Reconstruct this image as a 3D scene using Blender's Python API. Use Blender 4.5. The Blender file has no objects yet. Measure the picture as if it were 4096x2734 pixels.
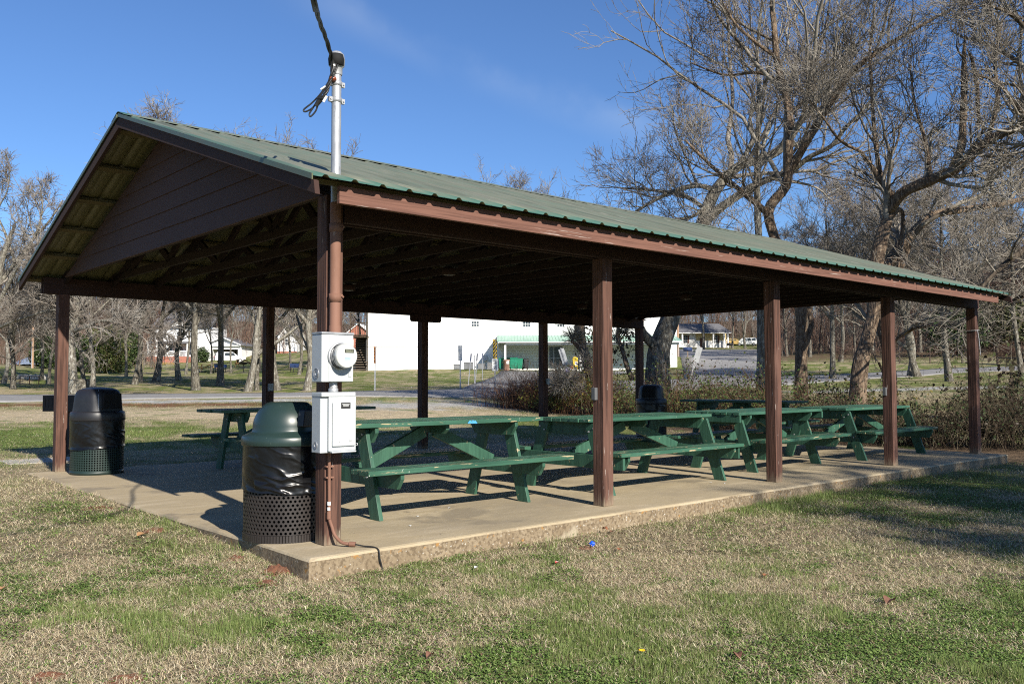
import bpy, bmesh, math, random
import numpy as np
from mathutils import Vector, Matrix
R = math.radians
random.seed(7)
rng = np.random.default_rng(11)
scn = bpy.context.scene
COL = scn.collection

# ------------------------------------------------------------------ camera frame
F = 3515.93
YAW, PITCH, ROLL = 0.8457, 0.0451, -0.0019
EYE = np.array([-2.9669, -5.4313, 1.2])
FW = np.array([math.cos(YAW)*math.cos(PITCH), math.sin(YAW)*math.cos(PITCH), math.sin(PITCH)])
RT = np.array([math.sin(YAW), -math.cos(YAW), 0.0])
UP = np.cross(RT, FW)
c_, s_ = math.cos(ROLL), math.sin(ROLL)
RT, UP = c_*RT + s_*UP, -s_*RT + c_*UP
def at(px, row, d):
    """world point seen at photo pixel (px,row) of the 4096 wide frame, at depth d metres"""
    return EYE + (FW + RT*(px-2048)/F - UP*(row-1367)/F)*d
FH = np.array([math.cos(YAW), math.sin(YAW), 0.0])
RH = np.array([math.sin(YAW), -math.cos(YAW), 0.0])
HEAD = YAW - math.pi/2           # rotation whose local x = image right, local y = away

# ------------------------------------------------------------------ object helpers
def link(o):
    COL.objects.link(o); return o
def tag(o, label=None, cat=None, group=None, kind=None):
    if label: o['label'] = label
    if cat: o['category'] = cat
    if group: o['group'] = group
    if kind: o['kind'] = kind
    return o
def thing(name, label, cat, loc=(0,0,0), rz=0.0, group=None):
    o = bpy.data.objects.new(name, None); link(o)
    o.empty_display_size = 0.1
    o.location = tuple(float(v) for v in loc); o.rotation_euler = (0, 0, rz)
    return tag(o, label, cat, group)
def np_mesh(name, V, quads=None, tris=None, smooth=False):
    me = bpy.data.meshes.new(name)
    V = np.asarray(V, np.float32)
    me.vertices.add(len(V)); me.vertices.foreach_set('co', V.ravel())
    fl = []; st = []; n = 0; tot = []
    if quads is not None and len(quads):
        q = np.asarray(quads, np.int32); fl.append(q.ravel()); st.append(np.arange(len(q))*4); n = len(q)*4; tot.append(np.full(len(q), 4))
    if tris is not None and len(tris):
        t = np.asarray(tris, np.int32); fl.append(t.ravel()); st.append(n+np.arange(len(t))*3); tot.append(np.full(len(t), 3))
    fl = np.concatenate(fl).astype(np.int32); st = np.concatenate(st).astype(np.int32)
    me.loops.add(len(fl)); me.loops.foreach_set('vertex_index', fl)
    me.polygons.add(len(st)); me.polygons.foreach_set('loop_start', st)
    me.update(calc_edges=True)
    if smooth: me.polygons.foreach_set('use_smooth', np.ones(len(st), bool))
    me.validate()
    return me
def obj(name, me, mat, parent=None, bevel=0):
    o = bpy.data.objects.new(name, me); link(o)
    if mat is not None: me.materials.append(mat)
    if parent is not None: o.parent = parent
    if bevel:
        b = o.modifiers.new('bevel', 'BEVEL'); b.width = bevel; b.segments = 2; b.limit_method = 'ANGLE'; b.angle_limit = R(40)
        b.harden_normals = False
    return o
class MB:
    """collects solid shapes, then links them as one mesh object"""
    def __init__(s): s.v = []; s.f = []; s.sm = []
    def add(s, vs, fs, smooth=False):
        n = len(s.v); s.v += [tuple(map(float, v)) for v in vs]; s.f += [tuple(i+n for i in f) for f in fs]; s.sm += [smooth]*len(fs); return s
    def box(s, x0, x1, y0, y1, z0, z1, M=None):
        vs = [(x,y,z) for z in (z0,z1) for y in (y0,y1) for x in (x0,x1)]
        if M is not None: vs = [M @ Vector(v) for v in vs]
        return s.add(vs, [(0,2,3,1),(4,5,7,6),(0,1,5,4),(2,6,7,3),(0,4,6,2),(1,3,7,5)])
    def beam(s, p, q, w, h, up=(0,0,1)):
        p, q = Vector(p), Vector(q); d = (q-p); L = d.length; d.normalize()
        u = Vector(up); sd = d.cross(u)
        if sd.length < 1e-4: sd = d.cross(Vector((0,1,0)))
        sd.normalize(); u = sd.cross(d)
        vs = [e + sd*a*w/2 + u*b*h/2 for e in (p,q) for a,b in ((-1,-1),(1,-1),(1,1),(-1,1))]
        return s.add(vs, [(0,3,2,1),(4,5,6,7),(0,1,5,4),(1,2,6,5),(2,3,7,6),(3,0,4,7)])
    def prism(s, poly, axis, a, b):
        """poly: 2-D outline extruded along axis 'x','y' or 'z' from a to b"""
        def mk(p, t):
            return {'x': (t,p[0],p[1]), 'y': (p[0],t,p[1]), 'z': (p[0],p[1],t)}[axis]
        n = len(poly); vs = [mk(p,a) for p in poly] + [mk(p,b) for p in poly]
        fs = [tuple(range(n))[::-1], tuple(range(n,2*n))] + [(i,(i+1)%n,n+(i+1)%n,n+i) for i in range(n)]
        return s.add(vs, fs)
    def tube(s, pts, r, k=8, cap=True):
        pts = [Vector(p) for p in pts]; n = len(pts)
        rs = r if hasattr(r,'__len__') else [r]*n
        ref = None; rings = []
        for i,p in enumerate(pts):
            t = (pts[min(i+1,n-1)]-pts[max(i-1,0)]).normalized()
            if ref is None:
                ref = t.cross(Vector((0,0,1)) if abs(t.z)<.9 else Vector((1,0,0))).normalized()
            ref = (ref - t*ref.dot(t)).normalized(); b = t.cross(ref)
            rings.append([p + (ref*math.cos(2*math.pi*j/k)+b*math.sin(2*math.pi*j/k))*rs[i] for j in range(k)])
        vs = [v for rg in rings for v in rg]
        fs = [(i*k+j, i*k+(j+1)%k, (i+1)*k+(j+1)%k, (i+1)*k+j) for i in range(n-1) for j in range(k)]
        s.add(vs, fs, True)
        if cap: s.add(rings[0]+rings[-1], [tuple(range(k))[::-1], tuple(range(k,2*k))])
        return s
    def cyl(s, c, r, z0, z1, k=24, r2=None):
        r2 = r if r2 is None else r2
        return s.lathe([(0,z0),(r,z0),(r2,z1),(0,z1)], k, c, sharp=True)
    def lathe(s, prof, k=32, c=(0,0,0), sharp=False, M=None):
        vs = []; fs = []
        if sharp:
            for (r0,z0),(r1,z1) in zip(prof, prof[1:]):
                n = len(vs)
                for (r,z) in ((r0,z0),(r1,z1)):
                    vs += [Vector((c[0]+r*math.cos(2*math.pi*j/k), c[1]+r*math.sin(2*math.pi*j/k), c[2]+z)) for j in range(k)]
                fs += [(n+j, n+(j+1)%k, n+k+(j+1)%k, n+k+j) for j in range(k)]
        else:
            for (r,z) in prof:
                vs += [Vector((c[0]+r*math.cos(2*math.pi*j/k), c[1]+r*math.sin(2*math.pi*j/k), c[2]+z)) for j in range(k)]
            fs = [(i*k+j, i*k+(j+1)%k, (i+1)*k+(j+1)%k, (i+1)*k+j) for i in range(len(prof)-1) for j in range(k)]
        if M is not None: vs = [M @ v for v in vs]
        return s.add(vs, fs, True)
    def ball(s, c, r, k=12, m=8, sz=1.0):
        prof = [(max(1e-4,r*math.sin(math.pi*i/m)), -r*sz*math.cos(math.pi*i/m)) for i in range(m+1)]
        return s.lathe(prof, k, c)
    def build(s, name, mat, parent=None, bevel=0):
        me = bpy.data.meshes.new(name); me.from_pydata(s.v, [], s.f)
        me.polygons.foreach_set('use_smooth', s.sm); me.update()
        return obj(name, me, mat, parent, bevel)
def copy_tree(o, parent=None):
    c = o.copy(); COL.objects.link(c)
    if parent is not None: c.parent = parent
    for ch in o.children: copy_tree(ch, c)
    return c
def text_part(body, size, mat, parent, M, name='lettering', depth=.002):
    cu = bpy.data.curves.new(name, 'FONT'); cu.body = body; cu.size = size; cu.align_x = 'CENTER'; cu.align_y = 'CENTER'; cu.extrude = depth/2; cu.resolution_u = 3
    o = bpy.data.objects.new(name+'_src', cu); COL.objects.link(o)
    bpy.context.view_layer.update()
    me = bpy.data.meshes.new_from_object(o.evaluated_get(bpy.context.evaluated_depsgraph_get()))
    bpy.data.objects.remove(o); bpy.data.curves.remove(cu)
    me.materials.clear(); me.transform(M)
    return obj(name, me, mat, parent)

# ------------------------------------------------------------------ numpy noise
def _h(ix, iy, s):
    n = (ix*374761393 + iy*668265263 + s*1442695041) & 0xffffffff
    n = ((n ^ (n >> 13)) * 1274126177) & 0xffffffff
    return ((n ^ (n >> 16)) & 0xffff)/65535.0
def vnoise(x, y, s=0):
    ix = np.floor(x).astype(np.int64); iy = np.floor(y).astype(np.int64); fx = x-ix; fy = y-iy
    fx = fx*fx*(3-2*fx); fy = fy*fy*(3-2*fy)
    return (_h(ix,iy,s)*(1-fx)+_h(ix+1,iy,s)*fx)*(1-fy)+(_h(ix,iy+1,s)*(1-fx)+_h(ix+1,iy+1,s)*fx)*fy
def fbm(x, y, sc, s=0, o=4):
    t = 0; a = 1; w = 0
    for i in range(o):
        t = t + a*vnoise(x*sc*2**i+17.3*i, y*sc*2**i-9.1*i, s+i); w += a; a *= .5
    return t/w
def sstep(a, b, x):
    t = np.clip((x-a)/(b-a), 0, 1); return t*t*(3-2*t)

# ------------------------------------------------------------------ materials
def newmat(name):
    m = bpy.data.materials.new(name); m.use_nodes = True
    nt = m.node_tree; b = nt.nodes['Principled BSDF']
    return m, nt, b
def setin(b, **k):
    for n, v in k.items():
        b.inputs[n.replace('_',' ')].default_value = v
def nm(name, base, rough=.75, layers=(), bump=None, metal=0.0, spec=.4, coat=0.0, attr=None, coord='Object', bumps=()):
    """base colour, then layers (scale or (sx,sy,sz), lo, hi, colour[, detail[, offset]]) mixed by noise thresholds; bump (scale, strength, distance)"""
    m, nt, b = newmat(name); N = nt.nodes; L = nt.links
    setin(b, Roughness=rough, Metallic=metal); b.inputs['Specular IOR Level'].default_value = spec
    if coat: b.inputs['Coat Weight'].default_value = coat
    tc = N.new('ShaderNodeTexCoord'); oi = N.new('ShaderNodeObjectInfo'); va = N.new('ShaderNodeVectorMath'); va.operation = 'MULTIPLY_ADD'
    L.new(oi.outputs['Random'], va.inputs[0]); va.inputs[1].default_value = (31,17,23); L.new(tc.outputs[coord], va.inputs[2]); vec_ = va.outputs[0]
    def src(scale, off=0.0):
        mp = N.new('ShaderNodeMapping'); L.new(vec_, mp.inputs['Vector'])
        mp.inputs['Scale'].default_value = scale if hasattr(scale,'__len__') else (scale,)*3
        mp.inputs['Location'].default_value = (off, off*.7, off*1.3)
        return mp.outputs['Vector']
    if attr:
        a = N.new('ShaderNodeAttribute'); a.attribute_name = attr; col = a.outputs['Color']
    else:
        rgb = N.new('ShaderNodeRGB'); rgb.outputs[0].default_value = (*base, 1); col = rgb.outputs[0]
    for i, ly in enumerate(layers):
        sc, lo, hi, c2 = ly[:4]; det = ly[4] if len(ly) > 4 else 5; off = ly[5] if len(ly) > 5 else i*3.7
        nz = N.new('ShaderNodeTexNoise'); L.new(src(sc, off), nz.inputs['Vector'])
        nz.inputs['Scale'].default_value = 1; nz.inputs['Detail'].default_value = det; nz.inputs['Roughness'].default_value = .6
        mr = N.new('ShaderNodeMapRange'); mr.inputs['From Min'].default_value = lo; mr.inputs['From Max'].default_value = hi
        L.new(nz.outputs['Fac'], mr.inputs['Value'])
        mx = N.new('ShaderNodeMix'); mx.data_type = 'RGBA'
        if len(c2) == 1:
            mx.blend_type = 'MULTIPLY'; mx.inputs['B'].default_value = (c2[0],)*3+(1,)
        else:
            mx.inputs['B'].default_value = (*c2, 1)
        L.new(mr.outputs['Result'], mx.inputs['Factor']); L.new(col, mx.inputs['A'])
        col = mx.outputs['Result']
    L.new(col, b.inputs['Base Color'])
    prev = None
    for bp in ([bump] if bump else [])+list(bumps):
        nz = N.new('ShaderNodeTexNoise'); L.new(src(bp[0]), nz.inputs['Vector']); nz.inputs['Scale'].default_value = 1; nz.inputs['Detail'].default_value = 6
        bn = N.new('ShaderNodeBump'); bn.inputs['Strength'].default_value = bp[1]; bn.inputs['Distance'].default_value = bp[2]
        L.new(nz.outputs['Fac'], bn.inputs['Height'])
        if prev is not None: L.new(prev, bn.inputs['Normal'])
        prev = bn.outputs['Normal']
    if prev is not None: L.new(prev, b.inputs['Normal'])
    return m
def foot_wear(m, z0, z1, col, nscale=(9,9,2), amt=.35):
    """wear that climbs from the foot of a post: mixes col below a ragged height"""
    nt = m.node_tree; N = nt.nodes; L = nt.links; b = N['Principled BSDF']
    old = b.inputs['Base Color'].links[0].from_socket
    tc = N.new('ShaderNodeTexCoord'); sp = N.new('ShaderNodeSeparateXYZ'); L.new(tc.outputs['Object'], sp.inputs[0])
    mp = N.new('ShaderNodeMapping'); mp.inputs['Scale'].default_value = nscale; L.new(tc.outputs['Object'], mp.inputs[0])
    nz = N.new('ShaderNodeTexNoise'); nz.inputs['Scale'].default_value = 4; nz.inputs['Detail'].default_value = 5; L.new(mp.outputs[0], nz.inputs['Vector'])
    ma = N.new('ShaderNodeMath'); ma.operation = 'MULTIPLY_ADD'; L.new(nz.outputs['Fac'], ma.inputs[0]); ma.inputs[1].default_value = amt; L.new(sp.outputs['Z'], ma.inputs[2])
    mr = N.new('ShaderNodeMapRange'); L.new(ma.outputs[0], mr.inputs['Value']); mr.inputs['From Min'].default_value = z1; mr.inputs['From Max'].default_value = z0
    mx = N.new('ShaderNodeMix'); mx.data_type = 'RGBA'; mx.inputs['B'].default_value = (*col, 1)
    L.new(mr.outputs['Result'], mx.inputs['Factor']); L.new(old, mx.inputs['A']); L.new(mx.outputs['Result'], b.inputs['Base Color'])

M = {}
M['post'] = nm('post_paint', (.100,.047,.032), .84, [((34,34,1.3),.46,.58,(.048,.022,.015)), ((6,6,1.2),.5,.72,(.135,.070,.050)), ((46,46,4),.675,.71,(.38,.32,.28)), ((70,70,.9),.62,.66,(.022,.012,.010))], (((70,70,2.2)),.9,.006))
foot_wear(M['post'], .02, .26, (.30,.25,.17), (14,14,1.5), .3)
M['beam'] = nm('beam_paint_shaded', (.042,.020,.015), .88, [((2.5,30,30),.5,.7,(.026,.013,.010))], ((4,70,70),.5,.004))  # same paint as the posts, with the roof's shade put into the colour
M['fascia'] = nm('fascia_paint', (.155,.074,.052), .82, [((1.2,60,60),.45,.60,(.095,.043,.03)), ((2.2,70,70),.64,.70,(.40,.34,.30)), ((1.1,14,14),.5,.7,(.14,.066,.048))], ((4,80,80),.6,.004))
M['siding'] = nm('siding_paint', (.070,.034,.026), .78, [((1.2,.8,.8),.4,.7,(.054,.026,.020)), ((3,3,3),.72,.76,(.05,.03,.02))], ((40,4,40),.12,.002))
M['truss'] = nm('truss_wood_shaded', (.024,.012,.009), .9, [((12,1.5,12),.45,.7,(.015,.008,.006))], ((40,5,40),.4,.003))  # near-black tone paints in the darkness under the roof
M['lookout'] = nm('lookout_wood', (.12,.098,.045), .85, [((2,20,20),.5,.7,(.08,.064,.03))], ((5,50,50),.4,.003))
M['roof_in'] = nm('roof_underside', (.15,.135,.10), .6, [((1,1,1),.4,.7,(.11,.10,.07))])
M['green'] = nm('table_paint', (.036,.108,.068), .5, [((1.6,22,22),.42,.66,(.020,.068,.043)), ((1.2,1.2,1.2),.55,.75,(.06,.135,.095)), ((7,40,40),.645,.675,(.42,.33,.19)), ((34,34,34),.70,.72,(.45,.48,.42))], ((6,60,60),.5,.003), spec=.45)
M['green_worn'] = nm('bench_paint_worn', (.036,.108,.068), .5, [((1.6,22,22),.42,.66,(.020,.068,.043)), ((1.2,1.2,1.2),.55,.75,(.06,.135,.095)), ((3.5,45,45),.60,.635,(.40,.32,.19)), ((34,34,34),.70,.72,(.45,.48,.42))], ((6,60,60),.6,.003), spec=.45)
M['greenleg'] = nm('table_leg_paint', (.034,.100,.063), .55, [((20,20,2),.42,.66,(.018,.062,.039)), ((20,20,12),.67,.69,(.36,.3,.18))], ((60,60,6),.5,.003), spec=.45)
M['lidgreen'] = nm('lid_green_plastic', (.017,.034,.030), .36, [((3,3,3),.45,.7,(.024,.042,.038)), ((22,22,6),.66,.71,(.05,.075,.065)), ((60,60,14),.70,.72,(.10,.13,.12))], (5,.08,.01), spec=.5)
M['bin_brown'] = nm('bin_mesh_plastic', (.030,.025,.023), .42, [((9,9,9),.5,.7,(.022,.018,.017))], None, spec=.5)
M['bin_green'] = nm('bin_mesh_green', (.013,.027,.023), .45, [((9,9,9),.5,.7,(.018,.034,.03))], None, spec=.5)
M['black_plastic'] = nm('black_plastic', (.014,.014,.016), .42, [((4,4,4),.45,.7,(.022,.022,.025))], (60,.06,.003), spec=.5)
M['bag'] = nm('bag_film', (.004,.004,.0045), .27, [((5,5,5),.4,.7,(.007,.007,.008))], None, spec=.42, bumps=[((9,9,16),.10,.012)])
M['dark'] = nm('dark_inside', (.006,.006,.006), .8)
M['galv'] = nm('galvanised_steel', (.42,.43,.44), .48, [((14,14,5),.45,.7,(.30,.31,.33)), ((40,40,10),.6,.7,(.24,.24,.25))], (40,.05,.002), metal=.5)
M['meterbox'] = nm('meter_box_paint', (.42,.445,.455), .42, [((9,9,9),.5,.72,(.43,.455,.47)), ((30,30,30),.70,.73,(.40,.41,.40)), ((7,7,1.6),.58,.72,(.50,.51,.50)), ((60,60,60),.70,.72,(.3,.26,.22))], (30,.05,.002), spec=.5)
M['brownpipe'] = nm('brown_pipe_paint', (.205,.108,.076), .7, [((9,9,3),.45,.7,(.165,.085,.058)), ((30,30,8),.66,.70,(.28,.19,.15))], (30,.06,.002), spec=.2)
M['black_metal'] = nm('black_metal', (.012,.012,.012), .6, [((8,8,8),.5,.7,(.03,.022,.018))])
M['cable'] = nm('cable_rubber', (.018,.018,.018), .45, [((40,40,40),.5,.7,(.03,.03,.03))])
M['porcelain'] = nm('brown_porcelain', (.20,.045,.015), .18, [((30,30,30),.5,.8,(.14,.03,.01))], spec=.6)
M['white'] = nm('white_paint', (.78,.78,.76), .55, [((2,2,2),.5,.75,(.70,.70,.69))])
M['glass'] = nm('window_glass', (.03,.04,.05), .08, [((1,1,1),.4,.7,(.06,.07,.08))], spec=.7)
M['clearglass'] = nm('meter_glass', (.17,.175,.175), .1, [((20,20,20),.5,.7,(.10,.105,.105))], spec=.7, coat=.5)
M['grey_metal'] = nm('grey_sign_back', (.36,.37,.38), .45, [((6,6,6),.5,.7,(.28,.29,.3))], metal=.4)
M['sign_white'] = nm('sign_white', (.62,.63,.62), .5, [((6,6,6),.5,.75,(.54,.55,.54))])
M['sign_black'] = nm('sign_black', (.02,.02,.02), .6, [((6,6,6),.5,.75,(.03,.03,.03))])
M['sign_yellow'] = nm('sign_yellow', (.62,.40,.02), .5, [((6,6,6),.5,.75,(.5,.32,.02))])
M['sign_orange'] = nm('sign_orange', (.40,.15,.03), .5, [((6,6,6),.5,.75,(.3,.11,.02))])
M['blue'] = nm('blue_paint', (.012,.03,.095), .6, [((6,6,6),.5,.75,(.01,.022,.07))])
M['purple'] = nm('purple_paint', (.10,.06,.28), .5, [((6,6,6),.5,.75,(.08,.05,.2))])
M['vinyl'] = nm('white_vinyl_siding', (.74,.74,.73), .6, [((1,1,1),.5,.75,(.66,.66,.65))])
M['shingle'] = nm('grey_shingles', (.11,.11,.12), .85, [((3,3,8),.45,.7,(.16,.155,.155))], (30,.3,.01))
M['metal_roof_pale'] = nm('pale_green_metal', (.20,.36,.28), .4, [((2,.3,2),.45,.7,(.25,.42,.33))], metal=.2)
M['metal_roof_blue'] = nm('blue_grey_metal', (.27,.32,.40), .4, [((2,.3,2),.45,.7,(.33,.38,.46))], metal=.2)
M['shed_siding'] = nm('charcoal_siding', (.075,.075,.07), .7, [((1,1,9),.45,.7,(.1,.1,.09))])
M['brick'] = nm('red_brick', (.32,.115,.075), .85, [((9,9,20),.45,.65,(.40,.17,.12)), ((30,30,60),.6,.7,(.45,.36,.3))], (30,.2,.01))
M['cream'] = nm('cream_siding', (.62,.50,.26), .7, [((1,1,8),.45,.7,(.55,.44,.22))])
M['carwhite'] = nm('white_car_paint', (.70,.71,.72), .2, [((2,2,2),.5,.8,(.66,.67,.68))], coat=.8)
M['cargold'] = nm('gold_car_paint', (.34,.24,.09), .2, [((2,2,2),.5,.8,(.3,.21,.08))], coat=.8)
M['tyre'] = nm('tyre_rubber', (.015,.015,.015), .8, [((9,9,9),.5,.7,(.025,.025,.025))])
M['red'] = nm('red_paint', (.40,.02,.025), .4, [((9,9,9),.5,.7,(.3,.015,.02))])
M['orange'] = nm('orange_plastic', (.75,.13,.02), .5, [((9,9,9),.5,.7,(.65,.10,.015))])
M['yellow'] = nm('yellow_plastic', (.66,.47,.03), .5, [((9,9,9),.5,.7,(.55,.38,.02))])
M['bin_teal'] = nm('green_cart_plastic', (.015,.19,.11), .45, [((5,5,5),.5,.7,(.012,.15,.09))])
M['tan_barrel'] = nm('brown_barrel', (.24,.14,.10), .6, [((5,5,5),.5,.7,(.19,.11,.08))])
M['new_wood'] = nm('yellow_pine', (.55,.35,.15), .75, [((3,20,20),.45,.7,(.45,.27,.11))])
M['old_wood'] = nm('weathered_wood', (.16,.12,.09), .85, [((20,20,3),.45,.7,(.22,.18,.14))], ((40,40,5),.4,.004))
M['pole_wood'] = nm('pole_wood', (.30,.19,.12), .85, [((20,20,2),.45,.7,(.38,.27,.19))], ((40,40,4),.4,.004))
M['rust'] = nm('rusty_steel', (.10,.045,.032), .8, [((9,9,9),.45,.7,(.16,.08,.055))])
M['conc_old'] = nm('old_concrete', (.42,.40,.36), .85, [((1.5,1.5,1.5),.4,.7,(.30,.28,.25)), ((14,14,14),.6,.7,(.5,.48,.44))], (9,.3,.01))
M['soil'] = nm('red_soil', (.13,.055,.03), .95, [((18,18,18),.45,.65,(.08,.035,.02)), ((5,5,5),.5,.7,(.17,.08,.045))], (30,.8,.02))
def bark(name, a, b, c, sc=1.0):
    return nm(name, a, .9, [((15*sc,15*sc,2.6*sc),.42,.58,b), ((11*sc,11*sc,6*sc),.54,.68,c), ((30*sc,30*sc,8*sc),.5,.62,(.65,))], None, spec=.15, bumps=[((14*sc,14*sc,2.6*sc),.9,.05)])
M['bark_grey'] = bark('bark_grey', (.165,.15,.12), (.075,.066,.053), (.30,.295,.255))
M['bark_pale'] = bark('bark_pale', (.235,.22,.18), (.12,.105,.084), (.40,.39,.345))
M['bark_brown'] = bark('bark_brown', (.20,.145,.10), (.085,.06,.042), (.29,.23,.165), 1.6)
M['bark_dark'] = bark('bark_dark', (.085,.067,.05), (.045,.035,.027), (.13,.11,.08))
M['twig_grey'] = nm('twig_grey', (.22,.195,.165), .9, [((3,3,3),.4,.65,(.13,.105,.085)), ((1.2,1.2,1.2),.5,.65,(.32,.30,.265))], spec=.1)
M['twig_brown'] = nm('twig_brown', (.25,.228,.195), .9, [((2,2,2),.4,.65,(.10,.08,.06)), ((.8,.8,.8),.5,.65,(.26,.24,.20))], spec=.1)
M['twig_red'] = nm('twig_red', (.15,.085,.065), .9, [((1,1,1),.4,.65,(.10,.065,.05)), ((.4,.4,.4),.5,.65,(.16,.125,.105))], spec=.1)
M['leafattr'] = nm('leaf_attr', (.1,.1,.05), .6, [((40,40,40),.5,.7,(.75,))], attr='col', spec=.25)
M['stemattr'] = nm('stem_attr', (.1,.1,.05), .85, [((40,40,40),.5,.7,(.7,))], attr='col', spec=.1)

# ------------------------------------------------------------------ terrain
CP = [(0,0,-.165),(1.7,0,-.142),(3.6,0,-.142),(5.3,0,-.135),(8.1,0,-.115),(10.4,0,-.125),(12.7,0,-.14),
      (0,.9,-.09),(0,2.4,-.03),(0,4.5,-.012),(0,6.5,.0),(-.05,7.75,-.01),(.6,7.95,-.03),(6,7.95,-.05),(12.6,7.95,-.08),(12.95,4,-.12),(12.95,7.8,-.1),
      (1.3,2.5,-.16),(1.3,5,-.14),(1.5,7,-.12),(4,4,-.18),(8,4,-.18),(11.5,4,-.18),(11.5,1,-.18),(4,1,-.18),(8,1,-.18),(4,7,-.14),(8,7,-.14),(11.5,7,-.15),
      (-3,-5.4,-.2),(-3,-2,-.13),(3,-3,-.19),(9,-4,-.2),(16,-2,-.2),(16,2,-.17),(-4,2,-.05),(-4,7,0),(-9,-3,-.1),(2,-9,-.3),(14,-12,-.4),(-12,-14,-.3),
      (3,11,.0),(0,12,.02),(9,11,-.02),(14,9,-.1),(17,5,-.15)]
PP = [(0,1610,34),(300,1603,34.5),(600,1596,35),(850,1593,35.5),(1100,1590,36),(1400,1586,37),(1700,1589,38),(1970,1588,40),
      (0,1580,39.5),(300,1578,40),(600,1576,40.5),(850,1574.5,41),(1100,1573,41.5),(1400,1566,42.5),(1700,1560,44),(1970,1552,47),
      (100,1660,26),(800,1640,28),(800,1720,20),(1500,1763,17.8),(1500,1650,26),(1700,1620,32),(1250,1620,31),(1900,1640,30),
      (0,1561,43),(150,1556,45),(540,1541,52),(620,1524,58),(715,1515,62),(785,1562,46),(1110,1562,45),(950,1564,45),(1225,1566,44),(300,1500,75),(180,1530,60),(450,1500,80),(20,1537,58),
      (840,1500,95),(950,1487,95),(700,1485,100),(660,1478,130),(700,1447,152),(880,1442,152),(1050,1470,100),(1190,1478,85),(1240,1424,130),(1300,1400,160),
      (1480,1482,85),(1650,1477,85),(1800,1476,85),(2000,1477,85),(1600,1515,65),(1800,1520,60),(1880,1545,48),
      (2080,1478,86),(2250,1479,86),(2400,1480,88),(2520,1459,90),(2700,1424,92),(2200,1520,58),(2500,1530,50),(2400,1500,70),
      (2714,1450,100),(2680,1470,85),(2720,1405,150),(2900,1402,165),(2820,1387,188),(3000,1385,195),(3060,1402,165),(2900,1450,100),(3050,1450,100),(2800,1500,65),(3060,1500,65),(2800,1550,45),
      (3360,1447,95),(3300,1398,140),(3250,1480,75),(3340,1505,62),(3450,1530,52),
      (3670,1507,60),(3700,1488,66),(3900,1471,70),(3900,1488,62),(4090,1465,68),(4090,1482,60),(3990,1445,80),(4090,1455,76),(4050,1383,125),(3700,1440,90),
      (3400,1562,44),(3850,1556,40),(4090,1540,40),(3600,1592,31),(3950,1590,28),(3250,1590,31),(4000,1775,17.2),(4090,1780,16.8),(3400,1745,19.5),(3000,1700,24),(2600,1665,30),(2250,1640,34),(2050,1618,37)]
for q in PP:
    w = at(*q); CP.append(tuple(w))
for a, d, z in ((-70,300,22),(-45,300,22),(-25,300,22),(0,300,20),(20,300,22),(38,300,18),(60,250,10),(90,250,4),(130,250,-2),(180,250,-4),(-90,250,6),(-130,250,0),
                (-70,1800,40),(-30,1800,40),(0,1800,40),(30,1800,40),(70,1800,30),(180,1800,-6),(-120,1800,5),(120,1800,5),
                (-60,60,3),(-40,80,4.5),(50,70,2.5),(70,60,1),(110,60,-1.2),(180,60,-1.5),(-110,60,-.5)):
    t = YAW - R(a); CP.append((EYE[0]+d*math.cos(t), EYE[1]+d*math.sin(t), z))
CP = np.array(CP)
_D = np.hypot(CP[:,None,0]-CP[None,:,0], CP[:,None,1]-CP[None,:,1])
_A = np.block([[_D + np.eye(len(CP))*0.0, np.ones((len(CP),1))],[np.ones((1,len(CP))), np.zeros((1,1))]])
_W = np.linalg.lstsq(_A, np.append(CP[:,2], 0), rcond=None)[0]
def zt(x, y):
    x = np.atleast_1d(np.asarray(x, float)); y = np.atleast_1d(np.asarray(y, float)); out = np.empty(x.shape)
    xf, yf, of = x.ravel(), y.ravel(), out.ravel()
    for i in range(0, len(xf), 20000):
        d = np.hypot(xf[i:i+20000,None]-CP[:,0], yf[i:i+20000,None]-CP[:,1])
        of[i:i+20000] = d @ _W[:-1] + _W[-1]
    return of.reshape(x.shape)
def z1(x, y): return float(zt(x, y)[0])
def ground(px, d):
    """point of the terrain below photo column px at depth d"""
    w = at(px, 1525, d)
    for _ in range(2):
        z = z1(w[0], w[1]); w = np.array([w[0], w[1], z])
    return w

def segdist(x, y, pts):
    best = np.full(np.shape(x), 1e9)
    for (ax,ay),(bx,by) in zip(pts, pts[1:]):
        dx, dy = bx-ax, by-ay; L2 = dx*dx+dy*dy
        t = np.clip(((x-ax)*dx+(y-ay)*dy)/L2, 0, 1)
        best = np.minimum(best, np.hypot(x-ax-t*dx, y-ay-t*dy))
    return best
def line(*q): return [tuple(at(px,1525,d)[:2]) for px,d in q]
# bands of bare or different ground (world polylines)
GRAVEL_A = line((430,33.6),(700,33.4),(1000,34),(1300,34.6))
GRAVEL_B = line((1480,30.5),(1620,31.5),(1760,33),(1900,35))
GRAVEL_C = line((3250,41.5),(3450,43.5),(3700,42),(3900,40.5))
RUST_A = line((0,31.5),(300,31.3),(600,31),(950,31.2))
TAN_A = line((-200,24),(200,25.5),(600,26.5),(1000,26.5),(1400,25),(1700,27.5))
TAN_B = line((3500,34),(3800,33),(4200,31))
TAN_C = line((-100,10.2),(150,10.6))
GREEN_A = line((-300,17),(300,18.6),(800,19),(1300,20),(1700,21.5),(2300,24))
GREEN_B = line((-200,6.4),(150,7.0),(420,7.4))
GREEN_C = line((-150,5.2),(200,5.6),(520,6.3))
GREEN_D = line((2600,4.4),(3300,4.7),(4100,5.2))
BANK = line((2050,35),(2500,29),(3000,22.5),(3500,18.6),(4300,15.5))
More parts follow.
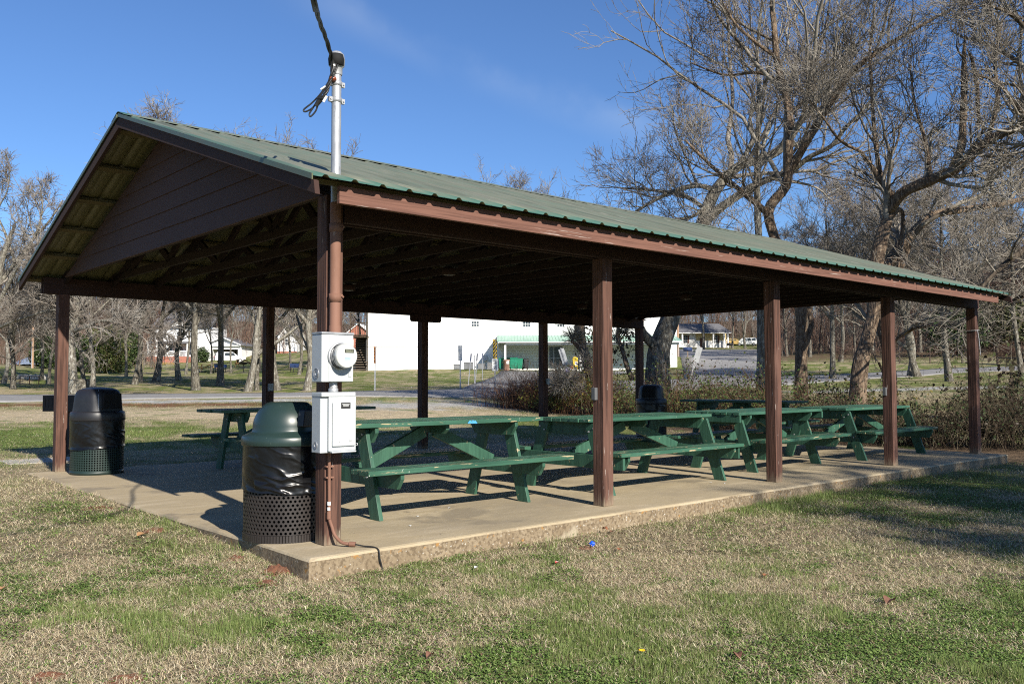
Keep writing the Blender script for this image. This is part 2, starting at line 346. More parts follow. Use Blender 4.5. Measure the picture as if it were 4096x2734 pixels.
def zones(x, y):
    """returns straw-ness in 0..1 and weights for gravel, red weeds and litter-brown bank"""
    n1 = fbm(x, y, .5, 3, 4); n2 = fbm(x, y, 1.7, 9, 4); n3 = fbm(x, y, .12, 21, 3)
    dist = np.hypot(x-EYE[0], y-EYE[1])
    straw = .60 + .8*(n1-.5) + 1.25*(n2-.5) + .6*(n3-.5)
    straw = straw - .14*sstep(38, 48, dist)
    dG = segdist(x, y, GREEN_A); straw = straw - .34*sstep(3.6, 1.0, dG)
    straw = straw + .07*sstep(3.0, .6, segdist(x, y, [(0.,-.4),(13.,-.4)]))
    dG2 = segdist(x, y, GREEN_B); straw = straw - .22*sstep(1.8, .4, dG2)
    straw = straw - .22*sstep(1.6, .3, segdist(x, y, GREEN_C)) - .30*sstep(1.5, .2, segdist(x, y, GREEN_D))
    dT = segdist(x, y, TAN_A); straw = straw + .75*sstep(4.6, 1.8, dT)
    straw = straw + .5*sstep(3, 1, segdist(x, y, TAN_B)) + .4*sstep(2.2, .6, segdist(x, y, TAN_C))
    fr = sstep(0, 1, x-y*0+2)      # right-hand front lawn keeps more clover
    straw = straw - .06*sstep(4, 9, x)*(y < 0)
    g = np.maximum.reduce([sstep(1.5,.5,segdist(x,y,GRAVEL_A)+1.6*(n2-.5)), .9*sstep(3.0,.3,segdist(x,y,GRAVEL_B)+5*(n2-.5)), sstep(2.6,.4,segdist(x,y,GRAVEL_C)+4*(n2-.5))])
    r = sstep(1.5,.4,segdist(x,y,RUST_A)+1.8*(n2-.5))
    b = sstep(3.2,1.2,segdist(x,y,BANK)+1.5*(n2-.5))
    lat = np.arctan2((x-EYE[0])*RH[0]+(y-EYE[1])*RH[1], (x-EYE[0])*FH[0]+(y-EYE[1])*FH[1])*57.2958
    wood = np.where(lat < -24, sstep(100,130,dist+30*(n1-.5)), np.where(lat < -9, sstep(158,180,dist+20*(n1-.5)), np.where(lat > 17, sstep(98,118,dist+20*(n1-.5)), sstep(205,230,dist))))
    b = np.maximum(b, wood*.97)
    return np.clip(straw,0,1), g, r, b
C_STRAW = np.array([.50,.415,.255]); C_GREEN = np.array([.155,.185,.05]); C_GRAVEL = np.array([.50,.49,.47]); C_RUST = np.array([.20,.105,.055]); C_BANK = np.array([.15,.105,.068]); C_SOILB = np.array([.12,.085,.05])
def mixc(a, b, t): return a*(1-t[...,None]) + b*t[...,None]
def groundcol(x, y):
    s, g, r, b = zones(x, y)
    dist = np.hypot(x-EYE[0], y-EYE[1])
    c = mixc(np.broadcast_to(C_GREEN*1.05, x.shape+(3,)), C_STRAW*.82, sstep(.3,.75,s))
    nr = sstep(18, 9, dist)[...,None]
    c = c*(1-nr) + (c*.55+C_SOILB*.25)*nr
    tn = np.maximum(sstep(3.4, 1.2, segdist(x, y, TAN_A)+4*(fbm(x,y,.6,71,3)-.5)), .8*sstep(2.2,.6,segdist(x,y,TAN_C)+2*(fbm(x,y,1.1,72,3)-.5))*0)
    c = mixc(c, np.array([.56,.455,.30]), tn*.9)
    c = mixc(c, C_BANK, b); c = mixc(c, C_RUST, r); c = mixc(c, C_GRAVEL, g)
    return c
# polar sheet centred on the viewer, finer ahead
NA, NR = 460, 330
ang = np.concatenate([np.linspace(-R(36), R(36), NA), np.linspace(R(36), R(324), 92)[1:-1]])
rad = np.concatenate([[.0], .6*(1900/.6)**(np.linspace(0,1,NR))])
A_, R_ = np.meshgrid(ang, rad)
GX = EYE[0] + R_*np.cos(YAW-A_); GY = EYE[1] + R_*np.sin(YAW-A_)
GZ = zt(GX, GY)
na = GX.shape[1]
i, j = np.meshgrid(np.arange(NR), np.arange(na), indexing='ij')
q = np.stack([i*na+j, (i+1)*na+j, (i+1)*na+(j+1)%na, i*na+(j+1)%na], -1).reshape(-1,4)
def set_col(me, c):
    at_ = me.color_attributes.new('col', 'FLOAT_COLOR', 'POINT')
    a = np.ones((len(me.vertices),4), np.float32); a[:,:3] = c.reshape(-1,3); at_.data.foreach_set('color', a.ravel())
me = np_mesh('ground', np.stack([GX,GY,GZ],-1).reshape(-1,3), quads=q, smooth=True)
set_col(me, groundcol(GX.ravel(), GY.ravel()))
M['ground'] = nm('lawn_ground', (.1,.1,.05), .95, [((9,9,9),.35,.7,(.62,)), ((2.5,2.5,2.5),.5,.72,(.75,)), ((40,40,40),.5,.68,(.6,)), ((1.1,1.1,1.1),.55,.7,(.10,.15,.035))], (45,.9,.03), attr='col', spec=.1, bumps=[((7,7,7),.8,.08)])
tag(obj('ground', me, M['ground']), 'lawn of mixed straw and green grass round the shelter, rising to the trees', 'lawn', kind='structure')

def ribbon(name, left, right, mat, lift=.035, n=90, m=8, label=None, cat=None, crown=0.0):
    """a sheet laid on the terrain between two world polylines"""
    def samp(P, n):
        P = np.array(P); s = np.concatenate([[0], np.cumsum(np.hypot(*np.diff(P, axis=0).T))]); t = np.linspace(0, s[-1], n)
        return np.stack([np.interp(t, s, P[:,0]), np.interp(t, s, P[:,1])], -1)
    a, b = samp(left, n), samp(right, n); w1 = np.linspace(0, 1, m); w1 = np.concatenate([[0], w1, [1]]); lf = np.full(m+2, lift); lf[[0,-1]] = -.12; m = m+2; w = w1[None,:,None]
    P = a[:,None,:]*(1-w) + b[:,None,:]*w
    Z = zt(P[...,0], P[...,1]) + lf[None] + crown*np.sin(np.pi*w1)[None]
    V = np.concatenate([P, Z[...,None]], -1).reshape(-1,3)
    i, j = np.meshgrid(np.arange(n-1), np.arange(m-1), indexing='ij')
    q = np.stack([i*m+j, (i+1)*m+j, (i+1)*m+j+1, i*m+j+1], -1).reshape(-1,4)
    o = obj(name, np_mesh(name, V, quads=q, smooth=True), mat)
    return tag(o, label, cat, kind='structure')
M['asphalt'] = nm('worn_asphalt', (.21,.205,.20), .9, [((1.2,1.2,1.2),.4,.7,(.26,.255,.245)), ((6,6,6),.5,.7,(.17,.165,.16)), ((60,60,60),.6,.7,(.33,.32,.31))], (60,.3,.01), spec=.2)
ribbon('road', line((-900,33.0),(-300,33.6),(0,34.2),(300,34.8),(600,35.3),(850,35.7),(1100,36.3),(1400,37.2),(1700,38.2),(1970,40)), line((-900,38.4),(-300,39.2),(0,39.6),(300,40),(600,40.5),(850,41),(1100,41.5),(1400,42.5),(1700,44),(1970,47)), M['asphalt'], label='grey asphalt park road running across behind the shelter', cat='road')
ribbon('driveway', line((1850,46),(1930,57),(1975,68),(2005,81.5)), line((1970,40.05),(2150,50),(2350,62),(2560,81.5)), M['asphalt'], lift=.03, label='asphalt drive climbing from the road to the white hall', cat='driveway')
ribbon('side_road', line((1975,40.1),(2300,41),(2700,42.5),(3000,46),(3250,52),(3500,58),(3800,62.5),(4100,60.5),(4600,54)), line((2160,50),(2420,54),(2720,58),(3000,62),(3250,64),(3500,68),(3800,71),(4100,69),(4600,62)), M['asphalt'], lift=.032, label='side road passing behind the brambles toward the right', cat='road')
ribbon('hill_road', line((2735,58.2),(2735,80),(2715,105),(2700,150),(2690,172)), line((3130,63.4),(3070,85),(3050,110),(3060,150),(3150,172)), M['asphalt'], lift=.034, label='asphalt lane climbing the hill toward the yellow house', cat='road')

# ------------------------------------------------------------------ grass blades near the viewer
ROADC = line((-900,35.7),(0,37),(600,38),(1100,39),(1400,40),(1700,41),(1970,43.5))
ROADD = line((1975,43),(2300,47),(2720,52),(3000,54),(3250,58),(3800,67),(4100,65))
def in_keepout(x, y):
    k = (x > -.02) & (x < 12.72) & (y > -.02) & (y < 7.74)
    return k
def blades(N, d0, d1, amin, amax, size, seed):
    g = np.random.default_rng(seed)
    # uniform per area in the wedge
    d = np.sqrt(g.uniform(d0*d0, d1*d1, N)); a = g.uniform(amin, amax, N)
    x = EYE[0] + d*np.cos(YAW-a); y = EYE[1] + d*np.sin(YAW-a)
    k = ~in_keepout(x, y); x, y, d = x[k], y[k], d[k]
    s, gr, ru, ba = zones(x, y)
    rd = np.minimum(segdist(x, y, ROADC), segdist(x, y, ROADD))
    k = (gr < .45) & (ba < .8) & (rd > 3.4); x, y, d, s, ru = x[k], y[k], d[k], s[k], ru[k]
    tn = sstep(3.4, 1.2, segdist(x, y, TAN_A)+4*(fbm(x,y,.6,71,3)-.5)); k = g.random(len(x)) > tn*.8; x, y, d, s, ru = x[k], y[k], d[k], s[k], ru[k]
    n = len(x)
    cl = fbm(x, y, 7.0, 33, 2)
    straw = g.random(n) < .12+.80*sstep(.15, .85, s + .8*(cl-.5))
    clover = (~straw) & (fbm(x, y, .9, 55, 3) + .5*(fbm(x, y, 6, 77, 2)-.5) > .47)
    tall = (~straw) & (~clover) & (fbm(x, y, 1.3, 88, 2) > .66)
    h = np.where(straw, g.uniform(.018,.052,n), np.where(clover, g.uniform(.009,.018,n), np.where(tall, g.uniform(.035,.075,n), g.uniform(.02,.045,n))))*size
    w = np.where(straw, g.uniform(.0016,.0032,n), np.where(clover, g.uniform(.005,.010,n), g.uniform(.0016,.0032,n)))*size
    lean = np.where(straw, g.uniform(.8,1.65,n), np.where(clover, g.uniform(.9,1.5,n), g.uniform(.1,.8,n)))
    az = g.uniform(0, 2*np.pi, n); curl = np.where(straw, g.normal(0,.9,n), g.normal(0,.3,n))
    z = zt(x, y)
    lift = np.where(clover, g.uniform(.005,.03,n), np.where(straw, g.uniform(-.002,.026,n), g.uniform(0,.008,n)))*size
    bx = np.stack([x, y, z-.004+lift], -1)
    def dirv(az, l): return np.stack([np.cos(az)*np.sin(l), np.sin(az)*np.sin(l), np.cos(l)], -1)
    d1 = dirv(az, np.minimum(lean*np.where(straw,.95,.75), 1.5)); d2 = dirv(az+curl, np.minimum(lean*1.25, 1.75))
    mid = bx + d1*(h*.55)[:,None]; tip = mid + d2*(h*.5)[:,None]
    sd = np.stack([-np.sin(az), np.cos(az), np.zeros(n)], -1)
    tw = g.normal(0, .35, (n,3))*np.array([.3,.3,1]); sd = sd + tw*.4; sd /= np.linalg.norm(sd, axis=1)[:,None]
    W = (w*.5)[:,None]*sd
    mw = np.where(clover, 1.25, .85)[:,None]; bw = np.where(clover, .35, 1.0)[:,None]; tipw = np.where(clover, .7, .12)[:,None]
    V = np.stack([bx-W*bw, bx+W*bw, mid-W*mw, mid+W*mw, tip-W*tipw, tip+W*tipw], 1).reshape(-1,3)
    b = np.arange(n)*6
    q = np.concatenate([np.stack([b,b+1,b+3,b+2],-1), np.stack([b+2,b+3,b+5,b+4],-1)])
    cs = np.array([[.60,.50,.33],[.50,.405,.255],[.68,.60,.43],[.36,.27,.165]])[g.choice(4, n, p=[.4,.3,.18,.12])]
    cg = np.array([[.175,.235,.062],[.135,.19,.05],[.225,.265,.095]])[g.choice(3, n)]
    cc = np.array([[.145,.215,.052],[.105,.17,.04],[.18,.25,.07]])[g.choice(3, n)]
    c = np.where(straw[:,None], cs, np.where(clover[:,None], cc, cg))*g.uniform(.75,1.2,n)[:,None]
    lit = g.random(n) < .035
    c = np.where(lit[:,None], np.array([.13,.075,.05])*g.uniform(.6,1.3,n)[:,None], c)
    c = np.where((g.random(n) < ru)[:,None], np.array([.22,.11,.06]), c)
    return V, q, np.repeat(c, 6, 0)
parts_ = [blades(430000, 3.3, 7.0, -R(33), R(33), .92, 1), blades(270000, 7.0, 12.5, -R(33), R(33), 1.15, 2), blades(170000, 12.5, 22, -R(33), R(33), 1.4, 3), blades(110000, 22, 36, -R(32), R(32), 1.7, 4)]
off = 0; VV = []; QQ = []; CC = []
for V, q, c in parts_:
    VV.append(V); QQ.append(q+off); CC.append(c); off += len(V)
me = np_mesh('grass', np.concatenate(VV), quads=np.concatenate(QQ))
set_col(me, np.concatenate(CC))
m, nt, b = newmat('grass_blades'); M['grass'] = m
a = nt.nodes.new('ShaderNodeAttribute'); a.attribute_name = 'col'
nt.links.new(a.outputs['Color'], b.inputs['Base Color']); setin(b, Roughness=.6); b.inputs['Specular IOR Level'].default_value = .25
tr = nt.nodes.new('ShaderNodeBsdfTranslucent'); nt.links.new(a.outputs['Color'], tr.inputs['Color'])
mx = nt.nodes.new('ShaderNodeMixShader'); mx.inputs[0].default_value = .22
nt.links.new(b.outputs[0], mx.inputs[1]); nt.links.new(tr.outputs[0], mx.inputs[2]); nt.links.new(mx.outputs[0], nt.nodes['Material Output'].inputs['Surface'])
tag(obj('grass', me, m), 'short straw coloured and green winter grass with clover on the lawn', 'grass', kind='stuff')

# ------------------------------------------------------------------ concrete slab
L_, W_ = 12.683, 7.693
def slab():
    g = np.random.default_rng(5)
    def edge(p, q, n, nx, ny):
        t = np.linspace(0, 1, n, endpoint=False)
        j = (fbm(t*np.hypot(q[0]-p[0], q[1]-p[1])+p[0]*3+p[1]*7, t*0+1, 3.0, 4, 3)-.5)*.022
        return [(p[0]+(q[0]-p[0])*a+nx*b, p[1]+(q[1]-p[1])*a+ny*b) for a, b in zip(t, j)]
    per = edge((0,0),(L_,0),160,0,1)+edge((L_,0),(L_,W_),60,1,0)+edge((L_,W_),(0,W_),80,0,1)+edge((0,W_),(0,0),100,1,0)
    n = len(per); cx, cy = L_/2, W_/2
    def ins(p, d):
        return (min(max(p[0], d), L_-d) if 0 <= p[0] <= L_ or True else p[0], min(max(p[1], d), W_-d))
    rings = []
    jz = [(fbm(np.array([p[0]]), np.array([p[1]]), 2.1, 8, 3)[0]-.5)*.006 for p in per]
    rings.append([(p[0],p[1],-.42) for p in per]); rings.append([(p[0],p[1],-.020+a) for p,a in zip(per,jz)])
    rings.append([(*ins(p,.010),-.006+a*.5) for p,a in zip(per,jz)]); rings.append([(*ins(p,.03),0) for p in per])
    vs = [v for r in rings for v in r]
    fs = [(k*n+i, k*n+(i+1)%n, (k+1)*n+(i+1)%n, (k+1)*n+i) for k in range(3) for i in range(n)]
    fs.append(tuple(3*n+i for i in range(n)))
    b = MB(); b.add(vs, fs); return b
M['concrete'] = nm('slab_concrete', (.375,.305,.195), .85, [((.5,.9,1),.38,.7,(.315,.26,.17)), ((1.3,5,1),.5,.70,(.42,.35,.24)), ((.35,.35,.35),.50,.64,(.255,.212,.15)), ((1.1,1.1,1.1),.60,.66,(.24,.20,.14)), ((7,7,7),.68,.71,(.17,.14,.10)), ((3,3,3),.60,.70,(.33,.265,.17)), ((70,70,70),.56,.70,(.26,.21,.145))], (60,.5,.004), spec=.3, bumps=[((9,9,9),.35,.015)])
def slab_side(m):
    nt = m.node_tree; N = nt.nodes; L = nt.links; b = N['Principled BSDF']; old = b.inputs['Base Color'].links[0].from_socket
    ge = N.new('ShaderNodeNewGeometry'); sp = N.new('ShaderNodeSeparateXYZ'); L.new(ge.outputs['True Normal'], sp.inputs[0])
    mr = N.new('ShaderNodeMapRange'); L.new(sp.outputs['Z'], mr.inputs['Value']); mr.inputs['From Min'].default_value = .5; mr.inputs['From Max'].default_value = .15
    tc = N.new('ShaderNodeTexCoord')
    def nz(s, lo, hi):
        n = N.new('ShaderNodeTexNoise'); n.inputs['Scale'].default_value = s; n.inputs['Detail'].default_value = 6; L.new(tc.outputs['Object'], n.inputs['Vector'])
        r = N.new('ShaderNodeMapRange'); r.inputs['From Min'].default_value = lo; r.inputs['From Max'].default_value = hi; L.new(n.outputs['Fac'], r.inputs['Value']); return r.outputs['Result']
    def mix(A, c, f):
        x = N.new('ShaderNodeMix'); x.data_type = 'RGBA'; x.inputs['B'].default_value = (*c,1); L.new(f, x.inputs['Factor'])
        if hasattr(A,'links'): L.new(A, x.inputs['A'])
        else: x.inputs['A'].default_value = (*A,1)
        return x.outputs['Result']
    c = mix((.20,.152,.095), (.26,.205,.135), nz(5,.4,.65)); c = mix(c, (.135,.10,.062), nz(34,.46,.6)); c = mix(c, (.30,.165,.055), nz(15,.63,.69)); c = mix(c, (.46,.44,.39), nz(55,.65,.68)); c = mix(c, (.33,.28,.20), nz(2.2,.62,.70))
    x = N.new('ShaderNodeMix'); x.data_type = 'RGBA'; L.new(mr.outputs['Result'], x.inputs['Factor']); L.new(old, x.inputs['A']); L.new(c, x.inputs['B']); L.new(x.outputs['Result'], b.inputs['Base Color'])
slab_side(M['concrete'])
tag(slab().build('concrete_slab', M['concrete']), 'tan concrete floor slab with weathered lichen spotted edge under the shelter', 'slab', kind='structure')

# ------------------------------------------------------------------ picnic shelter
PX, PY, SP, PW = .3124, .3478, 3.0176, .14
YB = W_-.0207-PW
XR = PX+4*SP+PW
BZ = 2.40
sh = thing('picnic_shelter', 'open red brown timber picnic shelter with green metal gable roof over a concrete slab', 'shelter', (0,0,0))
def post_mb(x, y, top):
    b = MB(); g = random.Random(int(x*100+y*17)); a = [(x,y),(x+PW,y),(x+PW,y+PW),(x,y+PW)]
    lv = [0.0]+[top*i/7 for i in range(1,7)]+[top]; vs = []
    for z in lv:
        for p in a: vs.append((p[0]-x+g.uniform(-.0015,.0015), p[1]-y+g.uniform(-.0015,.0015), z))
    fs = [(i*4+j, i*4+(j+1)%4, (i+1)*4+(j+1)%4, (i+1)*4+j) for i in range(len(lv)-1) for j in range(4)]
    fs += [(3,2,1,0), tuple(len(vs)-4+j for j in range(4))]
    return b.add(vs, fs)
for row, y in ((0,PY),(1,YB)):
    for k in range(5):
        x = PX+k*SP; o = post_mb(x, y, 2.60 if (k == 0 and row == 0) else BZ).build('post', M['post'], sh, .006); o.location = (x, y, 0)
# long beams: doubled planks on the posts
bt = BZ+.215
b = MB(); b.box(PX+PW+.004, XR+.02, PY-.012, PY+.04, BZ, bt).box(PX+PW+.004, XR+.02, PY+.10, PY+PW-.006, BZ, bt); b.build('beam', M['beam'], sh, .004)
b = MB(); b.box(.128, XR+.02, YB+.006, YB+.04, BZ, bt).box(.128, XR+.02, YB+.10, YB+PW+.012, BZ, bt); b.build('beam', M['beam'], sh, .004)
# splice blocks over the back posts
for k in (2,):
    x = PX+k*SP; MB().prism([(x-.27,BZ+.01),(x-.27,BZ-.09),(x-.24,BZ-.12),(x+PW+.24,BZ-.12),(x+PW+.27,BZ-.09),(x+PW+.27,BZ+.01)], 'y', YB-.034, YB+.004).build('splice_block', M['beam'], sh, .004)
EY, OV, EZ, RZ, LR = -.196, -.098, 2.5816, 3.9255, 12.444
YM = W_/2; SL = (RZ-EZ)/(YM-EY)
def rz_(y): return EZ + SL*((y-EY) if y <= YM else (2*YM-y-EY))
# trusses: chords and webs, one part each
def truss(x):
    b = MB(); t = .038; h = .09
    y0, y1 = PY-.02, YB+PW+.02
    def bar(a, c): b.beam((0,a[0],a[1]), (0,c[0],c[1]), t, h, (1,0,0)) if False else b.beam((0,a[0],a[1]), (0,c[0],c[1]), h if False else t, h, (0,0,1) if abs(c[0]-a[0]) > .02 else (0,1,0))
    zb = bt+.05
    bar((y0,zb),(y1,zb))
    e = .115
    bar((EY+.12, rz_(EY+.12)-e),(YM, RZ-e)); bar((2*YM-EY-.12, rz_(EY+.12)-e),(YM, RZ-e))
    n = [y0+.9, y0+2.3, YM, y1-2.3, y1-.9]; tp = [y0+1.7, YM, y1-1.7]
    bar((n[1],zb+.04),(tp[0],rz_(tp[0])-e-.04)); bar((n[1],zb+.04),(YM,RZ-e-.04)); bar((n[3],zb+.04),(YM,RZ-e-.04)); bar((n[3],zb+.04),(tp[2],rz_(tp[2])-e-.04))
    bar((n[0],zb+.04),(tp[0],rz_(tp[0])-e-.04)); bar((n[4],zb+.04),(tp[2],rz_(tp[2])-e-.04))
    return b
t0 = None
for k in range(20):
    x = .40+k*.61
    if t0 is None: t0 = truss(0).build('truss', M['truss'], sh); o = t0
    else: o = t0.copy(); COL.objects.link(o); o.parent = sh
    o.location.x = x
# gable siding: lap boards clipped to the roof triangle, both ends
def gable(x, s):
    b = MB(); zb = 2.605; hb = .178; i = 0
    ytop = lambda z: (z-EZ+.135)/SL + EY
    while True:
        za, zc = zb+i*hb, zb+(i+1)*hb
        ya, yc = ytop(za)+.12, ytop(zc)+.12
        if i == 0: ya = PY+.06
        yc = min(yc, YM); 
        if ya >= YM-.02: break
        if yc >= YM-.001: zc = min(zc, EZ+SL*(YM-.12-EY)-.135)
        o0, o1 = s*.018, s*.006
        P = [(ya,za),(2*YM-ya,za),(2*YM-yc,zc),(yc,zc)]
        vs = [(x+o0,*P[0]),(x+o0,*P[1]),(x+o1,*P[2]),(x+o1,*P[3])]+[(x-s*.012,*p) for p in P]
        fs = [(0,3,2,1),(4,5,6,7),(0,1,5,4),(1,2,6,5),(2,3,7,6),(3,0,4,7)]
        if s > 0: fs = [f[::-1] for f in fs]
        b.add(vs, fs); i += 1
    return b
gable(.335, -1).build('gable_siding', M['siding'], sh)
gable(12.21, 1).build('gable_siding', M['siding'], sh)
# purlins across the trusses, showing in the gable overhang
for s in (0,1):
    for k in range(6):
        y = EY+.17+k*.735; y = y if s == 0 else 2*YM-y
        b = MB(); z = rz_(y)-.024
        a = math.atan(SL)*(1 if s == 0 else -1)
        b.box(OV+.03, LR-.03, -.044, .044, -.019, .019, Matrix.Translation((0,y,z-.02)) @ Matrix.Rotation(a,4,'X'))
        b.build('purlin', M['lookout'], sh, .003)
# corrugated roof sheets
def roof_side(s):
    xs = []; per = .2286; x = OV
    prof = [(0,0),(.058,0),(.066,.004),(.078,.019),(.095,.021),(.107,.019),(.119,.004),(.127,0),(.178,0),(.184,.003),(.190,0)]
    k = 0
    X = []; H = []
    while OV+k*per < LR:
        for p, h in prof:
            if OV+k*per+p <= LR: X.append(OV+k*per+p); H.append(h)
        k += 1
    X = np.array(X); H = np.array(H)
    ys = np.linspace(EY, YM, 9) ; V = []
    nx, ny = len(X), len(ys)
    for th in (0,-.0025):
        for y in ys:
            yy = y if s == 0 else 2*YM-y
            wob = .004*np.sin(X*1.7+y*2)
            V.append(np.stack([X, np.full(nx,yy), EZ+SL*(y-EY)+H*.95+th+wob*(y-EY)/4], -1))
    V = np.concatenate(V); i, j = np.meshgrid(np.arange(ny-1), np.arange(nx-1), indexing='ij')
    q1 = np.stack([i*nx+j, i*nx+j+1, (i+1)*nx+j+1, (i+1)*nx+j], -1).reshape(-1,4)
    if s: q1 = q1[:, ::-1]
    q2 = q1[:, ::-1]+nx*ny
    ed = np.stack([np.arange(nx-1)+1, np.arange(nx-1), np.arange(nx-1)+nx*ny, np.arange(nx-1)+1+nx*ny], -1)
    r = np.arange(ny-1)*nx; ed2 = np.stack([r, r+nx, r+nx+nx*ny, r+nx*ny], -1)
    return np_mesh('roof', V, quads=np.concatenate([q1,q2,ed,ed2]))
m = nm('roof_metal', (.115,.150,.112), .5, [((.5,1.6,1.6),.36,.6,(.145,.155,.115)), ((3,.5,.5),.45,.7,(.165,.168,.13)), ((9,.9,.9),.5,.7,(.115,.132,.097)), ((1.2,1.2,1.2),.62,.76,(.08,.095,.068)), ((22,.7,.7),.48,.64,(.72,)), ((40,1.5,1.5),.62,.68,(.20,.205,.165))], (20,.06,.004), metal=.0, spec=.5); M['roof'] = m
nt = m.node_tree; N = nt.nodes; L = nt.links; bb = N['Principled BSDF']; old = bb.inputs['Base Color'].links[0].from_socket
tc = N.new('ShaderNodeTexCoord'); sp = N.new('ShaderNodeSeparateXYZ'); L.new(tc.outputs['Object'], sp.inputs[0])
nz = N.new('ShaderNodeTexNoise'); nz.inputs['Scale'].default_value = 2.5; nz.inputs['Detail'].default_value = 4; L.new(tc.outputs['Object'], nz.inputs['Vector'])
ma = N.new('ShaderNodeMath'); ma.operation = 'MULTIPLY_ADD'; L.new(nz.outputs['Fac'], ma.inputs[0]); ma.inputs[1].default_value = .25; L.new(sp.outputs['Y'], ma.inputs[2])
mr = N.new('ShaderNodeMapRange'); L.new(ma.outputs[0], mr.inputs['Value']); mr.inputs['From Min'].default_value = .22; mr.inputs['From Max'].default_value = -.04
ma2 = N.new('ShaderNodeMath'); ma2.operation = 'MULTIPLY_ADD'; L.new(nz.outputs['Fac'], ma2.inputs[0]); ma2.inputs[1].default_value = .1; L.new(sp.outputs['X'], ma2.inputs[2])
mr2 = N.new('ShaderNodeMapRange'); L.new(ma2.outputs[0], mr2.inputs['Value']); mr2.inputs['From Min'].default_value = .06; mr2.inputs['From Max'].default_value = 0.0
mxx = N.new('ShaderNodeMath'); mxx.operation = 'MAXIMUM'; L.new(mr.outputs[0], mxx.inputs[0]); L.new(mr2.outputs[0], mxx.inputs[1])
mx = N.new('ShaderNodeMix'); mx.data_type = 'RGBA'; mx.inputs['B'].default_value = (.035,.100,.078,1); L.new(mxx.outputs[0], mx.inputs['Factor']); L.new(old, mx.inputs['A'])
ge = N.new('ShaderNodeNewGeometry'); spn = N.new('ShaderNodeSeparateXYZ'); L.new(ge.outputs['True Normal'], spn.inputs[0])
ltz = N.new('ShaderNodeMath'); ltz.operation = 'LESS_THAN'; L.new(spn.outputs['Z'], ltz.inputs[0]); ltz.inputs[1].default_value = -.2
mx2 = N.new('ShaderNodeMix'); mx2.data_type = 'RGBA'; mx2.inputs['B'].default_value = (.125,.118,.052,1); L.new(ltz.outputs[0], mx2.inputs['Factor']); L.new(mx.outputs['Result'], mx2.inputs['A']); L.new(mx2.outputs['Result'], bb.inputs['Base Color'])  # olive sheet underside, its colour darkened to carry the under-roof shade
for s in (0,1): obj('roof_sheet', roof_side(s), m, sh)
# ridge cap and rake trim
b = MB()
for k in range(5):
    xa, xb = OV-.012+k*2.51, min(OV-.012+k*2.51+2.54, LR+.012); zz = RZ+.026+.002*(k%2)
    P = [(YM-.19,zz-.19*SL),(YM-.02,zz),(YM+.02,zz),(YM+.19,zz-.19*SL),(YM+.19,zz-.19*SL-.004),(YM+.015,zz-.004),(YM-.015,zz-.004),(YM-.19,zz-.19*SL-.004)]
    b.prism(P, 'x', xa, xb)
b.build('ridge_cap', M['roof'], sh)
b = MB()
for s in (0,1):
    f = lambda y: y if s == 0 else 2*YM-y
    for x0, x1 in ((OV-.014,OV-.004),):
        P = [(f(EY),EZ+.012),(f(YM-.02),RZ+.006),(f(YM-.02),RZ-.030),(f(EY),EZ-.028)]
        b.prism(P, 'x', x0, x1)
b.build('rake_trim', nm('rake_trim_green', (.075,.105,.06), .45, [((3,3,3),.4,.7,(.10,.105,.05))], spec=.5), sh)
# barge boards and fascia
for xa in (OV+.002, LR-.042):
    for s in (0,1):
        f = lambda y: y if s == 0 else 2*YM-y
        P = [(f(EY+.0),EZ-.03),(f(YM),RZ-.03),(f(YM),RZ-.135),(f(EY-.02),EZ-.128)]
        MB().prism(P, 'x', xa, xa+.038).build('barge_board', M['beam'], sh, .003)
for y0, y1 in ((-.104,-.066),(2*YM+.066,2*YM+.104)):
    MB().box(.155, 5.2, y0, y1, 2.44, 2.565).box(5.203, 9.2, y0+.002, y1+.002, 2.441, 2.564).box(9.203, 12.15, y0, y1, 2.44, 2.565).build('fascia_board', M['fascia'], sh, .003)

# ceiling lamps, outlet boxes, wires on the shelter
def ceiling_lamp(x, y, label):
    t = thing('ceiling_lamp', label, 'lamp', (x,y,bt+.02), 0, 'lamps under the shelter roof')
    MB().box(-.10,.10,-.06,.06,-.03,-.0).build('canopy_plate', M['black_metal'], t, .004)
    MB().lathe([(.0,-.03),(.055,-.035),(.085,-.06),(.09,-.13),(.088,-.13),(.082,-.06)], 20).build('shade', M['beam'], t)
    MB().lathe([(.085,-.118),(.06,-.128),(0,-.131)], 20).build('lens', nm('lamp_lens', (.16,.155,.12), .4, [((9,9,9),.5,.7,(.12,.115,.09))]), t)
ceiling_lamp(3.58,3.12,'round lamp under the roof nearest the second front post')
ceiling_lamp(3.60,5.5,'round lamp under the roof behind the brown conduit')
ceiling_lamp(8.4,3.2,'round lamp under the roof near the third front post')
ceiling_lamp(8.4,5.5,'round lamp deep under the roof farthest to the back right')
M['box_shaded'] = nm('box_grey_shaded', (.10,.105,.11), .6, [((9,9,9),.5,.7,(.08,.085,.09))])  # outlet grey darkened so that sunlit boxes look shaded
def outlet(x, y, z, label, w=.075, h=.12):
    t = thing('outlet_box', label, 'outlet', (x,y,z), 0, 'electric boxes on the shelter posts')
    MB().box(-w/2,w/2,-.05,0,-h/2,h/2).build('housing', M['grey_metal'], t, .004)
    MB().box(-w*.36,w*.36,-.056,-.0505,-h*.4,h*.4).build('cover', M['grey_metal'], t, .002)
outlet(PX+SP+.07, YB-.001, 1.12, 'grey outlet box on the back post left of the green trash can')
outlet(PX+3*SP+.10, YB-.001, 1.2, 'grey outlet box on the fourth back post')
o = thing('outlet_box', 'grey outlet box on the side of the second front post', 'outlet', (PX+SP-.001, PY+.10, 1.08), math.pi/2*3, 'electric boxes on the shelter posts')
MB().box(-.02,.028,-.04,0,-.06,.06).build('housing', M['box_shaded'], o, .004)
